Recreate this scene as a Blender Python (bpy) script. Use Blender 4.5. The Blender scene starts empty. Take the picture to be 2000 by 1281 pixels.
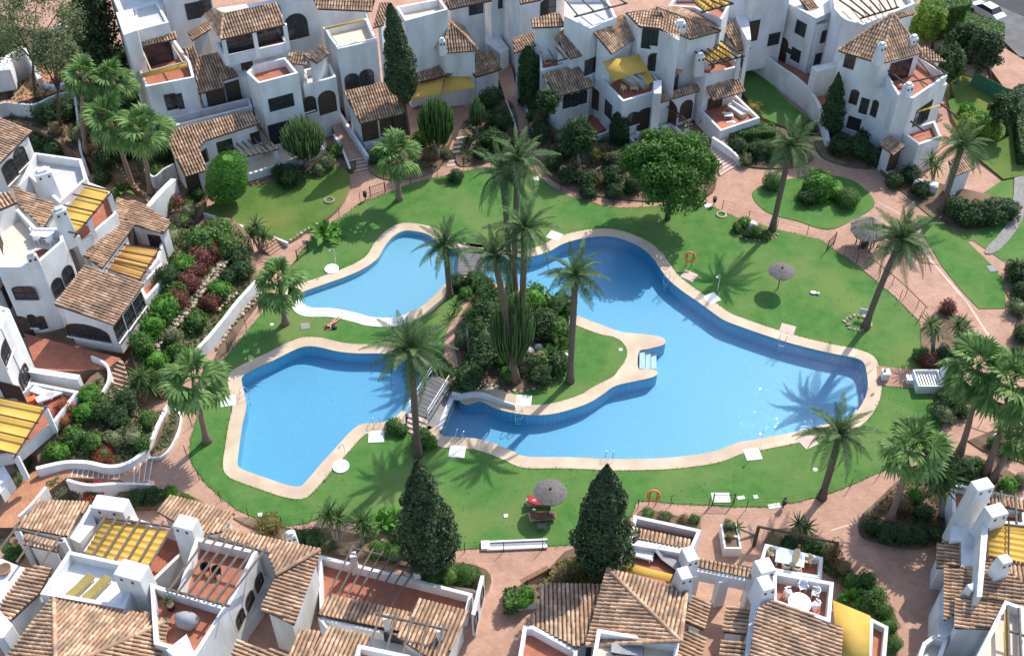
import bpy, bmesh, math, random
from mathutils import Vector, Matrix
from mathutils.bvhtree import BVHTree
from mathutils.geometry import tessellate_polygon

random.seed(7)
SC = bpy.context.scene
COL = SC.collection
R = math.radians

# ------------------------------------------------------------------ camera, sky, sun, exposure
FPX, CAMH, TILT = 2200.0, 66.0, 45.0          # focal length in photo pixels, height in m, tilt below the horizon
cam_data = bpy.data.cameras.new('camera')
cam_data.sensor_width = 36.0
cam_data.lens = 36.0 * FPX / 2000.0
cam_data.clip_start = 0.5
cam_data.clip_end = 3000.0
cam = bpy.data.objects.new('camera', cam_data)
cam.location = (0, 0, CAMH)
cam.rotation_euler = (R(90 - TILT), 0, 0)
COL.objects.link(cam)
SC.camera = cam

SUN_EL, SUN_AZ = 48.0, 39.0                     # azimuth measured from +Y towards +X
world = bpy.data.worlds.new('World')
SC.world = world
world.use_nodes = True
wn = world.node_tree
bgn = wn.nodes['Background']
sky = wn.nodes.new('ShaderNodeTexSky')
sky.sky_type = 'NISHITA'
sky.sun_disc = False
sky.sun_elevation = R(SUN_EL)
sky.sun_rotation = R(SUN_AZ)
sky.air_density = 1.0
sky.dust_density = 1.2
wn.links.new(sky.outputs[0], bgn.inputs[0])
bgn.inputs[1].default_value = 0.15
sd = bpy.data.lights.new('sun', 'SUN')
sd.energy = 2.7
sd.angle = R(0.55)
sd.color = (1.0, 0.95, 0.87)
sun = bpy.data.objects.new('sun', sd)
COL.objects.link(sun)
_sv = Vector((math.sin(R(SUN_AZ)) * math.cos(R(SUN_EL)), math.cos(R(SUN_AZ)) * math.cos(R(SUN_EL)), math.sin(R(SUN_EL))))
sun.rotation_euler = _sv.to_track_quat('Z', 'Y').to_euler()
SC.view_settings.view_transform = 'Standard'
SC.view_settings.look = 'None'
SC.view_settings.exposure = 0.84
SC.view_settings.gamma = 1.0
SC.cycles.max_bounces = 8
SC.cycles.transparent_max_bounces = 12

# ------------------------------------------------------------------ photo pixel -> world
_c, _s = math.cos(R(TILT)), math.sin(R(TILT))
CF, CU, CR, CP = Vector((0, _c, -_s)), Vector((0, _s, _c)), Vector((1, 0, 0)), Vector((0, 0, CAMH))

def ray(px, py):
    return (CF * FPX + CR * (px - 1000) - CU * (py - 640.5)).normalized()

def G(px, py, z=0.0):
    d = ray(px, py)
    return CP + d * ((z - CAMH) / d.z)

def Pj(p):
    q = Vector(p) - CP
    w = q.dot(CF)
    return 1000 + FPX * q.dot(CR) / w, 640.5 - FPX * q.dot(CU) / w

def mpp(p):                                      # metres per photo pixel at a point
    return (Vector(p) - CP).dot(CF) / FPX

def hgt(b, ty, z0=0.0):
    p = G(b[0], b[1], z0)
    lo, hi = z0, 50.0
    for _ in range(50):
        m = (lo + hi) / 2
        if Pj((p.x, p.y, m))[1] > ty: lo = m
        else: hi = m
    return lo

REG = {'R1': (0, 0, 3.882), 'R2': (220, 0, 3.461), 'R3': (600, 0, 3.661), 'R4': (1000, 0, 3.768), 'R5': (1440, 0, 3.371),
       'R6': (0, 220, 2.669), 'R7': (0, 580, 3.05), 'R8': (250, 380, 4.003), 'B1': (0, 900, 3.362), 'B2': (350, 960, 3.279),
       'B3': (900, 880, 3.194), 'B4': (1300, 920, 3.548), 'B5': (1600, 860, 3.0425), 'B6': (1560, 300, 2.134),
       'B7': (1000, 200, 2.778), 'B8': (560, 240, 2.209), 'W1': (420, 640, 3.767), 'W2': (800, 700, 3.846),
       'W3': (1180, 620, 3.448), 'W4': (380, 280, 4.576), 'W5': (1740, 380, 3.369), 'W6': (1680, 680, 4.269),
       'C1': (1820, 900, 3.361), 'C2': (0, 0, 4.927), 'C3': (780, 0, 5.882), 'C4': (1260, 0, 6.667), 'C5': (1340, 1020, 4.907),
       'C6': (600, 1150, 6.667), 'C7': (0, 940, 5.338), 'C8': (0, 360, 4.925), 'D8': (980, 60, 6.407), 'D7': (1700, 0, 5.123),
       'D6': (860, 560, 5.823), 'D5': (780, 640, 5.822), 'F': (0, 0, 1.0)}

def q(reg, *pts):
    ox, oy, k = REG[reg]
    return [(ox + p[0] / k, oy + p[1] / k) + tuple(p[2:]) for p in pts]

# ------------------------------------------------------------------ materials
MATS = {}

def srgb(r, g, b):
    f = lambda c: c / 12.92 if c <= 0.04045 else ((c + 0.055) / 1.055) ** 2.4
    return (f(r / 255), f(g / 255), f(b / 255), 1)

def material(name, c1, c2=None, scale=1.0, rough=0.8, detail=6, bump=0.0, bscale=None, spec=0.3, c3=None, s3=0.08, island=False, metal=0.0, transl=0.0, stretch=None):
    """noise-mixed procedural surface; island=True varies the colour piece by piece"""
    m = bpy.data.materials.new(name)
    m.use_nodes = True
    nt = m.node_tree
    N, L = nt.nodes, nt.links
    b = N['Principled BSDF']
    b.inputs['Roughness'].default_value = rough
    b.inputs['Specular IOR Level'].default_value = spec
    b.inputs['Metallic'].default_value = metal
    col = lambda c: tuple(c) if len(c) == 4 else (*c, 1)
    g = N.new('ShaderNodeNewGeometry')
    vec = g.outputs['Position']
    if stretch:
        mp = N.new('ShaderNodeVectorMath'); mp.operation = 'MULTIPLY'
        mp.inputs[1].default_value = stretch
        L.new(vec, mp.inputs[0]); vec = mp.outputs[0]
    out = None
    if c2 is None:
        b.inputs['Base Color'].default_value = col(c1)
    else:
        t = N.new('ShaderNodeTexNoise')
        t.inputs['Scale'].default_value = scale
        t.inputs['Detail'].default_value = detail
        t.inputs['Roughness'].default_value = 0.62
        L.new(vec, t.inputs['Vector'])
        fac = t.outputs['Fac']
        if island:
            oi = N.new('ShaderNodeObjectInfo')
            ad = N.new('ShaderNodeMath'); ad.operation = 'ADD'
            L.new(g.outputs['Random Per Island'], ad.inputs[0]); L.new(oi.outputs['Random'], ad.inputs[1])
            fr = N.new('ShaderNodeMath'); fr.operation = 'FRACT'
            L.new(ad.outputs[0], fr.inputs[0])
            mx = N.new('ShaderNodeMath'); mx.operation = 'MULTIPLY_ADD'
            L.new(fr.outputs[0], mx.inputs[0]); mx.inputs[1].default_value = 0.75
            sb = N.new('ShaderNodeMath'); sb.operation = 'MULTIPLY_ADD'
            L.new(fac, sb.inputs[0]); sb.inputs[1].default_value = 1.0; sb.inputs[2].default_value = -0.375
            L.new(sb.outputs[0], mx.inputs[2]); fac = mx.outputs[0]
        rp = N.new('ShaderNodeValToRGB')
        rp.color_ramp.elements[0].position = 0.32; rp.color_ramp.elements[0].color = col(c1)
        rp.color_ramp.elements[1].position = 0.68; rp.color_ramp.elements[1].color = col(c2)
        L.new(fac, rp.inputs[0]); out = rp.outputs[0]
        if c3 is not None:
            t3 = N.new('ShaderNodeTexNoise'); t3.inputs['Scale'].default_value = s3; t3.inputs['Detail'].default_value = 4
            L.new(vec, t3.inputs['Vector'])
            r3 = N.new('ShaderNodeValToRGB')
            r3.color_ramp.elements[0].position = 0.42; r3.color_ramp.elements[0].color = (0, 0, 0, 1)
            r3.color_ramp.elements[1].position = 0.66; r3.color_ramp.elements[1].color = (1, 1, 1, 1)
            L.new(t3.outputs['Fac'], r3.inputs[0])
            mc = N.new('ShaderNodeMix'); mc.data_type = 'RGBA'
            L.new(r3.outputs[0], mc.inputs[0]); L.new(out, mc.inputs[6]); mc.inputs[7].default_value = col(c3)
            out = mc.outputs[2]
        L.new(out, b.inputs['Base Color'])
    if bump:
        tb = N.new('ShaderNodeTexNoise'); tb.inputs['Scale'].default_value = bscale or scale * 4; tb.inputs['Detail'].default_value = 5
        L.new(vec, tb.inputs['Vector'])
        bp = N.new('ShaderNodeBump'); bp.inputs['Strength'].default_value = 0.6; bp.inputs['Distance'].default_value = bump
        L.new(tb.outputs['Fac'], bp.inputs['Height']); L.new(bp.outputs[0], b.inputs['Normal'])
    if transl:
        tr = N.new('ShaderNodeBsdfTranslucent')
        if out: L.new(out, tr.inputs[0])
        else: tr.inputs[0].default_value = col(c1)
        ms = N.new('ShaderNodeMixShader'); ms.inputs[0].default_value = transl
        L.new(b.outputs[0], ms.inputs[1]); L.new(tr.outputs[0], ms.inputs[2])
        L.new(ms.outputs[0], N['Material Output'].inputs[0])
    MATS[name] = m
    return m

def paving(name, c1, c2, mortar, sx, sy, rot=0.0, var=0.5, rough=0.8):
    """small paving laid in courses: brick texture for the joints, noise for the wear"""
    m = bpy.data.materials.new(name); m.use_nodes = True
    N, L = m.node_tree.nodes, m.node_tree.links
    b = N['Principled BSDF']; b.inputs['Roughness'].default_value = rough; b.inputs['Specular IOR Level'].default_value = 0.2
    g = N.new('ShaderNodeNewGeometry')
    mp = N.new('ShaderNodeMapping'); mp.inputs['Rotation'].default_value = (0, 0, rot)
    L.new(g.outputs['Position'], mp.inputs[0])
    br = N.new('ShaderNodeTexBrick')
    br.inputs['Scale'].default_value = 1.0; br.inputs['Brick Width'].default_value = sx; br.inputs['Row Height'].default_value = sy
    br.inputs['Mortar Size'].default_value = 0.012; br.inputs['Color1'].default_value = (*c1, 1); br.inputs['Color2'].default_value = (*c2, 1)
    br.inputs['Mortar'].default_value = (*mortar, 1); br.inputs['Bias'].default_value = 0.0
    L.new(mp.outputs[0], br.inputs['Vector'])
    t = N.new('ShaderNodeTexNoise'); t.inputs['Scale'].default_value = 0.55; t.inputs['Detail'].default_value = 8; t.inputs['Roughness'].default_value = 0.7
    L.new(g.outputs['Position'], t.inputs['Vector'])
    rp = N.new('ShaderNodeValToRGB')
    rp.color_ramp.elements[0].position = 0.3; rp.color_ramp.elements[0].color = (1 - var * 0.55, 1 - var * 0.6, 1 - var * 0.62, 1)
    rp.color_ramp.elements[1].position = 0.7; rp.color_ramp.elements[1].color = (1.08, 1.07, 1.05, 1)
    L.new(t.outputs['Fac'], rp.inputs[0])
    mx = N.new('ShaderNodeMix'); mx.data_type = 'RGBA'; mx.blend_type = 'MULTIPLY'; mx.inputs[0].default_value = 1.0
    L.new(br.outputs['Color'], mx.inputs[6]); L.new(rp.outputs[0], mx.inputs[7])
    L.new(mx.outputs[2], b.inputs['Base Color'])
    MATS[name] = m
    return m

material('white_plaster', (0.80, 0.80, 0.80), (0.71, 0.71, 0.70), 1.1, 0.9, bump=0.008, bscale=9, c3=(0.60, 0.59, 0.56), s3=0.6, stretch=(1, 1, .4))
material('white_trim', (0.82, 0.82, 0.80), (0.72, 0.72, 0.70), 2.0, 0.8)
material('white_plastic', (0.86, 0.86, 0.85), None, rough=0.35)
material('white_cloth', (0.82, 0.82, 0.80), (0.7, 0.7, 0.7), 6, 0.95)
material('roof_tile', (0.43, 0.255, 0.15), (0.62, 0.43, 0.285), 3.0, 0.9, island=True, c3=(0.27, 0.18, 0.12), s3=0.9, bump=0.008, bscale=25)
material('roof_base', (0.07, 0.042, 0.03), (0.13, 0.08, 0.055), 3.0, 0.9)  # dark terracotta, deepened to put the shade between barrel tiles into the colour
material('terracotta_floor', (0.34, 0.115, 0.07), (0.44, 0.17, 0.10), 1.6, 0.7, bump=0.003, bscale=9)
material('grey_floor', (0.50, 0.49, 0.46), (0.60, 0.58, 0.55), 1.2, 0.8)
material('cream_floor', (0.62, 0.53, 0.42), (0.72, 0.62, 0.50), 1.0, 0.8)
material('yellow_fabric', (0.80, 0.54, 0.13), (0.72, 0.47, 0.10), 1.2, 0.8, transl=0.25)
material('orange_fabric', (0.74, 0.45, 0.14), (0.66, 0.38, 0.11), 1.2, 0.8, transl=0.25)
material('dark_wood', (0.055, 0.036, 0.026), (0.10, 0.066, 0.045), 4, 0.75)
material('grey_wood', (0.105, 0.082, 0.066), (0.19, 0.155, 0.125), 5, 0.8)
material('pale_wood', (0.42, 0.34, 0.22), (0.54, 0.44, 0.30), 5, 0.8)
material('dark_glass', (0.018, 0.022, 0.028), (0.04, 0.045, 0.05), 1.5, 0.12, spec=0.6)
material('shutter', (0.055, 0.04, 0.03), (0.075, 0.055, 0.045), 6, 0.7)
material('iron', (0.018, 0.018, 0.018), None, rough=0.5)
material('steel', (0.75, 0.76, 0.78), None, rough=0.22, metal=0.9)
material('soil', (0.085, 0.052, 0.032), (0.17, 0.11, 0.07), 1.3, 0.95, bump=0.03, bscale=5, c3=(0.24, 0.17, 0.11), s3=0.4)
material('ground_earth', (0.16, 0.12, 0.075), (0.24, 0.18, 0.12), 0.6, 0.95, c3=(0.10, 0.14, 0.05), s3=0.1)
material('lawn_grass', (0.056, 0.155, 0.033), (0.100, 0.215, 0.055), 0.9, 0.95, detail=10, bump=0.03, bscale=22, spec=0.1, c3=(0.145, 0.215, 0.064), s3=0.2)
material('lawn_dry', (0.068, 0.145, 0.028), (0.120, 0.190, 0.048), 0.6, 0.95, detail=10, bump=0.03, bscale=22, spec=0.1, c3=(0.16, 0.19, 0.05), s3=0.2)
material('coping_stone', (0.58, 0.44, 0.31), (0.68, 0.54, 0.40), 0.8, 0.75, c3=(0.50, 0.38, 0.27), s3=0.35, bump=0.003, bscale=12)
material('white_stone', (0.78, 0.77, 0.74), (0.68, 0.66, 0.63), 1.5, 0.7)
material('pink_stone', (0.56, 0.40, 0.33), (0.64, 0.48, 0.40), 2.5, 0.8)
material('garden_rock', (0.30, 0.24, 0.175), (0.47, 0.385, 0.29), 2.5, 0.9, island=True, bump=0.02, bscale=8)
material('grey_rock', (0.36, 0.35, 0.33), (0.52, 0.51, 0.48), 2.5, 0.9, bump=0.02, bscale=8)
material('bridge_deck', (0.12, 0.115, 0.115), (0.17, 0.165, 0.16), 2.0, 0.7, island=True)
material('asphalt', (0.05, 0.05, 0.055), (0.075, 0.073, 0.075), 1.0, 0.9)
material('concrete', (0.24, 0.23, 0.22), (0.33, 0.32, 0.30), 0.8, 0.9)
material('grey_paving', (0.12, 0.118, 0.115), (0.18, 0.175, 0.17), 0.8, 0.9)
material('road_paint', (0.75, 0.75, 0.73), None, rough=0.7)
material('thatch', (0.105, 0.095, 0.09), (0.20, 0.18, 0.17), 7, 0.95, bump=0.03, bscale=20)
material('thatch_brown', (0.20, 0.165, 0.13), (0.36, 0.31, 0.25), 7, 0.95, bump=0.03, bscale=20)
material('red_towel', (0.42, 0.05, 0.06), (0.34, 0.03, 0.045), 6, 0.95)
material('pink_towel', (0.72, 0.33, 0.33), (0.62, 0.25, 0.26), 6, 0.95)
material('brown_cushion', (0.13, 0.05, 0.035), (0.20, 0.09, 0.06), 5, 0.9)
material('orange_plastic', (0.80, 0.17, 0.06), None, rough=0.45)
material('skin', (0.52, 0.27, 0.18), (0.58, 0.32, 0.22), 9, 0.5)
material('hair', (0.03, 0.018, 0.012), (0.05, 0.03, 0.02), 20, 0.6)
material('swimwear', (0.55, 0.18, 0.17), None, rough=0.8)
material('grey_cover', (0.28, 0.27, 0.28), (0.36, 0.35, 0.36), 3, 0.8)
material('green_cloth', (0.035, 0.14, 0.085), (0.06, 0.19, 0.12), 2, 0.9)
material('olive_cushion', (0.26, 0.21, 0.06), (0.33, 0.27, 0.09), 6, 0.9)
material('pale_blue_cloth', (0.50, 0.62, 0.66), (0.58, 0.70, 0.74), 3, 0.9)
material('rust_metal', (0.24, 0.12, 0.07), (0.34, 0.18, 0.10), 4, 0.7)
material('wicker', (0.55, 0.45, 0.28), (0.65, 0.54, 0.36), 9, 0.8)
material('clay_pot', (0.46, 0.20, 0.11), (0.54, 0.26, 0.15), 5, 0.8)
material('black_pot', (0.03, 0.03, 0.03), None, rough=0.4)
material('car_paint', (0.62, 0.64, 0.67), None, rough=0.25, spec=0.6)
material('palm_trunk', (0.12, 0.085, 0.06), (0.21, 0.155, 0.115), 5, 0.95, bump=0.05, bscale=9, stretch=(1, 1, 3))
material('fan_trunk', (0.20, 0.135, 0.10), (0.30, 0.215, 0.165), 4, 0.95, bump=0.04, bscale=8, stretch=(1, 1, 3))
material('bark', (0.075, 0.052, 0.036), (0.13, 0.095, 0.07), 5, 0.95, bump=0.03, bscale=12)
material('pale_bark', (0.28, 0.235, 0.19), (0.40, 0.345, 0.29), 4, 0.95)
material('dead_frond', (0.30, 0.20, 0.10), (0.40, 0.28, 0.15), 3, 0.9, island=True)

def leaf(name, c1, c2, transl=0.35, rough=0.55, spec=0.25):
    return material(name, c1, c2, 1.2, rough, detail=3, island=True, spec=spec, transl=transl)
leaf('leaf_palm', (0.078, 0.140, 0.048), (0.185, 0.280, 0.112))
leaf('leaf_fan', (0.094, 0.187, 0.044), (0.209, 0.330, 0.105))
leaf('leaf_mid', (0.053, 0.122, 0.025), (0.131, 0.244, 0.056))
leaf('leaf_bright', (0.064, 0.187, 0.022), (0.143, 0.330, 0.050))
leaf('leaf_tree', (0.042, 0.120, 0.018), (0.110, 0.240, 0.040))
leaf('leaf_lime', (0.130, 0.240, 0.030), (0.240, 0.360, 0.070))
leaf('leaf_dark', (0.030, 0.068, 0.022), (0.081, 0.142, 0.049))
leaf('leaf_conifer', (0.023, 0.046, 0.021), (0.086, 0.127, 0.048), transl=0.2)
leaf('leaf_olive', (0.101, 0.132, 0.054), (0.223, 0.257, 0.121))
leaf('leaf_yellow', (0.150, 0.140, 0.035), (0.270, 0.240, 0.080))
leaf('leaf_rust', (0.138, 0.046, 0.034), (0.241, 0.098, 0.075))
leaf('leaf_dry', (0.170, 0.110, 0.050), (0.290, 0.210, 0.110))
leaf('leaf_yucca', (0.045, 0.095, 0.025), (0.125, 0.210, 0.060))
leaf('leaf_stem', (0.090, 0.170, 0.050), (0.165, 0.260, 0.090))
leaf('flower_pink', (0.42, 0.04, 0.16), (0.62, 0.09, 0.28))
leaf('flower_red', (0.48, 0.03, 0.05), (0.66, 0.07, 0.10))
leaf('flower_mauve', (0.22, 0.10, 0.15), (0.36, 0.18, 0.24))

paving('paving_pink', (0.55, 0.335, 0.245), (0.47, 0.28, 0.20), (0.38, 0.24, 0.18), 0.30, 0.15, R(20))
paving('paving_plaza', (0.50, 0.29, 0.215), (0.435, 0.245, 0.18), (0.36, 0.22, 0.165), 0.30, 0.15, R(-35))
paving('paving_orange', (0.58, 0.29, 0.17), (0.50, 0.245, 0.14), (0.38, 0.20, 0.13), 0.30, 0.15, R(60))
paving('paving_grey', (0.20, 0.185, 0.175), (0.165, 0.155, 0.15), (0.12, 0.11, 0.105), 0.4, 0.4, R(30))
paving('paving_cobble', (0.36, 0.35, 0.33), (0.28, 0.27, 0.255), (0.15, 0.15, 0.13), 0.22, 0.2, R(30))

def pool_tile(name, c1, c2):
    m = bpy.data.materials.new(name); m.use_nodes = True
    N, L = m.node_tree.nodes, m.node_tree.links
    b = N['Principled BSDF']; b.inputs['Roughness'].default_value = 0.5
    g = N.new('ShaderNodeNewGeometry')
    br = N.new('ShaderNodeTexBrick'); br.offset = 0.0
    br.inputs['Scale'].default_value = 1.0; br.inputs['Brick Width'].default_value = 0.12; br.inputs['Row Height'].default_value = 0.12
    br.inputs['Mortar Size'].default_value = 0.008; br.inputs['Color1'].default_value = (*c1, 1); br.inputs['Color2'].default_value = (*c2, 1)
    br.inputs['Mortar'].default_value = tuple(min(1, c * 1.15) for c in c1) + (1,)
    L.new(g.outputs['Position'], br.inputs['Vector'])
    L.new(br.outputs[0], b.inputs['Base Color'])
    MATS[name] = m
pool_tile('pool_tile', (0.20, 0.455, 0.62), (0.175, 0.42, 0.59))
pool_tile('pool_tile_pale', (0.29, 0.49, 0.60), (0.26, 0.46, 0.57))

def water_material():
    m = bpy.data.materials.new('pool_water'); m.use_nodes = True
    N, L = m.node_tree.nodes, m.node_tree.links
    N.remove(N['Principled BSDF'])
    t = N.new('ShaderNodeBsdfTransparent'); t.inputs[0].default_value = (0.75, 0.90, 0.955, 1)
    gl = N.new('ShaderNodeBsdfGlossy'); gl.inputs['Roughness'].default_value = 0.05
    fr = N.new('ShaderNodeFresnel'); fr.inputs['IOR'].default_value = 1.33
    g = N.new('ShaderNodeNewGeometry')
    n1 = N.new('ShaderNodeTexNoise'); n1.inputs['Scale'].default_value = 4.0; n1.inputs['Detail'].default_value = 3; n1.inputs['Distortion'].default_value = 0.6
    L.new(g.outputs['Position'], n1.inputs['Vector'])
    bp = N.new('ShaderNodeBump'); bp.inputs['Strength'].default_value = 0.55; bp.inputs['Distance'].default_value = 0.05
    L.new(n1.outputs['Fac'], bp.inputs['Height'])
    L.new(bp.outputs[0], gl.inputs['Normal']); L.new(bp.outputs[0], fr.inputs['Normal'])
    mx = N.new('ShaderNodeMixShader')
    L.new(fr.outputs[0], mx.inputs[0]); L.new(t.outputs[0], mx.inputs[1]); L.new(gl.outputs[0], mx.inputs[2])
    L.new(mx.outputs[0], N['Material Output'].inputs[0])
    MATS['pool_water'] = m
water_material()

# ------------------------------------------------------------------ mesh helpers
ORG = {}

class MB:
    """collects geometry in world coordinates"""
    def __init__(s): s.v, s.f, s.m = [], [], []
    def add(s, vs, fs, mi=0):
        o = len(s.v); s.v += [tuple(v) for v in vs]
        for f in fs: s.f.append([i + o for i in f]); s.m.append(mi)
        return s
    def box(s, c, sx, sy, sz, yaw=0.0, mi=0, taper=1.0, pitch=0.0):
        """c is the centre of the bottom face"""
        M = Matrix.Translation(Vector(c)) @ Matrix.Rotation(yaw, 4, 'Z') @ Matrix.Rotation(pitch, 4, 'Y')
        vs = []
        for z, k in ((0, 1.0), (sz, taper)):
            for x, y in ((-1, -1), (1, -1), (1, 1), (-1, 1)):
                vs.append(M @ Vector((x * sx / 2 * k, y * sy / 2 * k, z)))
        return s.add(vs, [(3, 2, 1, 0), (4, 5, 6, 7), (0, 1, 5, 4), (1, 2, 6, 5), (2, 3, 7, 6), (3, 0, 4, 7)], mi)
    def prism(s, top, bot, mi=0, cap_bottom=False):
        n = len(top); top = [Vector(p) for p in top]; bot = [Vector(p) for p in bot]
        if area2(top) < 0: top, bot = top[::-1], bot[::-1]
        s.add(top + bot, [(i, n + i, n + (i + 1) % n, (i + 1) % n) for i in range(n)], mi)
        for t in tess(top): s.add([top[i] for i in t], [(0, 1, 2)], mi)
        if cap_bottom:
            for t in tess(bot): s.add([bot[i] for i in reversed(t)], [(0, 1, 2)], mi)
        return s
    def tube(s, pts, rads, n=8, mi=0, cap=True):
        pts = [Vector(p) for p in pts]; o = len(s.v); k = len(pts)
        for i, p in enumerate(pts):
            d = (pts[min(i + 1, k - 1)] - pts[max(i - 1, 0)]).normalized()
            a = d.orthogonal().normalized() if abs(d.z) > 0.99 else d.cross(Vector((0, 0, 1))).normalized()
            if i and a.dot(pa) < 0: a = -a
            pa = a; b = d.cross(a); r = rads[i] if hasattr(rads, '__len__') else rads
            for j in range(n):
                t = 2 * math.pi * j / n
                s.v.append(tuple(p + (a * math.cos(t) + b * math.sin(t)) * r))
        for i in range(k - 1):
            for j in range(n):
                s.f.append([o + i * n + j, o + i * n + (j + 1) % n, o + (i + 1) * n + (j + 1) % n, o + (i + 1) * n + j]); s.m.append(mi)
        if cap:
            s.f.append([o + j for j in range(n)][::-1]); s.m.append(mi)
            s.f.append([o + (k - 1) * n + j for j in range(n)]); s.m.append(mi)
        return s
    def disc(s, c, r, h, n=24, mi=0, r2=None):
        c = Vector(c); r2 = r if r2 is None else r2
        a = [c + Vector((math.cos(2 * math.pi * i / n) * r2, math.sin(2 * math.pi * i / n) * r2, h)) for i in range(n)]
        b = [c + Vector((math.cos(2 * math.pi * i / n) * r, math.sin(2 * math.pi * i / n) * r, 0)) for i in range(n)]
        return s.prism(a, b, mi)
    def build(s, name, mats, parent=None, smooth=False, bevel=0.0):
        me = bpy.data.meshes.new(name)
        o = ORG.get(parent, Vector((0, 0, 0))) if parent else Vector((0, 0, 0))
        me.from_pydata([(v[0] - o.x, v[1] - o.y, v[2] - o.z) for v in s.v], [], s.f)
        for m in ([mats] if isinstance(mats, str) else mats): me.materials.append(MATS[m])
        if any(s.m): me.polygons.foreach_set('material_index', s.m)
        if smooth: me.polygons.foreach_set('use_smooth', [True] * len(s.f))
        me.update()
        ob = bpy.data.objects.new(name, me); COL.objects.link(ob)
        if parent: ob.parent = parent; ORG[ob] = o
        if bevel:
            bv = ob.modifiers.new('bevel', 'BEVEL'); bv.width = bevel; bv.segments = 2; bv.limit_method = 'ANGLE'
        return ob

def area2(p):
    return sum(p[i].x * p[(i + 1) % len(p)].y - p[(i + 1) % len(p)].x * p[i].y for i in range(len(p)))

def tess(pts):
    """upward-facing triangles of a simple polygon"""
    out = []
    for t in tessellate_polygon([[Vector((p.x, p.y, 0)) for p in pts]]):
        a, b, c = (pts[i] for i in t)
        out.append(t if (b - a).cross(c - a).z > 0 else (t[0], t[2], t[1]))
    return out

def tess_holes(loops):
    flat = [p for l in loops for p in l]
    out = []
    for t in tessellate_polygon([[Vector((p.x, p.y, 0)) for p in l] for l in loops]):
        a, b, c = (flat[i] for i in t)
        out.append(t if (b - a).cross(c - a).z > 0 else (t[0], t[2], t[1]))
    return flat, out

def tag(o, label=None, cat=None, group=None, kind=None):
    if label: o['label'] = label
    if cat: o['category'] = cat
    if group: o['group'] = group
    if kind or cat: o['kind'] = kind or 'thing'
    return o

def thing(name, label, cat, loc, group=None):
    o = bpy.data.objects.new(name, None); COL.objects.link(o)
    o.location = loc; o.empty_display_size = 0.2
    ORG[o] = Vector(loc)
    return tag(o, label, cat, group)

def inset(pts, d):
    """offset a closed polygon inwards (positive d) in plan"""
    n = len(pts); sg = 1 if area2(pts) > 0 else -1; out = []
    for i in range(n):
        a, b, c = pts[i - 1], pts[i], pts[(i + 1) % n]
        e1 = Vector((b.x - a.x, b.y - a.y)).normalized(); e2 = Vector((c.x - b.x, c.y - b.y)).normalized()
        n1 = Vector((-e1.y, e1.x)) * sg; n2 = Vector((-e2.y, e2.x)) * sg
        k = max(0.35, 1 + n1.dot(n2)); m = (n1 + n2) / k
        out.append(Vector((b.x + m.x * d, b.y + m.y * d, b.z)))
    return out

def spline(pts, sub=6, closed=True):
    n = len(pts); out = []
    for i in range(n if closed else n - 1):
        g = (lambda j: Vector(pts[j % n])) if closed else (lambda j: Vector(pts[max(0, min(n - 1, j))]))
        p0, p1, p2, p3 = g(i - 1), g(i), g(i + 1), g(i + 2)
        for k in range(sub):
            t = k / sub
            out.append(0.5 * ((2 * p1) + (p2 - p0) * t + (2 * p0 - 5 * p1 + 4 * p2 - p3) * t * t + (3 * p1 - p0 - 3 * p2 + p3) * t ** 3))
    if not closed: out.append(Vector(pts[-1]))
    return out

GROUND_TRI = [[], []]                           # triangles that things can stand on
def note_ground(vs, fs):
    o = len(GROUND_TRI[0]); GROUND_TRI[0].extend([tuple(v) for v in vs]); GROUND_TRI[1].extend([[i + o for i in f] for f in fs])
    _bvh.clear()
WALL_TRI = [[], []]
def note_wall(mb):
    o = len(WALL_TRI[0]); WALL_TRI[0].extend(mb.v); WALL_TRI[1].extend([[i + o for i in f] for f in mb.f])
    _bvh.clear()
_bvh = {}
def bvh(kind):
    if kind not in _bvh:
        if kind == 'g': v, f = GROUND_TRI
        else:
            v = GROUND_TRI[0] + WALL_TRI[0]; n = len(GROUND_TRI[0])
            f = GROUND_TRI[1] + [[i + n for i in t] for t in WALL_TRI[1]]
        _bvh[kind] = BVHTree.FromPolygons([Vector(x) for x in v], f)
    return _bvh[kind]
def hit(px, py, kind='g'):
    h = bvh(kind).ray_cast(CP, ray(px, py))
    if h[0] is None: return G(px, py), Vector((0, 0, 1))
    n = h[1]
    return h[0], (n if n.dot(ray(px, py)) < 0 else -n)
def ground_at(x, y):
    h = bvh('g').ray_cast(Vector((x, y, 40)), Vector((0, 0, -1)))
    return h[0].z if h[0] else 0.0

def sheet(name, loops, z, mat, kind='structure', skirt=0.0, wall_mat=None, walk=True):
    """flat polygon (first loop, then holes) in world coordinates"""
    loops = [[Vector((p.x, p.y, z)) for p in l] for l in loops]
    flat, tr = tess_holes(loops)
    mb = MB().add(flat, tr)
    if skirt:
        l = loops[0] if area2(loops[0]) > 0 else loops[0][::-1]
        n = len(l)
        mb.add(l + [p - Vector((0, 0, skirt)) for p in l], [(i, n + i, n + (i + 1) % n, (i + 1) % n) for i in range(n)], 1 if wall_mat else 0)
    if walk: note_ground(flat, tr)
    return tag(mb.build(name, [mat, wall_mat] if wall_mat else mat), kind=kind)

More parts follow.
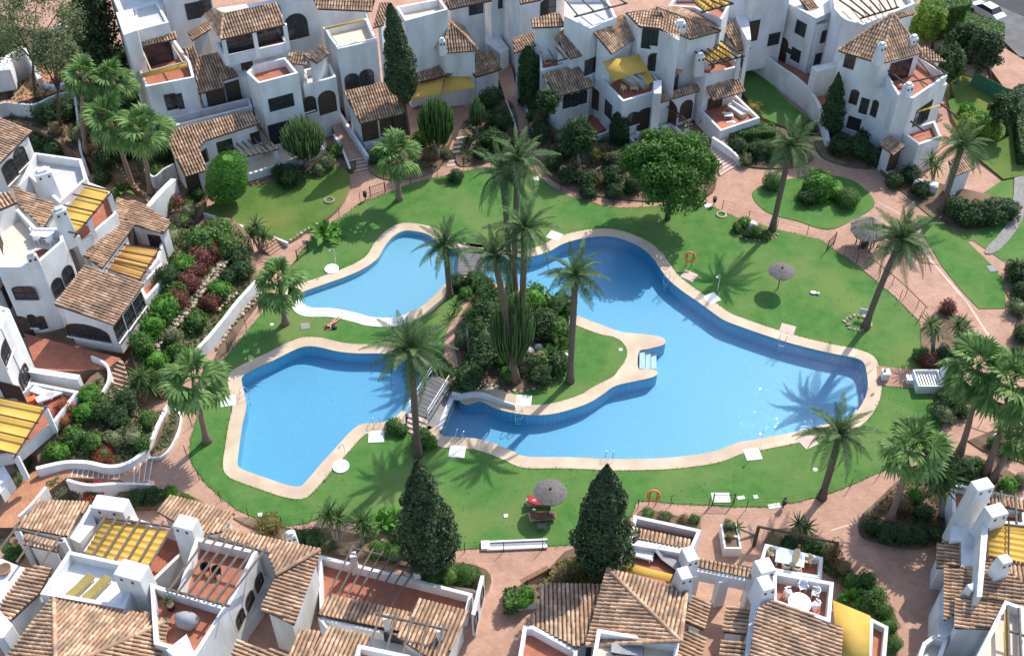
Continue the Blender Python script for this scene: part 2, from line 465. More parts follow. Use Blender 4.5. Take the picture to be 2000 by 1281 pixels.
def bed(name, pts, mat='soil', skirt=0.6, wall_mat='soil', smooth_sub=4, label=None):
    """planting bed or platform traced in the photo: (px, py, z) per corner, tops may slope"""
    P = [(*G(p[0], p[1], p[2]),) for p in pts]
    P = spline([Vector(p) for p in P], smooth_sub) if smooth_sub > 1 else [Vector(p) for p in P]
    tr = tess(P); mb = MB().add(P, tr); note_ground(P, tr)
    l = P if area2(P) > 0 else P[::-1]; n = len(l)
    mb.add(l + [Vector((p.x, p.y, min(-0.05, p.z - skirt))) for p in l], [(i, n + i, n + (i + 1) % n, (i + 1) % n) for i in range(n)], 1)
    return tag(mb.build(name, [mat, wall_mat]), kind='structure')
# ------------------------------------------------------------------ pools (traced water edge; optional second pair = outer coping edge)
TOP_A = [(587, 573), (628, 557), (673, 541), (709, 525), (737, 505), (752, 480), (768, 462), (789, 451), (813, 452), (836, 458), (854, 471), (872, 484), (905, 489)]
TOP_C = [(950, 494), (995, 500), (1033, 502), (1072, 491), (1103, 475), (1148, 464), (1194, 462), (1234, 474), (1259, 488), (1277, 506),
         (1292, 528), (1306, 546), (1331, 567), (1360, 587), (1382, 603), (1414, 625), (1450, 639), (1493, 654), (1537, 668), (1586, 681), (1630, 691),
         (1667, 698), (1686, 707), (1693, 730), (1695, 756), (1688, 780), (1670, 806), (1644, 823), (1609, 829), (1557, 842), (1485, 856), (1441, 864),
         (1398, 880), (1354, 888), (1296, 894), (1200, 896), (1151, 894), (1099, 892), (1029, 891), (998, 879), (966, 866), (930, 856), (888, 853),
         (868, 851), (858, 845), (854, 830)]
BOT_B = [(792, 803), (773, 813), (752, 823), (717, 826), (699, 831), (680, 847), (654, 876), (627, 905), (600, 937), (585, 949), (563, 947), (526, 935),
         (486, 921), (469, 913), (464, 903), (468, 866), (474, 826), (481, 794), (477, 767), (473, 751), (473, 736), (494, 722), (531, 705), (569, 686),
         (593, 677), (619, 677), (659, 686), (699, 690), (739, 690), (773, 693), (797, 704), (818, 725), (831, 738)]
IN_C = [(884, 765), (899, 783), (912, 790), (938, 784), (966, 796), (998, 805), (1034, 810), (1073, 809), (1112, 800), (1151, 786), (1177, 770),
        (1203, 753, 1196, 736), (1242, 744, 1208, 722), (1275, 736, 1216, 712), (1284, 729, 1219, 708), (1279, 722, 1221, 703), (1262, 720, 1223, 700), (1247, 719, 1224, 697),
        (1248, 687, 1225, 688), (1267, 681, 1225, 685), (1294, 674, 1224, 682), (1300, 666, 1223, 679), (1289, 657, 1220, 674), (1252, 652, 1212, 665), (1215, 648, 1196, 657), (1180, 636),
        (1130, 617), (1095, 597), (1072, 577), (1036, 563), (1000, 557), (965, 551), (945, 545)]
BOT_A = [(905, 540), (885, 545), (872, 552), (850, 575), (823, 598), (791, 613), (764, 620), (727, 619), (696, 611), (651, 602), (605, 600), (590, 588)]
ALL = TOP_A + TOP_C + BOT_B + IN_C + BOT_A
CZ = 0.06
W_IN = [G(p[0], p[1], CZ) for p in ALL]
_auto = inset(W_IN, -1.05)
W_OUT = [G(p[2], p[3], CZ) if len(p) == 4 else _auto[i] for i, p in enumerate(ALL)]
SUB = 5
S_IN, S_OUT = spline(W_IN, SUB), spline(W_OUT, SUB)
NS = len(S_IN)
i_white0 = (len(ALL) - 7) * SUB
def coping_part(name, idx, mat, z=CZ):
    mb = MB()
    for i in idx:
        j = (i + 1) % NS
        a, b, c, d = S_IN[i], S_IN[j], S_OUT[j], S_OUT[i]
        V = [Vector((p.x, p.y, z)) for p in (a, b, c, d)]
        nrm = (V[1] - V[0]).cross(V[2] - V[0]).z
        mb.add(V, [(0, 1, 2, 3) if nrm > 0 else (3, 2, 1, 0)])
        mb.add([V[2], V[3], V[3] - Vector((0, 0, 0.1)), V[2] - Vector((0, 0, 0.1))], [(0, 1, 2, 3)])
        mb.add([V[0], V[1], V[1] - Vector((0, 0, 0.08)), V[0] - Vector((0, 0, 0.08))], [(3, 2, 1, 0)])
    return tag(mb.build(name, mat), kind='structure')
_wr = set((i_white0 + k) % NS for k in range(8 * SUB - 6))
GAP = set(range((len(TOP_A) - 1) * SUB, len(TOP_A) * SUB)) | set(range((len(TOP_A + TOP_C) - 1) * SUB, len(TOP_A + TOP_C) * SUB)) | \
      set(range((len(TOP_A + TOP_C + BOT_B) - 1) * SUB, len(TOP_A + TOP_C + BOT_B) * SUB)) | set(range((len(ALL) - len(BOT_A) - 1) * SUB, (len(ALL) - len(BOT_A)) * SUB))
_f0 = (len(TOP_A + TOP_C + BOT_B) + 11) * SUB; _f1 = (len(TOP_A + TOP_C + BOT_B) + 24) * SUB
coping_part('pool_coping', [i for i in range(NS) if i not in _wr and i not in GAP and not _f0 <= i < _f1], 'coping_stone')
_fp = [Vector((p.x, p.y, CZ)) for p in S_IN[_f0:_f1 + 1] + S_OUT[_f0:_f1 + 1][::-1]]
tag(MB().prism(_fp, [p - Vector((0, 0, .09)) for p in _fp]).build('pool_coping', 'coping_stone'), kind='structure')
coping_part('pool_beach_coping', sorted(_wr), 'white_stone')
note_ground([Vector((p.x, p.y, CZ)) for p in S_IN + S_OUT], [(i, (i + 1) % NS, NS + (i + 1) % NS, NS + i) for i in range(NS)])

def basin(name, pts, depth, mat, gap):
    """pts: water edge in pixels; basin walls and floor, and the water sheet"""
    P = spline([G(p[0], p[1], CZ) for p in pts], SUB)
    # keep straight the closing edge under the bridge
    P = [p for i, p in enumerate(P) if i // SUB not in gap or i % SUB == 0]
    l = P if area2(P) > 0 else P[::-1]
    n = len(l); mb = MB()
    top = [Vector((p.x, p.y, CZ - 0.02)) for p in l]; bot = [Vector((p.x, p.y, -depth)) for p in l]
    mb.add(top + bot, [(i, (i + 1) % n, n + (i + 1) % n, n + i) for i in range(n)])
    mb.add(bot, tess(bot))
    tag(mb.build('pool_basin', mat), kind='structure')
    w = [Vector((p.x, p.y, -0.05)) for p in l]
    tag(MB().add(w, tess(w)).build(name, 'pool_water'), kind='structure')
ptsA = TOP_A + BOT_A
ptsC = TOP_C + IN_C
basin('pool_water', ptsA, 0.5, 'pool_tile_pale', {len(TOP_A) - 1})
basin('pool_water', ptsC, 1.2, 'pool_tile', {len(TOP_C) - 1, len(ptsC) - 1})
basin('pool_water', BOT_B, 1.2, 'pool_tile', {len(BOT_B) - 1})

# ------------------------------------------------------------------ paving sheet under everything, lawns, earth beyond
frame = [G(-120, -60, 0), G(2120, -60, 0), G(2120, 1400, 0), G(-120, 1400, 0)]
hole = S_OUT
sheet('paving', [frame, hole], 0.0, 'paving_pink')
_in = inset(frame, 0.5)
_big = [Vector((-900, -300, 0)), Vector((900, -300, 0)), Vector((900, 1500, 0)), Vector((-900, 1500, 0))]
sheet('ground', [_big, _in], -0.06, 'ground_earth', walk=False)

LAWN = [(592, 486), (622, 452), (665, 425), (700, 400), (745, 382), (800, 360), (860, 345), (930, 330), (990, 328), (1045, 340), (1075, 362), (1110, 382), (1160, 397),
        (1210, 405), (1260, 404), (1330, 398), (1380, 399), (1440, 425), (1500, 443), (1560, 458), (1605, 470), (1640, 495), (1690, 530), (1735, 570), (1775, 608),
        (1800, 640), (1815, 690), (1815, 715), (1830, 760), (1840, 800), (1835, 850), (1800, 885), (1760, 905), (1700, 930), (1650, 952), (1600, 970), (1540, 983), (1480, 990), (1400, 988),
        (1330, 984), (1250, 978), (1230, 1010), (1130, 1058), (1060, 1068), (1000, 1073), (930, 1070), (860, 1076), (800, 1060), (720, 1030), (640, 1012), (580, 1025), (530, 1022), (490, 1008),
        (450, 985), (405, 945), (380, 915), (370, 888), (374, 850), (385, 815), (398, 780), (425, 720), (470, 662), (520, 600), (552, 545)]
LW = spline([G(*p, 0.035) for p in LAWN], 4)
LW = [p + Vector((random.uniform(-.05, .05), random.uniform(-.05, .05), 0)) for p in LW]
sheet('lawn', [LW, S_OUT], 0.035, 'lawn_grass', skirt=0.04)
bed('lawn_terrace', [(400, 412, .5), (440, 385, .5), (490, 362, .5), (560, 345, .5), (620, 328, .5), (672, 330, .5), (684, 355, .45), (668, 395, .4), (640, 425, .3), (600, 450, .25), (566, 470, .25), (520, 458, .35), (470, 440, .45), (430, 424, .5)], 'lawn_dry', wall_mat='garden_rock')
bed('lawn_island', [(1470, 384, .06), (1482, 366, .06), (1530, 352, .06), (1600, 342, .06), (1660, 350, .06), (1700, 380, .06), (1706, 404, .06), (1668, 428, .06), (1618, 448, .06), (1560, 432, .06), (1500, 415, .06)], 'lawn_grass')
bed('lawn_wedge', [(1790, 420, .05), (1830, 425, .05), (1880, 462, .05), (1940, 520, .05), (1962, 550, .05), (1965, 602, .05), (1912, 603, .05), (1880, 570, .05), (1840, 520, .05), (1810, 470, .05)], 'lawn_grass', smooth_sub=1)
bed('lawn_shade', [(1858, 475, .04), (1880, 405, .04), (1990, 330, .04), (2080, 320, .04), (2080, 520, .04), (1960, 510, .04), (1900, 470, .04)], 'lawn_grass', smooth_sub=1)
bed('back_lawn', [(1835, 130, .4), (1900, 150, .4), (1960, 200, .4), (2060, 230, .4), (2060, 330, .2), (1960, 350, .2), (1900, 300, .3), (1860, 230, .4)], 'lawn_dry', smooth_sub=1)
bed('side_lawn', [(1440, 120, .5), (1478, 130, .5), (1540, 200, .4), (1590, 240, .3), (1560, 260, .3), (1490, 230, .4), (1440, 170, .5)], 'lawn_grass', smooth_sub=1)
# orange ramp path lower left, plaza paving tone
bed('ramp_path', [(40, 1010, .05), (-20, 1010, .05), (40, 940, .05), (105, 905, .05), (150, 918, .05), (120, 950, .05), (70, 1000, .05)], 'paving_orange', smooth_sub=1)

# planting beds
BN = 'flower_bed'
bed(BN, [(1050, 300, .2), (1075, 262, .5), (1150, 262, .7), (1240, 268, .8), (1330, 300, .8), (1392, 335, .5), (1392, 375, .15), (1340, 392, .12), (1250, 392, .12), (1180, 385, .12), (1110, 368, .12), (1065, 338, .12)])
bed(BN, [(1405, 258, .8), (1470, 240, .9), (1560, 262, .7), (1590, 300, .3), (1560, 325, .15), (1490, 328, .15), (1440, 318, .2), (1412, 290, .6)])
bed(BN, [(1600, 250, .5), (1650, 270, .5), (1720, 290, .5), (1720, 325, .15), (1660, 325, .15), (1600, 300, .2)])
bed(BN, [(1720, 330, .3), (1800, 350, .3), (1910, 375, .3), (1985, 395, .3), (1985, 420, .1), (1900, 450, .1), (1830, 430, .1), (1770, 380, .1)])
bed(BN, [(610, 300, .5), (650, 290, .6), (690, 300, .55), (690, 330, .5), (640, 328, .52), (560, 348, .52), (480, 365, .52), (470, 350, .55), (540, 325, .55)])
bed(BN, [(715, 300, .4), (760, 265, .8), (820, 250, .9), (880, 255, .8), (868, 300, .5), (850, 335, .1), (780, 352, .1), (730, 340, .15)])
bed(BN, [(905, 240, .9), (960, 200, 1.2), (1000, 200, 1.2), (1015, 260, .6), (1010, 300, .2), (960, 315, .1), (900, 325, .1), (890, 290, .5)])
bed(BN, [(1015, 120, 1.6), (1060, 130, 1.6), (1070, 200, 1.2), (1090, 255, .8), (1060, 290, .3), (1040, 270, .4), (1025, 200, 1.0)])
# island bed between the bridges
bed(BN, [(903, 610, .15), (930, 585, .25), (985, 568, .25), (1050, 578, .25), (1100, 602, .2), (1116, 650, .15), (1112, 700, .12), (1090, 730, .12), (1050, 752, .12), (1000, 762, .12), (955, 748, .12), (920, 735, .12), (893, 700, .12), (888, 655, .12)])
bed(BN, [(1435, 430, .1), (1460, 430, .16), (1490, 445, .16), (1515, 455, .1), (1500, 466, .1), (1450, 458, .1)])
# hillside left of the lawn: stepped strips between stone walls
bed('hillside_bed', [(255, 690, 2.6), (300, 600, 2.9), (345, 500, 2.8), (395, 430, 1.6), (455, 428, 1.2), (490, 470, .7), (500, 520, .4), (495, 560, .35), (440, 625, .5), (385, 690, .7), (330, 760, .9), (290, 745, 1.6)], smooth_sub=2)
bed('hillside_bed', [(505, 560, .1), (522, 568, .1), (480, 625, .1), (440, 690, .1), (418, 700, .1), (450, 640, .12)], smooth_sub=2)
bed('hillside_bed', [(75, 905, 1.6), (85, 850, 2.2), (150, 770, 2.6), (200, 720, 2.4), (245, 790, 1.6), (300, 800, 1.0), (328, 800, .7), (322, 840, .55), (295, 880, .5), (240, 905, .6), (150, 903, 1.0)], smooth_sub=2)
bed(BN, [(298, 888, .2), (320, 850, .25), (332, 800, .3), (350, 795, .2), (352, 830, .15), (338, 868, .12), (318, 886, .12)], wall_mat='white_plaster')
bed(BN, [(240, 955, .3), (330, 955, .25), (390, 975, .2), (390, 985, .2), (300, 990, .4), (230, 985, .5)], smooth_sub=2)
bed(BN, [(455, 1010, .1), (520, 1015, .12), (580, 1035, .15), (640, 1030, .15), (760, 1060, .2), (800, 1080, .3), (800, 1105, .3), (720, 1090, .3), (620, 1075, .3), (520, 1040, .2)], smooth_sub=2)
bed(BN, [(790, 1115, .5), (850, 1098, .45), (905, 1098, .4), (950, 1112, .3), (960, 1135, .3), (948, 1160, .3), (925, 1150, .4), (860, 1140, .6)], smooth_sub=2, wall_mat='white_plaster')
bed(BN, [(1040, 1150, .2), (1090, 1090, .2), (1120, 1070, .2), (1180, 1080, .3), (1185, 1140, .3), (1120, 1160, .3), (1060, 1165, .3)], smooth_sub=2)
bed(BN, [(1245, 1000, .3), (1260, 992, .3), (1368, 1018, .3), (1370, 1032, .3), (1245, 1012, .3)], smooth_sub=1)
bed(BN, [(985, 1150, .6), (1045, 1140, .6), (1050, 1178, .6), (985, 1185, .6)], smooth_sub=1, wall_mat='white_plaster')
bed(BN, [(1500, 1040, .2), (1540, 1030, .2), (1610, 1050, .2), (1650, 1110, .2), (1700, 1160, .2), (1750, 1200, .2), (1750, 1281, .2), (1735, 1290, .2), (1690, 1180, .25), (1620, 1120, .25), (1560, 1080, .25), (1500, 1065, .25)], smooth_sub=2)
bed(BN, [(1680, 1010, .12), (1715, 975, .12), (1770, 925, .12), (1840, 890, .12), (1900, 890, .15), (1990, 930, .2), (1990, 960, .2), (1860, 960, .3), (1860, 1040, .3), (1790, 1070, .2), (1720, 1060, .12), (1682, 1045, .12)], smooth_sub=3)
bed(BN, [(1800, 640, .1), (1830, 610, .1), (1880, 620, .12), (1905, 660, .12), (1890, 720, .12), (1880, 790, .12), (1860, 830, .12), (1840, 770, .1), (1840, 715, .1), (1805, 690, .1)], smooth_sub=3)
bed(BN, [(1965, 510, .1), (2060, 500, .1), (2060, 640, .1), (1990, 690, .1), (1955, 740, .1), (1960, 690, .1), (1990, 620, .1), (1960, 560, .1)], smooth_sub=1)
bed(BN, [(1890, 860, .1), (1940, 840, .1), (2060, 850, .1), (2060, 930, .1), (1990, 900, .1), (1920, 880, .1)], smooth_sub=1)
bed('garden_terrace', [(-60, 20, 1.6), (60, 60, 1.6), (130, 60, 1.6), (230, 90, 1.6), (330, 250, .9), (330, 330, .55), (290, 385, .55), (200, 330, 1.3), (150, 300, 1.6), (70, 250, 2.0), (-60, 220, 2.0)], smooth_sub=1)
bed('garden_terrace', [(270, 360, .6), (340, 340, .6), (405, 360, .55), (400, 412, .5), (370, 440, .8), (330, 420, 1.2), (290, 400, 1.2)], smooth_sub=1)
# back road at the top right
bed('road', [(1850, -40, .3), (1900, -60, .3), (2160, 50, .3), (2160, 170, .3), (2000, 105, .3), (1890, 10, .3)], 'asphalt', smooth_sub=1)
bed('pavement', [(1893, -2, .36), (1905, -8, .36), (2080, 68, .36), (2080, 125, .36), (1990, 110, .36), (1940, 60, .36)], 'grey_paving', smooth_sub=1)
bed('pavement', [(1920, 115, .5), (1955, 90, .5), (2020, 130, .5), (2010, 185, .5), (1960, 170, .5)], 'paving_pink', smooth_sub=1)
bed('cobbled_path', [(1985, 300, .2), (2010, 300, .2), (2005, 400, .12), (1985, 450, .1), (1950, 490, .09), (1925, 495, .09), (1930, 480, .09), (1965, 440, .1), (1980, 380, .12)], 'paving_cobble', smooth_sub=2)
# ------------------------------------------------------------------ house builders (all traced: pixel + height -> world)
TILE_W, TILE_L = 0.27, 0.46
def _tile_mesh():
    mb = MB(); tile_geo(mb, Matrix.Identity(4), TILE_L * 1.12, 1.0)
    me = bpy.data.meshes.new('roof_tile'); me.from_pydata(mb.v, [], mb.f); me.materials.append(MATS['roof_tile'])
    me.polygons.foreach_set('use_smooth', [True] * len(mb.f)); return me
def tile_geo(mb, M, ln, k):
    """one barrel tile: x across, y up the slope, z out of the roof"""
    vs = []
    for y, w, lift in ((0, 0.112 * k, 0.045), (ln, 0.094 * k, 0.012)):
        for j in range(5):
            a = math.pi * j / 4
            vs.append(M @ Vector((-math.cos(a) * w, y, lift + math.sin(a) * w * 1.05)))
    mb.add(vs, [(j, j + 1, j + 6, j + 5) for j in range(4)])
TILE_ME = None
NEAR_TILES = []

class House:
    def __init__(s, name, label, base_px, z=0.0, near=False):
        s.root = thing(name, label, 'house', G(base_px[0], base_px[1], z)); s.tiles = []; s.z0 = z - 0.3; s.zg = z; s.hs = 1.0; s.ds = 0.0
    def Z(s, z): return None if z is None else s.zg + (z - s.zg) * s.hs if z > s.zg else z
    def mesh(s, mb, name, mat, wall=True, **k):
        if wall: note_wall(mb)
        return mb.build(name, mat, s.root, **k)
    def poly(s, pts, z): return [G(p[0], p[1], p[2] if len(p) > 2 else z) for p in pts]
    def block(s, pts, z, z0=None, mat='white_plaster', name='wall', bevel=0.05):
        z, z0 = s.Z(z), s.Z(z0)
        t = s.poly(pts, z); b = [Vector((p.x, p.y, s.z0 if z0 is None else z0)) for p in t]
        return s.mesh(MB().prism(t, b), name, mat, bevel=bevel)
    def fp(s, a, b, zref, depth, z1, z0=None, mat='white_plaster', name='wall'):
        """box from its front edge a-b (pixels at height zref), going away from the camera"""
        zref, z1, z0 = s.Z(zref), s.Z(z1), s.Z(z0)
        A, B = G(*a, zref), G(*b, zref); d = (B - A).normalized(); n = Vector((-d.y, d.x, 0))
        if n.y < 0: n = -n
        t = [Vector((p.x, p.y, z1)) for p in (A, B, B + n * depth, A + n * depth)]
        bt = [Vector((p.x, p.y, s.z0 if z0 is None else z0)) for p in t]
        return s.mesh(MB().prism(t, bt), name, mat, bevel=0.05)
    def terr(s, pts, z, ph=0.9, th=0.24, floor='terracotta_floor', open=(), z0=None, mat='white_plaster'):
        z, z0 = s.Z(z), s.Z(z0)
        t = s.poly(pts, z); zf = z - ph; z0 = s.z0 if z0 is None else z0
        t = [Vector((p.x, p.y, z)) for p in t]
        if area2(t) < 0:
            n = len(t); t = t[::-1]; open = {(n - 2 - i) % n for i in open}
        n = len(t); inn = inset(t, th)
        lo = lambda P, h: [Vector((p.x, p.y, h)) for p in P]
        s.mesh(MB().prism(lo(t, zf), lo(t, z0), cap_bottom=z0 > s.z0), 'wall', mat)
        fl = lo(inset(t, th * 0.9), zf + 0.012); mb = MB().add(fl, tess(fl)); note_ground(fl, tess(fl)); s.mesh(mb, 'terrace_floor', floor)
        mb = MB()
        for i in range(n):
            if i in open: continue
            j = (i + 1) % n
            mb.prism([t[i], t[j], inn[j], inn[i]], lo([t[i], t[j], inn[j], inn[i]], zf - 0.003))
        if mb.v: s.mesh(mb, 'parapet', mat)
    def plane_pts(s, pts, z, slope):
        z = s.Z(z); slope += s.ds
        A, B = G(*pts[0][:2], z), G(*pts[1][:2], z); d = (B - A).normalized(); n = Vector((-d.y, d.x, 0))
        c = sum((G(*p[:2], z) for p in pts[2:]), Vector()) / max(1, len(pts) - 2)
        if n.dot(c - A) < 0: n = -n
        up = (n * math.cos(R(slope)) + Vector((0, 0, math.sin(R(slope))))).normalized(); N = d.cross(up)
        out = [A, B]
        for p in pts[2:]:
            r = ray(*p[:2]); out.append(CP + r * ((A - CP).dot(N) / r.dot(N)))
        return out
    def roof(s, pts, z, slope=19, base=None, over=0.3, wall=True, edge=0.14):
        return s.roof3(s.plane_pts(pts, z, slope), s.Z(base), over, wall, edge)
    def roof3(s, P, base=None, over=0.3, wall=True, edge=0.14):
        """tiled roof plane from world corners; the first two are the eave"""
        P = [Vector(p) for p in P]
        d = (P[1] - P[0]).normalized()
        N = Vector((0, 0, 0))
        for i in range(len(P)): N += P[i].cross(P[(i + 1) % len(P)])
        N.normalize()
        if N.z < 0: N = -N
        up = N.cross(d).normalized()
        c = sum(P, Vector()) / len(P)
        if up.dot(c - P[0]) < 0: up = -up
        X = up.cross(N) if up.cross(N).dot(d) > 0 else -up.cross(N)
        loc = [((p - P[0]).dot(X), (p - P[0]).dot(up)) for p in P]
        slab = MB(); slab.prism(P, [p - Vector((0, 0, edge)) for p in P], cap_bottom=True)
        note_wall(slab)
        rf = slab.build('roof', ['roof_base'], s.root)
        if wall:
            ins = inset(P, over)
            # the top of the wall follows the roof plane
            t = [Vector((p.x, p.y, P[0].z - ((p.x - P[0].x) * N.x + (p.y - P[0].y) * N.y) / N.z - edge - 0.02)) for p in ins]
            s.mesh(MB().prism(t, [Vector((p.x, p.y, s.z0 if base is None else base)) for p in t]), 'wall', 'white_plaster')
        xs = [l[0] for l in loc]; x0, x1 = min(xs), max(xs)
        k = max(1, round((x1 - x0) / TILE_W)); w = (x1 - x0) / k
        Rm = Matrix((X, up, X.cross(up))).transposed()
        if Rm.determinant() < 0 or (X.cross(up)).z < 0: Rm = Matrix((-X, up, (-X).cross(up))).transposed()
        rest = MB(); mine = []
        for i in range(k):
            x = x0 + (i + 0.5) * w; ys = []
            for a in range(len(loc)):
                p, r_ = loc[a], loc[(a + 1) % len(loc)]
                if (p[0] - x) * (r_[0] - x) < 0: ys.append(p[1] + (r_[1] - p[1]) * (x - p[0]) / (r_[0] - p[0]))
            ys.sort()
            for a in range(0, len(ys) - 1, 2):
                y0, y1 = ys[a] - 0.06, ys[a + 1]
                y = y0
                while y < y1 - 0.08:
                    ln = min(TILE_L * 1.12, y1 - y + 0.02)
                    jx = random.uniform(-.012, .012); jr = random.uniform(-.035, .035)
                    o = P[0] + X * (x + jx) + up * y
                    M = Matrix.Translation(o) @ Rm.to_4x4() @ Matrix.Rotation(jr, 4, 'Z')
                    mine.append((M, ln, w / TILE_W))
                    y += TILE_L
        s.tiles.append((rf, mine))
        return rf
    def ridge(s, p, r_, rad=0.13):
        """line of ridge tiles between two world points"""
        p, r_ = Vector(p), Vector(r_); n = max(1, int((r_ - p).length / 0.42)); mb = MB(); d = (r_ - p).normalized()
        x = d.cross(Vector((0, 0, 1))).normalized(); zz = x.cross(d)
        for i in range(n):
            M = Matrix.Translation(p + (r_ - p) * (i / n) + Vector((0, 0, 0.05))) @ Matrix((x, d, zz)).transposed().to_4x4()
            tile_geo(mb, M, (r_ - p).length / n * 1.1, rad / 0.1)
        tag(mb.build('ridge_tiles', 'roof_tile', s.root, smooth=True), kind='stuff')
    def hip(s, eave, z, apex, za, faces=None, base=None, over=0.3, edge=0.14):
        """pyramid or ridge roof: eave corners in pixels at z; apex = one or two (px, py) at za; faces = lists of indices (negative-free: eave idx, 'a0', 'a1')"""
        z, za, base = s.Z(z), s.Z(za), s.Z(base)
        E_ = [G(*p[:2], z) for p in eave]; A = [G(*a, za) for a in apex]
        n = len(E_)
        faces = faces or [[i, (i + 1) % n, 'a0'] for i in range(n)]
        get = lambda i: A[int(i[1])] if isinstance(i, str) else E_[i]
        if base is not None:
            t = inset([p - Vector((0, 0, edge)) for p in E_], over)
            s.mesh(MB().prism(t, [Vector((p.x, p.y, base)) for p in t]), 'wall', 'white_plaster')
        hips = set()
        for f in faces:
            s.roof3([get(i) for i in f], wall=False, edge=edge)
            for a in range(len(f)):
                u, v = f[a], f[(a + 1) % len(f)]
                if isinstance(u, str) or isinstance(v, str): hips.add(tuple(sorted((str(u), str(v)))))
        for u, v in hips:
            g2 = lambda i: get(i) if i.startswith('a') else get(int(i))
            s.ridge(g2(u), g2(v))
    def finish(s, n_single=0):
        """lay the tiles: the nearest as pieces of their own, the rest joined per roof"""
        global TILE_ME
        if TILE_ME is None: TILE_ME = _tile_mesh()
        flat = [(M.translation, rf, M, ln, k) for rf, l in s.tiles for (M, ln, k) in l]
        vis = []
        for i, f in enumerate(flat):
            x, y = Pj(f[0]); vis.append(((f[0] - CP).length if 0 < x < 2000 and 0 < y < 1281 and f[3] > TILE_L else 1e9, i))
        single = {i for dist, i in sorted(vis)[:n_single] if dist < 1e9}
        rest = {}
        for i, (o, rf, M, ln, k) in enumerate(flat):
            if i in single:
                ob = bpy.data.objects.new('roof_tile', TILE_ME); COL.objects.link(ob); ob.parent = rf
                ob.matrix_basis = Matrix.Translation(-ORG[rf]) @ M
            else: tile_geo(rest.setdefault(rf, MB()), M, ln, k)
        for rf, mb in rest.items(): tag(mb.build('roof_tiles', 'roof_tile', rf, smooth=True), kind='stuff')
    # ---- openings
    def win(s, px, py, w, h, arch=0.0, mat='dark_glass', frame='shutter', bars=1, sill=True, name='window', at=None):
        """opening on whatever wall the photo shows at this pixel"""
        p, n = hit(px, py, 'w') if at is None else at
        if abs(n.z) > 0.6: return None           # no wall at this pixel
        n = Vector((n.x, n.y, 0)).normalized() if n.xy.length > 1e-3 else Vector((0, -1, 0))
        X = Vector((0, 0, 1)).cross(n).normalized(); U = Vector((0, 0, 1))
        def outline(k, e):
            W, H_ = w / 2 + e, h / 2 + e
            pts = [(-W, -H_), (W, -H_)]
            if arch:
                a0 = H_ - arch
                for j in range(9):
                    t = math.pi * j / 8; pts.append((math.cos(t) * W, a0 + math.sin(t) * arch))
            else: pts += [(W, H_), (-W, H_)]
            return [p + X * a + U * b + n * k for a, b in pts]
        def slab(ol, k0, k1, mb):
            m = len(ol); f = [v + n * k1 for v in ol]; b = [v + n * k0 for v in ol]
            mb.add(f, [list(range(m))]); mb.add(f + b, [(i, m + i, m + (i + 1) % m, (i + 1) % m) for i in range(m)])
        mb = MB(); o0, o1 = outline(0, 0.07), outline(0, 0)
        m = len(o0)                                # frame ring, proud of the wall
        mb.add([v + n * 0.06 for v in o0] + [v + n * 0.06 for v in o1] + [v - n * 0.02 for v in o0] + [v + n * 0.012 for v in o1],
               [(i, (i + 1) % m, m + (i + 1) % m, m + i) for i in range(m)] + [((i + 1) % m, i, 2 * m + i, 2 * m + (i + 1) % m) for i in range(m)] + [(m + i, m + (i + 1) % m, 3 * m + (i + 1) % m, 3 * m + i) for i in range(m)])
        yaw = math.atan2(X.y, X.x)
        for b in range(bars):
            x = -w / 2 + w * (b + 1) / (bars + 1)
            mb.box(p + X * x - U * (h / 2) + n * 0.03, 0.05, 0.04, h - (arch * 0.3), yaw)
        if h > 0.8 and bars: mb.box(p - U * 0.03 + n * 0.03, w, 0.035, 0.05, yaw)
        wo = mb.build(name, frame, s.root)
        pane = MB(); slab(o1, -0.01, 0.014, pane); pane.build('pane', mat, wo)
        if sill:
            MB().box(p - U * (h / 2 + 0.11) + n * 0.07, w + 0.24, 0.22, 0.07, yaw).build('sill', 'white_trim', wo)
        return wo
    def door(s, px, py, w=1.0, h=2.1, arch=0.0, mat='dark_wood', **k):
        return s.win(px, py, w, h, arch, mat, 'shutter', bars=0, sill=False, name='door', **k)
    # ---- timber, cloth, chimneys
    def beam(s, a, b, za, zb=None, r_=0.09, name='beam', mat='grey_wood', parent=None):
        za, zb = s.Z(za), s.Z(zb)
        A, B = G(*a, za), G(*b, za if zb is None else zb)
        return MB().tube([A, B], r_, 6).build(name, mat, parent or s.root)
    def pergola(s, a, b, c, d, z, n, z2=None, mat='grey_wood', r_=0.085, cross=('cd',), posts=(), pz=None):
        """beams from edge a-b to edge d-c; cross beams under the named edges; posts at given pixels"""
        z, pz = s.Z(z), s.Z(pz); z2 = z
        A, B, C_, D = G(*a, z), G(*b, z), G(*c, z2), G(*d, z2)
        first = None
        for i in range(n):
            t = i / (n - 1) if n > 1 else 0.5
            p, e = A.lerp(B, t), D.lerp(C_, t); dv = (e - p).normalized() * 0.25
            ob = MB().tube([p - dv, e + dv], r_, 6)
            if first is None: first = ob.build('pergola', mat, s.root)
            else: ob.build('beam', mat, first)
        for e in cross:
            u, v = (D, C_) if e == 'cd' else (A, B)
            dv = (v - u).normalized() * 0.3; o = Vector((0, 0, r_ * 1.7))
            MB().tube([u - dv - o, v + dv - o], r_ * 1.15, 6).build('beam', mat, first)
        for p in posts:
            t = G(*p, z2 - r_ * 2); g = pz if pz is not None else s.z0
            MB().box((t.x, t.y, g), 0.34, 0.34, t.z - g, 0.3).build('post', 'white_plaster', first)
        return first
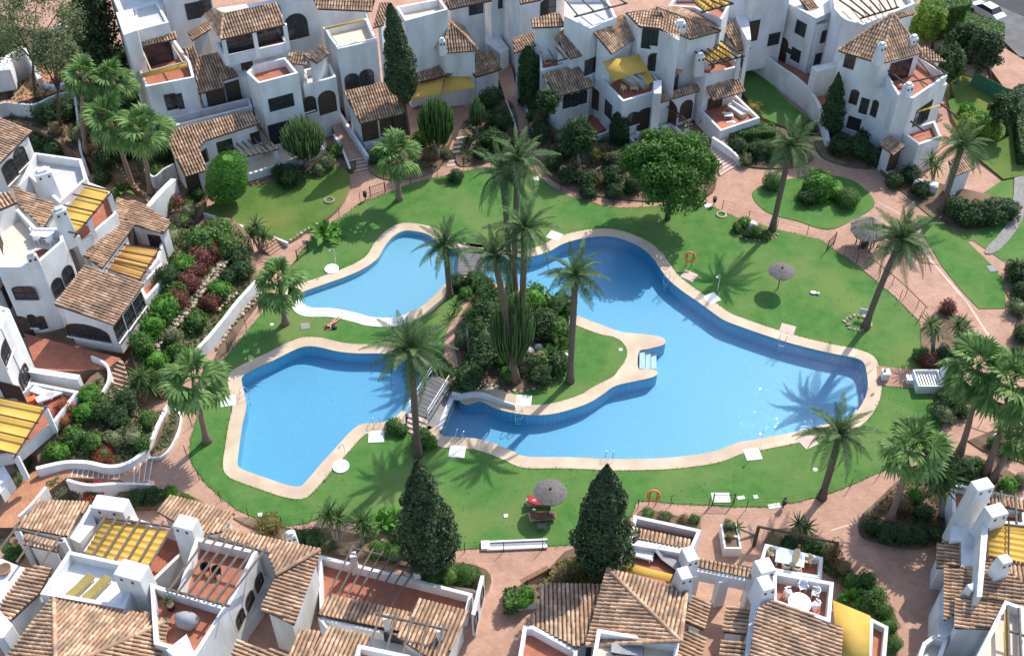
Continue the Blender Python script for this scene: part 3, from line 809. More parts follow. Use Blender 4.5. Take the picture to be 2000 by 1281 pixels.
    def awning(s, a, b, c, d, za, zb, mat='yellow_fabric', waves=0, amp=0.12, rows=1, name='awning'):
        """cloth between edge a-b (height za) and d-c (height zb); waves sag along a->d, rows of cloth side by side"""
        za, zb = s.Z(za), s.Z(zb)
        A, B, C_, D = G(*a, za), G(*b, za), G(*c, zb), G(*d, zb)
        fo = None
        for r_ in range(rows):
            u0, u1 = (r_ + (0.03 if rows > 1 else 0)) / rows, (r_ + (0.97 if rows > 1 else 1)) / rows
            mb = MB(); nu = 2; nv = max(2, waves * 8); vs = []
            for j in range(nv + 1):
                v = j / nv; sag = -amp * abs(math.sin(math.pi * v * waves)) ** 0.8 if waves else -0.08 * math.sin(math.pi * v)
                for i in range(nu + 1):
                    u = u0 + (u1 - u0) * i / nu
                    vs.append(A.lerp(B, u).lerp(D.lerp(C_, u), v) + Vector((0, 0, sag)))
            k = nu + 1
            mb.add(vs, [(j * k + i, j * k + i + 1, (j + 1) * k + i + 1, (j + 1) * k + i) for j in range(nv) for i in range(nu)])
            ob = mb.build(name if fo is None else 'cloth_strip', mat, s.root if fo is None else fo, smooth=True)
            sm = ob.modifiers.new('thick', 'SOLIDIFY'); sm.thickness = 0.025
            if fo is None: fo = ob
        return fo
    def chimney(s, px, py, z, w, d, h, yaw=0.0, taper=0.8, cap=True, holes=True):
        """px, py: centre of the top at height z"""
        z = s.Z(z)
        t = G(px, py, z); mb = MB().box((t.x, t.y, z - h), w, d, h, yaw, taper=taper); note_wall(mb)
        c = mb.build('chimney', 'white_plaster', s.root, bevel=0.08)
        if cap:
            MB().box((t.x, t.y, z), w * taper * 0.62, d * taper * 0.62, 0.22, yaw).build('chimney_pot', 'white_plaster', c, bevel=0.04)
        if holes:
            nb = MB()
            for k in (-1, 1):
                ax = Vector((math.cos(yaw), math.sin(yaw), 0)); ay = Vector((-ax.y, ax.x, 0))
                o = Vector((t.x, t.y, z - 0.45)) + ax * k * w * 0.2 * (1 if w > 0.6 else 0) - ay * (d * (taper + 0.02) / 2)
                nb.box(o, 0.16, 0.06, 0.2, yaw)
            nb.build('vent_hole', 'dark_glass', c)
        return c

def yaw_of(reg, a, b, z=3.0):
    (p, r_) = q(reg, a, b); d = G(*r_, z) - G(*p, z)
    return math.atan2(d.y, d.x)
# ------------------------------------------------------------------ the houses, traced block by block
HOUSES = []
def new_house(label, base, z, hs=1.0, ds=0.0):
    h = House('white_house', label, base, z); h.hs, h.ds = hs, ds; HOUSES.append(h); return h

# ---- A: stepped house top left of the pool
A = new_house('stepped white house with dark-shaded tiled roofs above the clipped box tree', (450, 330), 0.4, 1.18, 12)
A.fp(*q('R2', (110, 330), (400, 266)), 6.4, 7.5, 9.6)
A.fp(*q('R2', (402, 265), (715, 195)), 6.4, 7.5, 13.5)
A.block(q('R2', (22, 88), (135, 60), (168, 206), (75, 238)), 10.6)
A.terr(q('R2', (165, 208), (380, 152), (300, 10), (145, 50)), 9.9, 0.25, floor='grey_floor')
A.roof(q('R2', (165, 322), (430, 262), (425, 215), (132, 275)), 8.6, 22, wall=False)
A.terr(q('R2', (222, 588), (553, 524), (525, 415), (410, 255), (130, 300), (105, 318)), 7.3, 0.9)
A.pergola(*q('R2', (195, 328), (390, 288), (470, 418), (255, 472)), 8.2, 2, mat='pale_wood')
A.awning(*q('R2', (190, 500), (500, 425), (505, 455), (195, 530)), 7.9, 7.5)
A.awning(*q('R2', (335, 655), (545, 605), (550, 622), (340, 672)), 5.9, 5.6)
A.roof(q('R2', (575, 635), (757, 590), (742, 545), (850, 512), (760, 400), (720, 355), (580, 385), (560, 310), (470, 330), (520, 400), (540, 520)), 5.6, 17, base=3.0)
A.block(q('R2', (742, 545), (850, 512), (930, 560), (920, 480), (770, 440)), 5.9)
A.terr(q('R2', (360, 866), (944, 722), (925, 660), (345, 800)), 4.3, 0.75, floor='terracotta_floor')
A.roof(q('R2', (490, 1195), (635, 1150), (580, 1000), (625, 950), (1000, 832), (940, 745), (368, 888), (357, 940)), 2.9, 16, base=0)
A.terr(q('R2', (905, 490), (985, 565), (1255, 495), (1168, 388), (950, 440)), 7.3, 0.85)
A.block(q('R2', (740, 215), (1150, 112), (1100, 0), (690, 60)), 9.7)
A.terr(q('R2', (755, 385), (1187, 290), (1120, 185), (690, 285)), 8.0, 0.45, z0=7.1)
for pt in ((750, 260), (958, 215), (1165, 168)):
    p = q('R2', pt)[0]; t = G(*p, A.Z(9.6)); A.mesh(MB().box((t.x, t.y - 0.15, A.Z(7.4)), 0.4, 0.4, A.Z(9.7) - A.Z(7.4), 0.25), 'post', 'white_plaster')
Q = A.plane_pts(q('R2', (732, 268), (1165, 165), (1100, 18), (748, 92)), 9.8, 24)
A.roof3(Q, wall=False)
A.roof(q('R2', (622, 100), (728, 262), (748, 92), (690, 55)), 9.8, 24, wall=False); A.ridge(Q[0], Q[3])
A.roof(q('R2', (535, 275), (665, 195), (640, 145), (507, 220)), 8.0, 20, base=4)
A.pergola(*q('R2', (690, 938), (995, 862), (1100, 1005), (850, 1062)), 2.7, 8, mat='grey_wood', posts=q('R2', (1100, 1005)), pz=0.2)
A.awning(*q('R2', (690, 930), (1000, 855), (1010, 890), (705, 965)), 2.75, 2.55, waves=0)
A.terr(q('R2', (1290, 585), (1510, 520), (1470, 430), (1295, 470)), 5.6, 0.8, floor='grey_floor')
A.roof(q('R2', (1205, 428), (1312, 440), (1290, 352), (1188, 360)), 7.2, 18, base=3)
A.roof(q('R2', (1378, 428), (1462, 362), (1412, 300), (1290, 372)), 7.2, 18, base=3)
A.fp(*q('R2', (1180, 330), (1420, 270)), 6.0, 5, 12.5)
for x, y, w, h, a in ((1140, 695, 2.3, 1.3, 0), (395, 690, 0.9, 1.6, 0), (440, 690, 0.9, 1.6, 0), (545, 75, 1.3, 1.6, 0), (630, 50, 1.0, 1.5, 0), (310, 375, 2.6, 2.2, 0), (850, 300, 3.0, 1.5, 0), (1060, 250, 3.0, 1.5, 0),
                      (1335, 710, 1.1, 1.8, .55), (760, 990, 1.4, 1.2, 0), (965, 935, 0.8, 1.2, 0), (620, 1060, 0.8, 1.3, 0), (1130, 900, 2.0, 2.2, 0), (1240, 180, 2.2, 2.6, 1.1)):
    A.win(*q('R2', (x, y))[0], w, h, a)
for x, y, w, h, a in ((700, 670, 1.6, 2.1, 0), (815, 620, 1.3, 2.1, 0), (1450, 690, 1.7, 2.4, .8), (905, 430, 1.0, 1.8, 0), (545, 1235, 1.1, 1.9, 0)):
    A.door(*q('R2', (x, y))[0], w, h, a)

# ---- B: house with the curved parapet tower and yellow porch awnings
B = new_house('white house with scooped tower parapet and long yellow porch awning', (780, 250), 0.6, 1.2, 12)
B.fp(*q('R3', (95, 205), (440, 105)), 6.5, 6, 10.2)
B.roof(q('R3', (72, 64), (462, 80), (500, -60), (20, -60)), 10.4, 16, wall=False)
B.terr(q('R3', (218, 352), (500, 292), (430, 130), (115, 200)), 7.3, 0.8, floor='cream_floor')
B.awning(*q('R3', (125, 200), (405, 135), (408, 150), (128, 216)), 8.7, 8.5)
B.pergola(*q('R3', (118, 205), (425, 110), (480, 272), (235, 330)), 8.4, 2, mat='white_trim', r_=0.05)
B.roof(q('R3', (380, 885), (692, 812), (690, 660), (540, 590), (258, 655)), 3.2, 17, base=0.3)
B.roof(q('R3', (470, 200), (545, 180), (590, 20), (520, 20)), 8.6, 17, base=3)
B.terr(q('R3', (700, 152), (1004, 70), (950, -10), (635, 50)), 8.6, 0.8, floor='cream_floor')
B.hip(q('C3', (285, 445), (500, 612), (910, 578), (745, 330)), 5.5, q('C3', (580, 258)), 7.2, base=0)
B.roof(q('C3', (190, 602), (314, 545), (160, 375), (70, 400)), 4.7, 8, base=0)
B.terr(q('C3', (195, 735), (490, 650), (330, 545), (120, 600)), 4.4, 0.7, floor='terracotta_floor')
B.roof(q('C3', (228, 945), (800, 802), (875, 890), (1183, 795), (1050, 588), (640, 680), (215, 765)), 3.3, 5, base=0.5)
B.awning(*q('C3', (232, 958), (795, 818), (885, 1008), (75, 1158)), 3.1, 2.5, rows=2)
B.roof(q('C3', (570, 112), (1062, 8), (900, -90), (470, -60)), 7.6, 12, base=0)
B.fp(*q('C3', (1060, 310), (1395, 235)), 4.5, 5, 13)
B.block(q('C3', (770, 360), (1000, 500), (1160, 620), (1260, 560), (1060, 300)), 3.4)
for x, y, w, h, a in ((320, 585, 1.35, 1.7, .6), (425, 555, 1.35, 1.7, .6), (10, 745, 0.9, 1.5, .4)): B.win(*q('R3', (x, y))[0], w, h, a)
B.win(*q('R3', (300, 235))[0], 2.8, 2.3, mat='shutter', bars=3)
for x, y, w, h in ((450, 940, 1.5, 1.9), (570, 905, 1.3, 1.9), (650, 890, 1.3, 1.8)): B.door(*q('R3', (x, y))[0], w, h)
B.win(*q('C3', (1180, 40))[0], 0.8, 1.0, .3); B.win(*q('C3', (880, 110))[0], 1.4, 1.0)
B.chimney(*q('C3', (490, 460))[0], 8.2, 0.7, 0.6, 1.6, 0.2)

# ---- C1: house with the plain yellow awning above its terrace
C1 = new_house('white house with sloping yellow awning over its roof terrace', (1150, 250), 0.6, 1.3, 11)
C1.fp(*q('R4', (60, 140), (375, 70)), 6.5, 5, 10.5)
C1.roof(q('R4', (60, 30), (215, 0), (200, -60), (40, -60)), 10.6, 18, wall=False)
C1.terr(q('R4', (385, 120), (575, 212), (770, 130), (700, -20), (390, -20)), 8.4, 0.5, floor='grey_floor')
C1.pergola(*q('R4', (390, 0), (700, -60), (830, 20), (480, 110)), 9.4, 4, mat='grey_wood')
C1.roof(q('R4', (150, 205), (395, 195), (345, 92), (140, 145)), 7.4, 16, base=2)
C1.roof(q('R4', (15, 392), (305, 285), (345, 180), (5, 290)), 5.8, 16, base=1)
C1.roof(q('R4', (430, 432), (620, 376), (410, 190), (310, 280)), 5.9, 18, base=0.3)
C1.terr(q('R4', (210, 520), (400, 480), (350, 370), (200, 400)), 5.0, 0.7)
C1.pergola(*q('R4', (215, 390), (330, 360), (390, 430), (245, 470)), 5.9, 3, mat='dark_wood', r_=0.06)
C1.roof(q('R4', (325, 712), (607, 636), (495, 480), (222, 548)), 3.9, 17, base=0.3)
C1.roof(q('R4', (732, 398), (937, 262), (812, 105), (598, 238)), 6.9, 20, base=0.3)
C1.block(q('R4', (935, 200), (1085, 215), (1230, 300), (1235, 130), (1070, 60), (830, 90)), 8.2)
C1.roof(q('R4', (938, 198), (1085, 213), (1230, 296), (1232, 132), (1070, 62), (835, 92)), 8.25, -3, wall=False)
C1.roof(q('R4', (1003, 212), (1098, 152), (1040, 105), (952, 150)), 7.9, 20, wall=False)
C1.terr(q('R4', (662, 590), (815, 748), (1045, 680), (1088, 605), (960, 425), (690, 470)), 4.4, 0.6)
C1.block(q('R4', (1040, 600), (1100, 590), (1100, 690), (1045, 690)), 5.3)
C1.awning(*q('R4', (668, 455), (932, 400), (1003, 516), (745, 600)), 6.3, 5.5)
C1.awning(*q('R4', (945, 540), (1000, 515), (1050, 600), (1000, 620)), 5.2, 4.9, waves=4, rows=3)
for x, y, w, h, a in ((405, 745, .8, 1.5, .3), (463, 735, .8, 1.5, .3), (520, 715, .8, 1.5, .3), (575, 490, 1.3, 1.6, 0), (890, 875, 1.2, 1.4, .4), (990, 280, .8, 2.2, .4), (1050, 280, .55, 1.6, 0), (905, 110, .9, 1.4, .4), (835, 90, .9, 1.0, .3), (265, 60, 1.6, 1.9, .4), (1050, 460, 1.2, 1.9, .5), (710, 810, 1.2, 1.6, 0)):
    C1.win(*q('R4', (x, y))[0], w, h, a)
for x, y, w, h, a in ((975, 875, 1.5, 2.3, .4), (610, 730, .9, 2.2, .3)): C1.door(*q('R4', (x, y))[0], w, h, a)

# ---- C2: house with the slatted yellow pergola
C2 = new_house('white house with slatted yellow pergola shade and big hipped roof', (1380, 230), 0.6, 1.25, 11)
P2 = C2.plane_pts(q('C4', (590, 512), (988, 405), (140, 102), (362, 412)), 7.6, 22)
C2.roof3(P2, base=0.3)
_r0, _r1 = P2[2], G(*q('C4', (960, 375))[0], P2[2].z)
C2.roof(q('C4', (985, 398), (640, 105), (300, 92), (142, 100)), 7.8, 6, base=0.3)
C2.ridge(P2[1], P2[2])
C2.terr(q('C4', (410, 722), (795, 985), (1240, 862), (985, 470), (570, 540)), 4.9, 0.9)
C2.pergola(*q('C4', (480, 560), (880, 468), (1268, 722), (868, 825)), 6.2, 6, mat='dark_wood', cross=('cd', 'ab'), posts=q('C4', (1225, 730)), pz=4.0)
C2.awning(*q('C4', (505, 600), (945, 500), (1180, 715), (790, 812)), 6.0, 6.0, mat='yellow_fabric', waves=7, amp=.16, rows=5)
C2.chimney(*q('C4', (455, 290))[0], 8.8, 1.5, 1.0, 5.5, 0.2, taper=.7)
C2.chimney(*q('C4', (720, 720))[0], 6.4, 1.0, 0.8, 2.2, 0.2)
C2.roof(q('C4', (1210, 668), (1378, 622), (1080, 232), (925, 272)), 5.2, 18, base=0.3)
C2.block(q('C4', (1020, 100), (1330, 60), (1380, 520), (1330, 520), (1140, 160), (960, 250)), 6.4)
C2.awning(*q('C4', (650, 10), (1000, -60), (1100, 60), (770, 160)), 9.4, 9.4, waves=5, amp=.16, rows=4)
C2.pergola(*q('C4', (640, 30), (900, -40), (1120, 40), (760, 140)), 9.6, 4, mat='dark_wood')
C2.terr(q('C4', (300, 80), (640, 100), (1000, 260), (1100, 80), (900, -60), (400, -60)), 8.4, 0.6)
C2.roof(q('R4', (1030, 775), (1390, 664), (1360, 620), (1100, 698)), 3.3, 24, base=0.3)
C2.roof(q('R4', (1475, 742), (1717, 672), (1665, 570), (1432, 640)), 3.2, 20, wall=False)
C2.roof(q('R4', (1170, 582), (1254, 520), (1190, 452), (1106, 522)), 4.7, 22, base=0.3)
C2.terr(q('R4', (1365, 790), (1535, 965), (1825, 868), (1650, 700)), 1.9, 0.45)
C2.terr(q('R4', (855, 1005), (965, 1125), (1290, 1010), (1180, 900)), 1.2, 0.4, floor='paving_orange')
C2.pergola(*q('R4', (1115, 755), (1130, 750), (1310, 915), (1290, 925)), 2.6, 2, mat='dark_wood', posts=q('R4', (1290, 925)), pz=0.0)
for x, y, w, h, a in ((1165, 830, 1.7, 2.6, .85), (1280, 810, 1.4, 2.2, .7), (1490, 770, 1.6, 1.6, 0), (1210, 610, .9, 1.4, 0)): C2.door(*q('R4', (x, y))[0], w, h, a)
C2.win(*q('R4', (1690, 460))[0], .4, 1.0); C2.door(*q('R4', (1770, 220))[0], 1.4, 2.4)

# ---- D: house at the top right with pyramid roof, and the row behind its walkway
D = new_house('white corner house with pyramid tiled roof and beam-framed roof terrace', (1760, 300), 0.3, 1.05, 6)
D.block(q('R5', (740, 480), (1065, 668), (1385, 555), (1150, 290), (945, 420)), 6.3)
D.block(q('R5', (488, 440), (720, 393), (745, 420), (520, 475)), 4.6)
D.terr(q('D7', (95, 655), (285, 965), (430, 985), (772, 755), (485, 555)), 7.2, 0.85)
D.hip(q('R5', (668, 335), (945, 420), (1214, 348), (1020, 200)), 8.8, q('R5', (1020, 96)), 11.3, base=0, over=.12)
D.beam(*q('D7', (100, 650), (345, 835)), 7.7, name='beam', mat='dark_wood'); D.beam(*q('D7', (360, 835), (780, 738)), 7.7, mat='dark_wood'); D.beam(*q('D7', (480, 560), (770, 742)), 7.7, mat='dark_wood')
D.pergola(*q('D7', (480, 600), (560, 570), (735, 735), (640, 800)), 7.3, 2, mat='dark_wood', r_=.06)
D.chimney(*q('D7', (385, 850))[0], 8.2, 1.0, 0.8, 1.6, 0.4); D.chimney(*q('R5', (955, 295))[0], 10.9, .9, .8, 2.0, 0.4); D.chimney(*q('R5', (1165, 245))[0], 10.0, .9, .8, 2.0, 0.4)
D.roof(q('R5', (735, 592), (862, 668), (962, 600), (790, 470), (722, 506)), 4.4, 20, base=0)
D.roof(q('R5', (935, 950), (1030, 1022), (1106, 966), (1000, 888)), 2.7, 20, base=0)
D.terr(q('R5', (1095, 880), (1195, 955), (1345, 900), (1300, 795), (1130, 845)), 3.5, 0.6)
D.beam(*q('R5', (1100, 768), (1235, 868)), 4.4, mat='dark_wood'); D.beam(*q('R5', (1340, 685), (1460, 780)), 4.4, mat='dark_wood')
D.awning(*q('R5', (1105, 752), (1330, 688), (1335, 700), (1110, 765)), 5.2, 5.0)
D.roof(q('R5', (1420, 1165), (1570, 1105), (1530, 1010), (1390, 1060)), 2.7, 18, base=0)
D.roof(q('R5', (1215, 400), (1375, 410), (1240, 310), (1190, 330)), 6.2, 10, base=0)
for x, y, w, h, a in ((1065, 470, 2.4, 2.2, 0), (835, 700, .7, 1.6, 0), (905, 715, .6, 1.7, .3), (770, 640, .7, 1.5, .3), (768, 815, 1.2, 1.3, 0), (1215, 760, 2.6, 2.2, 0), (740, 405, .9, 1.4, 0)): D.win(*q('R5', (x, y))[0], w, h, a, bars=2)
D.door(*q('R5', (1025, 1060))[0], 1.0, 2.0)

D2 = new_house('white house row behind the raised walkway with arched front door', (1540, 110), 2.0, 1.15, 4)
D2.fp(*q('R5', (88, 270), (445, 478)), 2.0, 7, 7.4)
D2.fp(*q('R5', (470, 470), (720, 400)), 2.0, 5, 6.6)
D2.terr(q('R5', (640, 60), (700, 130), (830, 165), (1170, 25), (1100, -80), (620, -80)), 8.6, 0.6, floor='cream_floor')
D2.pergola(*q('R5', (640, -20), (1000, -90), (1050, 45), (830, 110)), 9.4, 7, mat='dark_wood')
D2.roof(q('R5', (515, 162), (582, 135), (480, -20), (405, -10)), 6.8, 20, base=2)
D2.block(q('R5', (-60, -30), (75, -60), (110, -30), (360, -80), (340, -200), (-60, -200)), 9.4)
D2.fp(*q('R5', (1040, 170), (1160, 85)), 5.5, 4, 8.2)
D2.roof(q('R5', (1045, 125), (1165, 92), (1160, 65), (1040, 95)), 8.4, 20, wall=False)
for x, y, w, h in ((418, 190, 1.2, 1.4), (582, 240, 1.1, 1.3), (385, 365, 1.1, 1.3), (545, 385, 1.3, 1.2), (240, 260, 1.2, 1.3), (380, 12, .9, 1.2)): D2.win(*q('R5', (x, y))[0], w, h, bars=2)
D2.door(*q('R5', (298, 325))[0], 1.2, 2.5, .6); D2.door(*q('R5', (105, 205))[0], 1.1, 2.2); D2.win(*q('R5', (345, 340))[0], .35, .45, bars=0)

# ---- E: tall house on the left with the yellow scalloped shades
E_ = new_house('tall white house on the left with scalloped yellow shades and cream terrace', (150, 660), 2.6)
E_.roof(q('R6', (0, 262), (166, 97), (-60, 10), (-200, 150)), 9.6, 16, base=2)
E_.terr(q('R6', (180, 208), (425, 242), (452, 345), (310, 470), (150, 330), (95, 385)), 8.0, 0.8, floor='grey_floor')
E_.chimney(*q('R6', (220, 305))[0], 10.0, 1.7, 1.3, 4.5, 0.5, taper=.75)
E_.roof(q('R6', (222, 602), (302, 490), (60, 378), (95, 480)), 8.2, 15, base=2)
E_.terr(q('R6', (415, 688), (608, 525), (575, 405), (440, 355), (325, 490), (345, 600)), 7.4, 0.8)
E_.awning(*q('R6', (445, 385), (570, 412), (400, 622), (285, 570)), 9.0, 9.0, mat='yellow_fabric', waves=1, amp=.1)
E_.pergola(*q('R6', (440, 375), (250, 600), (395, 630), (578, 408)), 9.2, 5, mat='dark_wood', cross=('cd',), r_=.07)
for k in range(4):
    t0, t1 = k / 4 + .03, (k + 1) / 4 - .03
    a, b, c, d = [G(*p, 9.1) for p in q('R6', (445, 385), (570, 412), (400, 622), (285, 570))]
for pp in ((462, 555), (570, 430), (400, 640)):
    t = G(*q('R6', pp)[0], 8.9); E_.mesh(MB().box((t.x, t.y, 7.0), .35, .35, 1.9, .7), 'post', 'white_plaster')
E_.roof(q('R6', (595, 1107), (750, 890), (440, 798), (283, 1000)), 5.5, 14, base=2)
E_.roof(q('R6', (530, 812), (702, 586), (606, 536), (432, 742)), 5.9, 14, base=2)
E_.roof(q('R6', (850, 630), (892, 574), (740, 475), (610, 448), (590, 528), (702, 586)), 5.0, 12, base=2)
E_.terr(q('R6', (533, 812), (635, 690), (700, 590), (860, 640), (830, 760), (740, 880)), 3.6, 0.5, z0=1.5)
E_.awning(*q('R6', (637, 690), (822, 714), (725, 868), (537, 806)), 4.9, 4.9, mat='orange_fabric', waves=5, amp=.14)
E_.pergola(*q('R6', (640, 688), (537, 806), (725, 868), (824, 714)), 5.15, 5, mat='dark_wood', r_=.06, cross=('ab', 'cd'))
E_.terr(q('R6', (760, 975), (870, 850), (840, 780), (720, 900)), 3.6, 0.6)
E_.terr(q('R6', (-20, 805), (95, 806), (205, 778), (332, 668), (318, 600), (190, 600), (95, 500), (-20, 560)), 9.3, 0.85, floor='cream_floor')
E_.chimney(*q('C8', (565, 245))[0], 11.2, 1.3, 0.9, 3.6, .7, taper=.72); E_.chimney(*q('C8', (300, 680))[0], 10.0, .9, .5, 1.2, .4)
E_.fp(*q('R6', (-60, 690), (105, 560)), 8.4, 5, 10.8)
E_.roof(q('R6', (-20, 515), (92, 468), (55, 415), (-60, 430)), 11.0, 18, wall=False)
E_.roof(q('R6', (-40, 985), (42, 850), (20, 830), (-60, 840)), 6.5, 18, base=2)
for x, y, w, h, a in ((130, 940, 1.7, 1.3, .35), (172, 1085, .55, 1.3, .25), (216, 1095, .55, 1.3, .25), (455, 1142, 3.6, 1.5, .8), (625, 1130, 1.2, 1.5, 0), (677, 1065, 1.2, 1.5, 0), (725, 1000, 1.2, 1.5, 0), (300, 910, 1.0, 1.6, .5), (355, 845, 1.0, 1.6, .5), (430, 635, 1.8, 1.2, 0), (522, 537, 2.4, 1.2, 0), (50, 305, 1.5, 1.8, .3), (105, 235, 1.5, 1.8, .6), (810, 670, 1.0, 1.2, 0)):
    E_.win(*q('R6', (x, y))[0], w, h, a)
for x, y, w, h, a in ((120, 1115, 1.3, 2.2, .6), (65, 620, 1.6, 2.2, .5), (5, 690, 1.2, 2.0, .4), (40, 950, 1.0, 2.0, 0), (690, 655, .9, 1.9, 0)): E_.door(*q('R6', (x, y))[0], w, h, a)

# ---- F: house at the left edge with the broad yellow awning
F_ = new_house('white house at the left edge with broad wavy yellow awning', (80, 800), 2.6)
F_.block(q('R7', (55, 70), (-40, 40), (-160, 260), (-30, 292)), 9.0)
F_.terr(q('R7', (55, 70), (0, 60), (-60, 180), (10, 190)), 9.1, .5, floor='grey_floor')
F_.terr(q('R7', (95, 935), (330, 740), (470, 560), (190, 505), (90, 600), (-200, 640), (-200, 980)), 3.3, 0.55)
F_.awning(*q('R7', (-120, 575), (268, 655), (92, 935), (-280, 840)), 5.0, 5.0, waves=3, amp=.2)
F_.pergola(*q('R7', (-120, 575), (-280, 840), (92, 935), (268, 655)), 5.25, 4, mat='dark_wood', r_=.06, cross=('cd',), posts=q('R7', (268, 660), (92, 940)), pz=2.5)
F_.fp(*q('R7', (190, 500), (480, 545)), 2.7, .5, 3.7)
F_.block(q('R7', (-40, 1040), (20, 1000), (70, 1080), (0, 1170)), 3.4)
for x, y, w, h, a in ((35, 318, 1.7, 1.4, .4), (145, 470, 1.6, 1.5, .4)): F_.win(*q('R7', (x, y))[0], w, h, a, bars=2)
F_.door(*q('R7', (75, 570))[0], 1.8, 1.9); F_.win(*q('R7', (12, 1100))[0], 1.0, 1.0)

# ---- H1: bottom left house with the big hipped roof, yellow pergola and white terrace
H1 = new_house('bottom left house with big hipped tile roof and yellow slatted pergola', (250, 1200), 0.0)
H1.roof(q('C7', (395, 205), (932, 225), (690, 572), (185, 478)), 2.9, 11, base=0)
H1.roof(q('C7', (250, 560), (620, 650), (600, 735), (240, 655)), 3.6, 9, base=0)
H1.block(q('C7', (700, 575), (940, 230), (1000, 450), (830, 640)), 2.6)
H1.chimney(*q('C7', (1140, 225))[0], 3.6, 2.6, 1.3, 3.4, yaw_of('C7', (900, 240), (1180, 280)), taper=.9, cap=False)
H1.awning(*q('B1', (690, 385), (1105, 455), (950, 720), (555, 592)), 4.0, 4.0, waves=6, amp=.12)
H1.pergola(*q('B1', (690, 365), (1135, 425), (960, 722), (540, 592)), 4.3, 7, mat='grey_wood', cross=('cd', 'ab'))
H1.terr(q('B1', (700, 300), (1290, 520), (1000, 800), (540, 600)), 2.2, 0.7, z0=0)
H1.pergola(*q('C7', (170, 480), (610, 590), (420, 880), (-30, 740)), 4.4, 3, mat='grey_wood', cross=('ab',), posts=q('C7', (165, 490), (650, 610)), pz=0)
H1.terr(q('B1', (452, 588), (930, 690), (815, 968), (262, 872)), 5.2, 0.9, floor='white_trim')
H1.chimney(*q('B1', (860, 712))[0], 6.9, 1.9, 1.3, 3.6, yaw_of('B1', (770, 690), (950, 740)), taper=.95, cap=False)
H1.chimney(*q('B1', (1215, 400))[0], 6.3, 1.6, 1.2, 4.4, yaw_of('B1', (1150, 380), (1270, 410)), taper=.85, cap=False)
H1.hip(q('B1', (355, 886), (1105, 1048), (1020, 1430), (-160, 1560)), 4.9, q('B1', (367, 1380)), 7.2, base=0)
H1.roof(q('B1', (10, 940), (190, 692), (345, 702), (262, 868), (-30, 1140)), 4.3, 12, base=0)
H1.block(q('B1', (-30, 640), (10, 640), (130, 690), (170, 700), (0, 960), (-60, 960)), 3.4)
H1.terr(q('B1', (985, 800), (1492, 955), (1290, 1275), (1010, 1200)), 5.6, 0.9)
H1.block(q('B1', (1090, 1240), (1225, 1135), (1290, 1290), (1200, 1330)), 6.2)
H1.block(q('B1', (-20, 960), (85, 1075), (20, 1160), (-40, 1160)), 5.6)
H1.terr(q('B1', (1160, 870), (1285, 500), (1690, 588), (1500, 968)), 5.2, 0.95, floor='terracotta_floor')
H1.pergola(*q('B2', (185, 280), (545, 375), (290, 715), (-60, 620)), 6.5, 7, mat='grey_wood', cross=('cd', 'ab'))
H1.roof(q('B1', (1108, 230), (1542, 342), (1475, 462), (1300, 490), (1035, 335)), 3.1, 11, base=0)
Q = H1.plane_pts(q('B2', (290, 240), (902, 374), (620, 532), (560, 388), (255, 292)), 4.6, 12)
H1.roof3(Q, base=0)
H1.roof(q('B2', (902, 386), (735, 852), (522, 748), (618, 536)), 4.5, 14, base=0); H1.ridge(Q[1], Q[2])
H1.roof(q('B2', (705, 1045), (640, 1180), (300, 1120), (372, 948)), 5.2, 14, base=0)
H1.block(q('B2', (310, 750), (560, 390), (600, 540), (520, 740), (370, 950), (330, 940)), 1.2)
H1.chimney(*q('B2', (712, 268))[0], 3.6, .8, .7, 1.4, .3)
for x, y, w, h, a in ((510, 575, .9, 1.2, .4), (450, 690, .9, 1.2, .4), (390, 805, .9, 1.2, .4)): H1.win(*q('B2', (x, y))[0], w, h, a, sill=False)
H1.win(*q('C7', (900, 490))[0], 1.6, 1.2, bars=0, mat='shutter', sill=False)

# ---- H2: bottom house between the two roof gardens
H2 = new_house('bottom house with open beam pergolas and long straw-coloured roof strip', (750, 1200), 0.0)
H2.terr(q('B2', (890, 400), (1880, 650), (1845, 790), (1480, 900), (900, 760)), 1.3, 0.9)
H2.block(q('B2', (1870, 780), (1930, 535), (1955, 535), (1895, 790)), 2.7)
for pt in ((1110, 395), (1515, 470)):
    t = G(*q('B2', pt)[0], 2.6); H2.mesh(MB().box((t.x, t.y, 0), .5, .5, 2.5, .2, taper=.85), 'post', 'white_plaster')
H2.pergola(*q('B2', (1110, 355), (1540, 455), (1345, 745), (955, 655)), 2.9, 8, mat='grey_wood', r_=.065, cross=('ab',))
H2.roof(q('B2', (962, 664), (1500, 785), (1425, 895), (885, 785)), 3.2, 10, base=0)
H2.roof(q('B2', (1530, 690), (1852, 772), (1690, 1120), (1390, 930)), 3.2, 10, base=0)
H2.terr(q('B2', (885, 800), (1690, 965), (1640, 1140), (1130, 1120)), 3.3, 0.9, floor='grey_floor')
H2.pergola(*q('B2', (1285, 780), (1690, 870), (1640, 1080), (1225, 985)), 5.0, 5, mat='grey_wood', r_=.075, cross=('ab',), posts=q('B2', (1320, 800), (1665, 880)), pz=2.0)
H2.roof(q('B2', (962, 868), (1224, 925), (1130, 1110), (800, 1110)), 4.6, 11, base=0)
H2.roof(q('B2', (765, 882), (905, 905), (810, 1110), (680, 1080)), 4.2, 11, base=0)
H2.terr(q('B2', (1145, 975), (1480, 1045), (1450, 1140), (1110, 1100)), 5.4, .7, floor='terracotta_floor')
H2.win(*q('B2', (1410, 955))[0], 1.8, 1.2, bars=0, sill=False)
H2.win(*q('B2', (1938, 660))[0], .8, 1.4, .6, sill=False, bars=0); H2.win(*q('B2', (1900, 820))[0], .8, 1.4, .6, sill=False, bars=0)

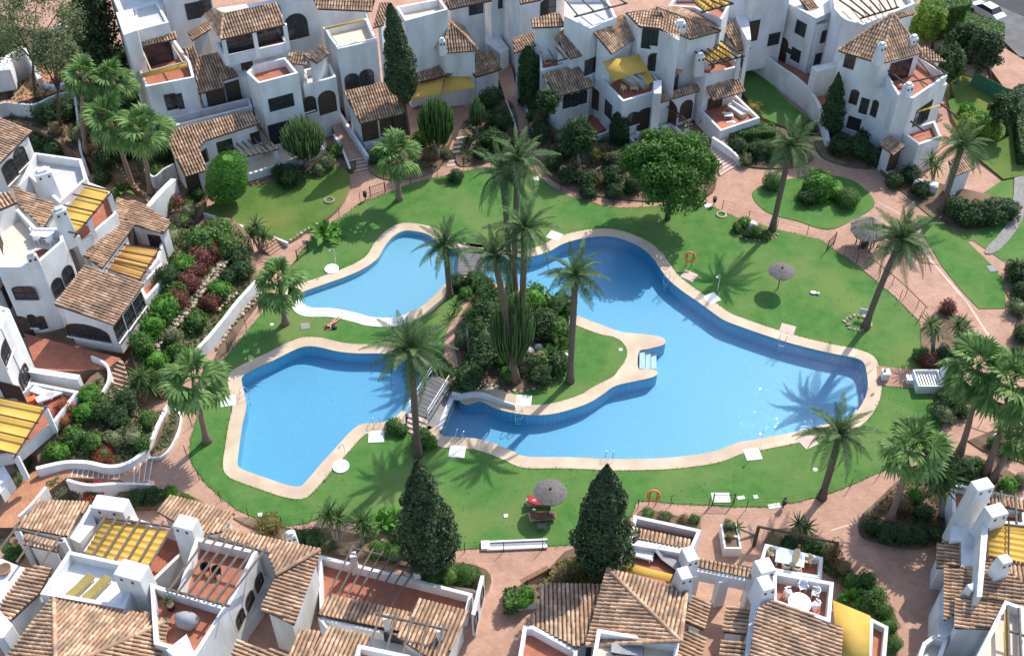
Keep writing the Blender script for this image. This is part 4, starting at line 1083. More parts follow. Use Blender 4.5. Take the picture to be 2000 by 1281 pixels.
# ---- S: bottom centre house behind the right-hand dark conifer
S_ = new_house('bottom centre house with hipped tile roof beside the dark conifer', (1230, 1200), 0.0)
S_.roof(q('B3', (510, 835), (890, 842), (815, 1172), (720, 1228), (440, 1085)), 3.2, 11, base=0)
S_.hip(q('B3', (785, 1215), (915, 742), (1408, 872)), 4.5, q('B3', (1370, 1190)), 6.4, faces=[[0, 1, 'a0'], [1, 2, 'a0']], base=0)
S_.terr(q('B3', (390, 1090), (450, 1088), (730, 1240), (720, 1330), (350, 1330)), 4.0, .8)
S_.terr(q('B3', (852, 1108), (1365, 1195), (1340, 1340), (815, 1320)), 5.6, .8, floor='cream_floor')
S_.terr(q('B3', (1080, 400), (1502, 492), (1440, 630), (1050, 565)), 2.6, .8, z0=-.3)
S_.roof(q('B3', (1085, 490), (1435, 565), (1410, 612), (1075, 545)), 2.4, 14, wall=False)
S_.terr(q('B3', (1032, 562), (1442, 630), (1330, 880), (960, 745)), 3.6, .8)
S_.awning(*q('B3', (1005, 692), (1322, 770), (1300, 815), (985, 745)), 4.0, 3.8)
S_.chimney(*q('B3', (1430, 640))[0], 4.6, 1.0, 1.4, 3.0, .3, taper=.8, cap=False); S_.chimney(*q('B3', (1395, 760))[0], 6.0, 1.1, 1.3, 3.2, .3, taper=.7, cap=False)
S_.roof(q('B4', (220, 657), (640, 745), (650, 690), (218, 598)), 3.4, 22, wall=False)
S_.block(q('B4', (205, 662), (625, 748), (622, 772), (200, 688)), 3.3, 2.2)
for pt in ((195, 700), (400, 735), (608, 770)):
    t = G(*q('B4', pt)[0], 3.1); S_.mesh(MB().box((t.x, t.y, -.2), .7, .55, 3.2, .2), 'post', 'white_plaster')
S_.roof(q('B4', (308, 915), (262, 1098), (135, 1042), (175, 852)), 3.0, 14, base=0)
S_.roof(q('B4', (400, 1112), (425, 940), (590, 945), (565, 1130)), 3.2, 14, base=0)
S_.roof(q('B4', (278, 1150), (235, 1310), (40, 1300), (95, 1088)), 3.4, 14, base=0)
S_.roof(q('B4', (375, 1310), (392, 1180), (565, 1182), (545, 1310)), 3.6, 14, base=0)

T_ = new_house('bottom house with white dining set on its terrace and flat yellow awning', (1560, 1250), 0.0)
T_.terr(q('B4', (640, 660), (690, 500), (1092, 595), (1080, 745), (750, 690)), 2.0, .7)
T_.terr(q('B4', (745, 690), (1166, 768), (1142, 1045), (742, 905)), 4.5, .9)
T_.roof(q('B4', (1218, 1075), (1206, 1310), (575, 1310), (632, 955), (742, 892)), 4.0, 13, base=0)
T_.block(q('B4', (590, 960), (640, 760), (745, 690), (742, 900), (640, 960), (575, 1310), (545, 1310)), 4.2)
T_.chimney(*q('B4', (695, 770))[0], 6.0, 1.2, 1.5, 2.4, .3, taper=.7, cap=False); T_.chimney(*q('B4', (690, 650))[0], 4.9, 1.2, 1.2, 2.0, .3, taper=.9, cap=False)
T_.awning(*q('B4', (1158, 892), (1420, 1002), (1412, 1300), (1195, 1290)), 3.9, 3.3)
T_.terr(q('B4', (1415, 1010), (1545, 1075), (1525, 1310), (1400, 1310)), 2.2, .6)

U_ = new_house('house at the bottom right corner with stepped tile roofs and slanted chimneys', (1930, 1150), 0.0)
U_.terr(q('C1', (130, 180), (170, 150), (610, 245), (620, 420), (360, 400), (140, 440)), 2.2, .7)
U_.roof(q('C1', (370, 215), (620, 265), (620, 330), (360, 280)), 2.6, 12, base=0)
U_.beam(*q('C1', (455, 195), (470, 400)), 3.6, mat='grey_wood'); U_.beam(*q('C1', (548, 215), (556, 410)), 3.6, mat='grey_wood')
U_.block(q('C1', (125, 430), (250, 380), (330, 330), (330, 560), (300, 690), (195, 690), (195, 525), (122, 525)), 3.6)
U_.chimney(*q('C1', (335, 150))[0], 7.4, 1.6, 1.1, 6.4, .3, taper=.8, cap=False); U_.chimney(*q('C1', (425, 320))[0], 6.4, 1.6, 1.2, 4.0, .3, taper=.8, cap=False)
U_.block(q('C1', (330, 400), (375, 395), (330, 890), (295, 890)), 5.4)
U_.awning(*q('C1', (378, 402), (630, 435), (630, 668), (372, 618)), 5.0, 5.0, waves=6, amp=.14)
U_.pergola(*q('C1', (372, 398), (640, 430), (640, 670), (366, 618)), 5.25, 3, mat='dark_wood', r_=.06, cross=('ab',))
U_.roof(q('C1', (33, 702), (38, 532), (192, 532), (190, 692)), 3.0, 13, base=0)
U_.roof(q('C1', (82, 1048), (85, 706), (302, 700), (300, 892), (155, 1000)), 3.4, 13, base=0)
U_.roof(q('C1', (152, 1095), (158, 886), (482, 912), (385, 1102)), 4.0, 13, base=0)
U_.roof(q('C1', (328, 892), (334, 640), (380, 640), (640, 835), (640, 940)), 4.6, 13, base=0)
U_.roof(q('C1', (350, 625), (640, 690), (640, 830), (520, 745)), 4.6, 14, base=0)
U_.chimney(*q('C1', (482, 640))[0], 6.6, 1.0, .9, 2.2, .3, taper=.75, cap=False); U_.chimney(*q('C1', (272, 820))[0], 4.9, .8, .6, 1.2, .3, taper=.8, cap=False)
U_.terr(q('C1', (480, 912), (610, 960), (620, 1320), (280, 1310), (390, 1095)), 5.6, .8, floor='cream_floor')
U_.block(q('C1', (45, 880), (85, 800), (85, 1050), (155, 1000), (150, 1110), (100, 1150), (40, 1150)), 2.6)
U_.terr(q('C1', (-60, 1190), (10, 1140), (110, 1160), (60, 1310), (-100, 1310)), 2.4, .8, floor='grey_floor')
U_.awning(*q('C1', (474, 985), (500, 985), (512, 1320), (476, 1320)), 6.0, 6.0)
U_.beam(*q('C1', (497, 950), (508, 1310)), 6.1); U_.beam(*q('C1', (572, 965), (588, 1310)), 6.1); U_.beam(*q('C1', (490, 1110), (620, 1150)), 5.9)
U_.fp(*q('C1', (160, 1110), (380, 1110)), 3.6, .4, 3.7)
for h_, n_ in ((H1, 260), (H2, 260), (S_, 260), (T_, 260), (U_, 260)): h_.nsingle = n_
for h_ in HOUSES: h_.finish(getattr(h_, 'nsingle', 0))
# ------------------------------------------------------------------ plants
def mesh_from(mb, name, mats, smooth=False):
    me = bpy.data.meshes.new(name); me.from_pydata(mb.v, [], mb.f)
    for m in ([mats] if isinstance(mats, str) else mats): me.materials.append(MATS[m])
    if any(mb.m): me.polygons.foreach_set('material_index', mb.m)
    if smooth: me.polygons.foreach_set('use_smooth', [True] * len(mb.f))
    return me
def rnd(a, b): return random.uniform(a, b)
def inst(name, me, parent, M):
    o = bpy.data.objects.new(name, me); COL.objects.link(o)
    if parent: o.parent = parent
    o.matrix_basis = M
    return o

def date_frond(L, droop, seed):
    """feather leaf along +X, arching down, leaflets on both sides"""
    rg = random.Random(seed); mb = MB(); n = 14; P = []
    for i in range(n + 1):
        t = i / n; P.append(Vector((L * t * (1 - 0.16 * droop * t), 0, L * (0.20 * t - droop * 0.62 * t * t))))
    mb.tube(P, [0.035 * (1 - 0.85 * i / n) + 0.004 for i in range(n + 1)], 4, 0, cap=False)
    m = 30
    for i in range(m):
        t = 0.10 + 0.90 * i / (m - 1); k = min(n - 1, int(t * n)); f = t * n - k
        p = P[k].lerp(P[k + 1], f); d = (P[k + 1] - P[k]).normalized()
        ln = L * (0.05 + 0.115 * math.sin(math.pi * min(1, t * 0.9 + 0.12))) * rg.uniform(.85, 1.1)
        for s in (-1, 1):
            out = (Vector((0, s, 0)) * 0.80 + d * (0.45 + 0.6 * t) + Vector((0, 0, rg.uniform(.05, .32)))).normalized()
            tip = p + out * ln - Vector((0, 0, ln * 0.24))
            w = d * 0.024
            mid = p.lerp(tip, .5) + Vector((0, 0, ln * .07))
            mb.add([p - w, p + w, mid + w * 1.5, tip, mid - w * 1.5], [(0, 1, 2, 3, 4)])
    return mesh_from(mb, 'date_frond', 'leaf_palm')

def fan_frond(L, droop, seed):
    """fan leaf: stalk along +X, then a pleated fan with hanging tips"""
    rg = random.Random(seed); mb = MB(); sl = L * 0.48
    P = [Vector((sl * t, 0, L * (0.16 * t - droop * 0.22 * t * t))) for t in (0, .35, .7, 1)]
    mb.tube(P, [.03, .026, .022, .018], 4, 0, cap=False)
    c = P[-1]; n = 17; R_ = L * 0.56
    for i in range(n):
        a = (i - (n - 1) / 2) / (n - 1) * R(215)
        d = Vector((math.cos(a), math.sin(a), 0.10 - 0.30 * droop)).normalized(); sd_ = Vector((-math.sin(a), math.cos(a), 0))
        w = R_ * 0.10; r1, r2 = R_ * 0.58, R_ * rg.uniform(.92, 1.08)
        p1 = c + d * r1 + Vector((0, 0, (0.03 if i % 2 else -0.03) * R_))
        p2 = c + d * (r2 * .92) - Vector((0, 0, R_ * (0.10 + 0.20 * droop) * rg.uniform(.7, 1.3)))
        mb.add([c, p1 - sd_ * w, p2, p1 + sd_ * w], [(0, 1, 2, 3)])
    return mesh_from(mb, 'fan_frond', 'leaf_fan')

def sword_leaf(L, w, droop, mat, seed):
    mb = MB(); n = 5; vs = []
    for i in range(n + 1):
        t = i / n; x = L * t * (1 - .15 * droop * t); z = L * (.10 * t - droop * .5 * t * t); k = w * (0.6 + 1.2 * t) * (1 - t) ** .6 if t < 1 else 0.002
        vs += [Vector((x, -k, z)), Vector((x, k, z + .01))]
    mb.add(vs, [(2 * i, 2 * i + 1, 2 * i + 3, 2 * i + 2) for i in range(n)])
    return mesh_from(mb, 'sword_leaf', mat)

def paddle_leaf(L, w, droop, mat, seed):
    mb = MB(); n = 7; vs = []
    for i in range(n + 1):
        t = i / n; x = L * t * (1 - .2 * droop * t); z = L * (.35 * t - droop * .6 * t * t)
        k = 0.02 if t < .32 else w * math.sin(math.pi * (t - .3) / .72) ** .7 if t < .99 else .005
        vs += [Vector((x, -k, z + k * .35)), Vector((x, 0, z)), Vector((x, k, z + k * .35))]
    mb.add(vs, [(3 * i + a, 3 * i + a + 1, 3 * i + a + 4, 3 * i + a + 3) for i in range(n) for a in (0, 1)])
    return mesh_from(mb, 'paddle_leaf', mat, True)

DATE = [date_frond(2.95, d, i) for i, d in enumerate((.25, .6, .95, 1.3, 1.6))]
FAN = [fan_frond(2.1, d, i) for i, d in enumerate((0.1, .5, 1.0, 1.6))]
SWORD = [sword_leaf(1.0, .045, d, 'leaf_yucca', i) for i, d in enumerate((.1, .5, 1.0))]
SWORD_D = [sword_leaf(1.0, .05, d, 'leaf_dark', i) for i, d in enumerate((.1, .5, 1.0))]
PADDLE = [paddle_leaf(1.0, .13, d, 'leaf_bright', i) for i, d in enumerate((.3, .8, 1.2))]
PADDLE_D = [paddle_leaf(1.0, .13, d, 'leaf_mid', i) for i, d in enumerate((.3, .8, 1.2))]
DEAD = [sword_leaf(.9, .06, 1.3, 'dead_frond', 9)]

def rosette(root, top, meshes, n, el0, el1, scale, name, rg, yaw0=0.0):
    """leaves round a growing point: el in degrees above the horizon from young to old"""
    for i in range(n):
        t = i / max(1, n - 1); el = el0 + (el1 - el0) * t ** .85 + rg.uniform(-6, 6); az = yaw0 + i * 2.39996 + rg.uniform(-.2, .2)
        m = meshes[min(len(meshes) - 1, int(t * len(meshes)))]
        k = scale * rg.uniform(.86, 1.08) * (0.72 + 0.28 * min(1, t * 3))
        M = Matrix.Translation(top - ORG[root]) @ Matrix.Rotation(az, 4, 'Z') @ Matrix.Rotation(-R(el), 4, 'Y') @ Matrix.Rotation(rg.uniform(-.5, .5), 4, 'X') @ Matrix.Scale(k, 4)
        inst(name, m, root, M)

PALM_N = [0]
def palm(base, crown, kind, label, scale=1.0, n=None, bend=0.0, r0=None):
    """base pixel on the ground, crown pixel; the height follows from the photo"""
    b, _ = hit(*base); rg = random.Random(PALM_N[0] * 17 + 3); PALM_N[0] += 1
    h = hgt_at(b, crown[1]); t = G(*crown, h)
    t = Vector((t.x, b.y + (rg.uniform(-.2, .2)), h))
    root = thing('date_palm' if kind == 'date' else 'fan_palm', label, 'palm tree', b, 'date palms' if kind == 'date' else 'fan palms')
    P = []; rs = []; m = 12; r0 = r0 or (.30 if kind == 'date' else .24)
    side = Vector((t.x - b.x, 0, 0))
    for i in range(m + 1):
        k = i / m; p = b.lerp(t, k); p.x += (k * k - k) * side.x * .7 + bend * math.sin(math.pi * k)
        P.append(p); fl = 1.0 + 0.7 * max(0, 1 - k * 7)
        if kind == 'date': rs.append(r0 * (fl * .82 + (.55 * max(0, (k - .90) / .10)) if k < .985 else .95))
        else: rs.append(r0 * (1.05 * fl - .45 * k))
    P[0] = P[0] - Vector((0, 0, .25))
    MB().tube(P, rs, 10).build('trunk', 'palm_trunk' if kind == 'date' else 'fan_trunk', root, smooth=True)
    top = P[-1] + Vector((0, 0, .05))
    if kind == 'date':
        rosette(root, top, DATE, (n or 40) * 4 // 5, 80, -20, scale, 'frond', rg)
    else:
        rosette(root, top, FAN, n or 17, 70, -30, scale, 'frond', rg)
        for i in range(9):                       # dry skirt
            M = Matrix.Translation(top - ORG[root] - Vector((0, 0, .25))) @ Matrix.Rotation(i * .7, 4, 'Z') @ Matrix.Rotation(R(50), 4, 'Y') @ Matrix.Scale(.9 * scale, 4)
            inst('dry_frond', DEAD[0], root, M)
    return root
def hgt_at(b, ty):
    lo, hi = b.z, 40.0
    for _ in range(50):
        m = (lo + hi) / 2
        if Pj((b.x, b.y, m))[1] > ty: lo = m
        else: hi = m
    return lo

# ---- leafy masses: many small leaf faces through the outer shell of a crown
def leaf_cloud(n, shape, size, seed, lump=.28, inner=.35, flat=.5, hang=0.0, spiky=False):
    """leaf faces scattered in a unit crown; shape(dir) -> radius"""
    rg = random.Random(seed); mb = MB()
    lumps = [(Vector((rg.gauss(0, 1), rg.gauss(0, 1), rg.gauss(0, 1))).normalized(), rg.uniform(.5, 1.0)) for _ in range(26)]
    for i in range(n):
        d = Vector((rg.gauss(0, 1), rg.gauss(0, 1), rg.gauss(0, 1))).normalized()
        r_ = shape(d)
        l = max((max(0.0, d.dot(a) - .80) / .20) * w for a, w in lumps)
        k = (1 - lump + lump * 1.6 * l) * (1 - inner * rg.random() ** 2) * (1 + (.28 * rg.random() if lump > .3 and rg.random() < .07 else 0))
        p = Vector((d.x * r_[0], d.y * r_[0], d.z * r_[1])) * k
        nn = (d + Vector((rg.gauss(0, flat), rg.gauss(0, flat), rg.gauss(0, flat) + .25))).normalized()
        if spiky: nn = nn.orthogonal().normalized()
        a = nn.orthogonal().normalized(); a.rotate(Matrix.Rotation(rg.uniform(0, 6.28), 3, nn)); b = nn.cross(a)
        s = size * rg.uniform(.6, 1.35)
        q0 = p - Vector((0, 0, hang * s))
        mb.add([q0 - a * s, q0 - b * s * .5, q0 + a * s, q0 + b * s * .5], [(0, 1, 2, 3)])
    return mb
def ball(d): return (1.0, 1.0)
def boxy(d):
    m = max(abs(d.x), abs(d.y), abs(d.z) * .9); k = min(1.3, 1 / m); return (0.35 * 1 + .65 * k, 0.35 + .65 * k)
SHRUBS = {}
def shrub_mesh(kind, var):
    key = (kind, var)
    if key not in SHRUBS:
        mats, n, size, lump, fl = {
            'mid': ('leaf_mid', 900, .15, .40, .6), 'bright': ('leaf_bright', 900, .15, .38, .6), 'lime': ('leaf_lime', 900, .13, .4, .6),
            'dark': ('leaf_dark', 900, .14, .42, .6), 'olive': ('leaf_olive', 850, .13, .5, .8), 'yellow': ('leaf_yellow', 850, .12, .5, .8),
            'rust': ('leaf_rust', 900, .12, .5, .8), 'dry': ('leaf_dry', 700, .11, .55, .9), 'fine': ('leaf_mid', 1300, .09, .5, .9),
            'pink': ('flower_pink', 800, .12, .5, .8), 'red': ('flower_red', 800, .12, .5, .8), 'mauve': ('flower_mauve', 800, .12, .5, .8),
            'clip': ('leaf_mid', 1900, .085, .10, .35), 'clipbright': ('leaf_bright', 1900, .085, .10, .35), 'clipdark': ('leaf_dark', 1900, .09, .12, .35)}[kind]
        mb = leaf_cloud(int(n * 2.2), ball, size * .72, sum(map(ord, kind)) * 31 + var * 7, lump, .45, fl)
        ms = [mats]
        if kind in ('pink', 'red', 'mauve'):
            ms.append('leaf_mid'); rg = random.Random(var)
            mb.m = [1 if rg.random() < .35 else 0 for _ in mb.f]
        SHRUBS[key] = mesh_from(mb, 'foliage', ms)
    return SHRUBS[key]
SH_LIST = []
def core_mesh():
    bm = bmesh.new(); bmesh.ops.create_icosphere(bm, subdivisions=2, radius=0.74); me = bpy.data.meshes.new('leaf_core'); bm.to_mesh(me); bm.free()
    return me
CORES = {}
def shrub(px, py, rpx, kind, label, cat='shrub', group=None, sq=0.85, name='shrub', z=None):
    """leafy shrub: centre and radius in pixels"""
    p0, _ = hit(px, py + rpx * .5) if z is None else (G(px, py + rpx * .5, z), 0)
    r_ = rpx * mpp(p0); i = len(SH_LIST)
    root = thing(name, label, cat, p0, group)
    cm = SHRUBS.setdefault(('core', kind), None)
    M = Matrix.Translation((0, 0, r_ * sq * .78)) @ Matrix.Rotation(i * 1.3, 4, 'Z') @ Matrix.Diagonal((r_, r_ * .95, r_ * sq, 1))
    me = shrub_mesh(kind, i % 3)
    inst('foliage', me, root, M)
    # dense shaded inside of the shrub
    if kind not in CORES:
        c = core_mesh(); c.materials.append(MATS[me.materials[-1 if len(me.materials) > 1 else 0].name]); CORES[kind] = c
    inst('inner_foliage', CORES[kind], root, M)
    MB().tube([p0 - Vector((0, 0, .1)), p0 + Vector((0, 0, r_ * .5))], max(.03, r_ * .06), 6).build('stem', 'bark', root)
    SH_LIST.append(root); return root
_ORD = ['first', 'second', 'third', 'fourth', 'fifth', 'sixth', 'seventh', 'eighth', 'ninth', 'tenth', 'eleventh', 'twelfth', 'thirteenth', 'fourteenth', 'fifteenth', 'sixteenth']
def shrub_row(where, group, lst):
    """lst of (px, py, r, kind); each gets a label that counts it off from the left among its own colour"""
    words = {'mid': 'green leafy shrub', 'bright': 'bright green shrub', 'lime': 'lime green shrub', 'dark': 'dark green shrub', 'olive': 'grey-green shrub', 'yellow': 'yellowish shrub',
             'rust': 'reddish brown shrub', 'dry': 'dry straw-coloured shrub', 'fine': 'fine-leaved green shrub', 'pink': 'pink flowering shrub', 'red': 'red flowering shrub', 'mauve': 'mauve flowering shrub',
             'clip': 'clipped round green shrub', 'clipbright': 'clipped bright green shrub', 'clipdark': 'clipped dark green shrub'}
    by = {}
    for e in sorted(lst): by.setdefault(e[3], []).append(e)
    for k, l in by.items():
        for i, e in enumerate(l):
            lab = f'{words[k]} {where}' if len(l) == 1 else f'{_ORD[i]} {words[k]} from the left {where}'
            shrub(*e[:4], lab, group=group)

def conifer(top, base, rpx, label, n=5200, mat='leaf_conifer', size=.17, trunk=.12, shape=None, name='conifer_tree', lump=.3, cat='conifer tree', prof=None):
    """cone or column crown between a top and a base pixel"""
    b, _ = hit(*base); h = hgt_at(b, top[1]) - b.z; r_ = rpx * mpp(b + Vector((0, 0, h * .4)))
    root = thing(name, label, cat, b); rg = random.Random(int(top[0] * 7 + top[1])); mb = MB()
    prof = prof or (lambda t: (1 - t ** 1.7) ** .85 * min(1, .62 + t * 2.0))
    ang = [(rg.uniform(0, 6.28), rg.uniform(.04, .96), rg.uniform(.6, 1)) for _ in range(70)]
    t0 = trunk
    dx = G(*top, b.z + h).x - b.x
    MB().tube([b - Vector((0, 0, .2)), b + Vector((dx * .3, 0, h * .35)), b + Vector((dx * .85, 0, h * .85))], [r_ * .13 + .08, r_ * .09 + .05, .04], 7).build('trunk', 'bark', root)
    n = int(n * 1.7); size *= .78
    for i in range(n):
        t = rg.random() ** 1.25; a = rg.uniform(0, 6.28)
        bump = 0
        for (a2, t2, w) in ang:
            da = abs((a - a2 + math.pi) % 6.2832 - math.pi)
            dd = (da * .9) ** 2 + ((t - t2) * 7) ** 2
            if dd < .35: bump = max(bump, (1 - dd / .35) * w)
        k = r_ * prof(t) * (1 - lump + lump * 1.5 * bump) * (1 - .38 * rg.random() ** 2)
        p = b + Vector((math.cos(a) * k + dx * t, math.sin(a) * k, h * (t0 + (1 - t0) * t)))
        nn = (Vector((math.cos(a), math.sin(a), .5)) + Vector((rg.gauss(0, .5), rg.gauss(0, .5), rg.gauss(0, .5)))).normalized()
        u = nn.orthogonal().normalized(); u.rotate(Matrix.Rotation(rg.uniform(0, 6.28), 3, nn)); v = nn.cross(u); s = size * rg.uniform(.6, 1.4)
        mb.add([p - u * s, p - v * s * .55, p + u * s, p + v * s * .55], [(0, 1, 2, 3)])
    tag(mb.build('crown', mat, root), kind=None)
    # dense inside of the crown
    ring = 9; cb = MB(); P = []; rs = []
    for i in range(ring):
        t = i / (ring - 1); P.append(b + Vector((dx * t, 0, h * (t0 + (1 - t0) * t * .97)))); rs.append(max(.02, r_ * prof(t * .98) * .62))
    cb.tube(P, rs, 9); cb.build('inner_foliage', mat, root)
    return root

def tree(base, centre, rx, ry, label, mat='leaf_mid', n=5200, size=.2, bark='bark', name='broadleaf_tree', gaps=.35, limbs=5, cat='tree', hollow=True, trunk_r=.16):
    """trunk with limbs and a crown built of leaf clumps; centre and radii of the crown in pixels"""
    b, _ = hit(*base); zc = hgt_at(b, centre[1]); c = G(*centre, zc); c = Vector((c.x, b.y, zc)); m = mpp(c)
    rx, rz = rx * m, ry * m / .95; rg = random.Random(int(centre[0] * 3 + centre[1] * 5))
    root = thing(name, label, cat, b)
    mb = MB(); fork = b.lerp(c, .55)
    mb.tube([b - Vector((0, 0, .2)), b.lerp(fork, .5) + Vector((rg.uniform(-.1, .1), 0, 0)), fork], [trunk_r * 1.3, trunk_r, trunk_r * .8], 8)
    for i in range(limbs):
        a = 6.28 * i / limbs + rg.uniform(-.4, .4); e = c + Vector((math.cos(a) * rx * .6, math.sin(a) * rx * .6, rg.uniform(-.1, .5) * rz))
        mb.tube([fork, fork.lerp(e, .5) + Vector((0, 0, rz * .12)), e], [trunk_r * .6, trunk_r * .35, .03], 6)
    mb.build('trunk', bark, root, smooth=True)
    cl = []
    for i in range(64):
        d = Vector((rg.gauss(0, 1), rg.gauss(0, 1), rg.gauss(0, .9) + .25)).normalized(); k = rg.uniform(.62, .98)
        cl.append((c + Vector((d.x * rx * k, d.y * rx * k, d.z * rz * k)), rg.uniform(.20, .36) * (rx + rz) / 2))
    crown = MB(); n = int(n * 1.8); size *= .75
    for i in range(n):
        cc, cr = cl[rg.randrange(len(cl))]; d = Vector((rg.gauss(0, 1), rg.gauss(0, 1), rg.gauss(0, 1) + .3)).normalized()
        p = cc + d * cr * (rg.random() ** .35)
        nn = (d + Vector((rg.gauss(0, .6), rg.gauss(0, .6), rg.gauss(0, .6) + .3))).normalized()
        u = nn.orthogonal().normalized(); u.rotate(Matrix.Rotation(rg.uniform(0, 6.28), 3, nn)); v = nn.cross(u); s = size * rg.uniform(.6, 1.35)
        crown.add([p - u * s, p - v * s * .5, p + u * s, p + v * s * .5], [(0, 1, 2, 3)])
    crown.build('crown', mat, root)
    if hollow:
        bm = bmesh.new(); bmesh.ops.create_icosphere(bm, subdivisions=3, radius=1.0)
        for v in bm.verts:
            k = .62 + .12 * math.sin(v.co.x * 7 + 1) * math.sin(v.co.y * 6) + .08 * math.sin(v.co.z * 9)
            v.co = Vector((v.co.x * rx * k, v.co.y * rx * k, v.co.z * rz * k)) + c - b
        me = bpy.data.meshes.new('inner_foliage'); bm.to_mesh(me); bm.free(); me.materials.append(MATS[mat]); inst('inner_foliage', me, root, Matrix.Identity(4))
    return root

def stem_bush(base, top, rpx, label, mat='leaf_stem', n=260, name='pencil_cactus', cat='cactus', trunk=True):
    """many upright fleshy stems from a short trunk"""
    b, _ = hit(*base); h = hgt_at(b, top[1]) - b.z; r_ = rpx * mpp(b); root = thing(name, label, cat, b); rg = random.Random(int(base[0] + top[1]))
    MB().tube([b - Vector((0, 0, .2)), b + Vector((0, 0, h * .38))], [r_ * .12 + .06, r_ * .08 + .05], 7).build('trunk', 'pale_bark', root)
    mb = MB()
    for i in range(n):
        a = rg.uniform(0, 6.28); k = math.sqrt(rg.random()); tp = b + Vector((math.cos(a) * r_ * k, math.sin(a) * r_ * k, h * (1.0 - .32 * k * k) * rg.uniform(.82, 1.03)))
        lo = b + Vector((math.cos(a) * r_ * k * .55, math.sin(a) * r_ * k * .55, h * rg.uniform(.22, .42)))
        mid = lo.lerp(tp, .5) + Vector((math.cos(a), math.sin(a), 0)) * r_ * .14 * k
        mb.tube([lo, mid, tp], [.05, .055, .03], 4)
    mb.build('stems', mat, root, smooth=True); return root

def yucca(base, heads, label, L=.95, n=60, dark=False, name='yucca', cat='yucca', group=None):
    """heads: pixels of the leaf rosettes above one base"""
    b, _ = hit(*base); root = thing(name, label, cat, b, group); rg = random.Random(int(base[0] * 3 + base[1]))
    mb = MB(); tops = []
    for hp in heads:
        h = hgt_at(b, hp[1]); t = G(*hp, h); t = Vector((t.x, b.y, h)); tops.append(t)
        mb.tube([b - Vector((0, 0, .1)), b.lerp(t, .5), t], [.13, .10, .08], 6)
    mb.build('trunk', 'pale_bark', root)
    for t in tops: rosette(root, t, SWORD_D if dark else SWORD, n, 80, -45, L, 'leaf', rg)
    return root
def paddle_plant(px, py, label, L=1.6, n=16, dark=False, name='banana_plant', cat='plant'):
    b, _ = hit(px, py); root = thing(name, label, cat, b); rg = random.Random(int(px + py * 3))
    MB().tube([b - Vector((0, 0, .1)), b + Vector((0, 0, .3))], .08, 6).build('stem', 'bark', root)
    rosette(root, b + Vector((0, 0, .15)), PADDLE_D if dark else PADDLE, n, 84, 25, L, 'leaf', rg); return root

def hedge_box(pts, z0, z1, label, mat='leaf_mid', dens=95, size=.11, name='clipped_hedge', cat='hedge', inset_=0.04):
    """clipped hedge over a traced plan: dense inside and a skin of small leaves"""
    P = [G(p[0], p[1], z1) for p in pts]; P = P if area2(P) > 0 else P[::-1]
    c = sum(P, Vector()) / len(P); root = thing(name, label, cat, (c.x, c.y, z0)); rg = random.Random(int(c.x * 10))
    MB().prism([Vector((p.x, p.y, z1 - .08)) for p in inset(P, .1)], [Vector((p.x, p.y, z0 - .2)) for p in inset(P, .1)]).build('inner_foliage', mat, root)
    mb = MB()
    def put(p, nn):
        nn = (nn + Vector((rg.gauss(0, .45), rg.gauss(0, .45), rg.gauss(0, .45)))).normalized()
        u = nn.orthogonal().normalized(); u.rotate(Matrix.Rotation(rg.uniform(0, 6.28), 3, nn)); v = nn.cross(u); s = size * rg.uniform(.6, 1.35)
        mb.add([p - u * s, p - v * s * .55, p + u * s, p + v * s * .55], [(0, 1, 2, 3)])
    for t in tess(P):
        a, b, d = (P[i] for i in t); n = int((b - a).cross(d - a).length / 2 * dens)
        for _ in range(n):
            u, v = rg.random(), rg.random()
            if u + v > 1: u, v = 1 - u, 1 - v
            put(a + (b - a) * u + (d - a) * v + Vector((0, 0, rg.gauss(0, .05))), Vector((0, 0, 1)))
    for i in range(len(P)):
        a, b = P[i], P[(i + 1) % len(P)]; e = b - a; nn = Vector((e.y, -e.x, 0)).normalized()
        for _ in range(int(e.length * (z1 - z0) * dens)):
            p = a + e * rg.random(); p.z = rg.uniform(z0, z1); put(p + nn * rg.gauss(0, .05), nn)
    mb.build('foliage', mat, root); return root

def ground_cover(pts, mat, n, size, name='ground_cover', hh=.35, z=None):
    """low creeping plants over a traced patch of bed"""
    px = [p[0] for p in pts]; py = [p[1] for p in pts]; rg = random.Random(int(sum(px))); mb = MB(); k = 0
    while k < n:
        x, y = rg.uniform(min(px), max(px)), rg.uniform(min(py), max(py)); ins = False
        for i in range(len(pts)):
            a, b = pts[i], pts[i - 1]
            if (a[1] > y) != (b[1] > y) and x < (b[0] - a[0]) * (y - a[1]) / (b[1] - a[1]) + a[0]: ins = not ins
        if not ins: continue
        p, _ = hit(x, y); k += 1; p = p + Vector((0, 0, rg.random() ** 1.5 * hh * (0.5 + .5 * math.sin(x * .21) * math.sin(y * .27))))
        nn = Vector((rg.gauss(0, .6), rg.gauss(0, .6), 1)).normalized(); u = nn.orthogonal().normalized(); u.rotate(Matrix.Rotation(rg.uniform(0, 6.28), 3, nn)); v = nn.cross(u); s = size * rg.uniform(.6, 1.4)
        mb.add([p - u * s, p - v * s * .5, p + u * s, p + v * s * .5], [(0, 1, 2, 3)])
    o = mb.build(name, mat); return tag(o, kind='stuff')
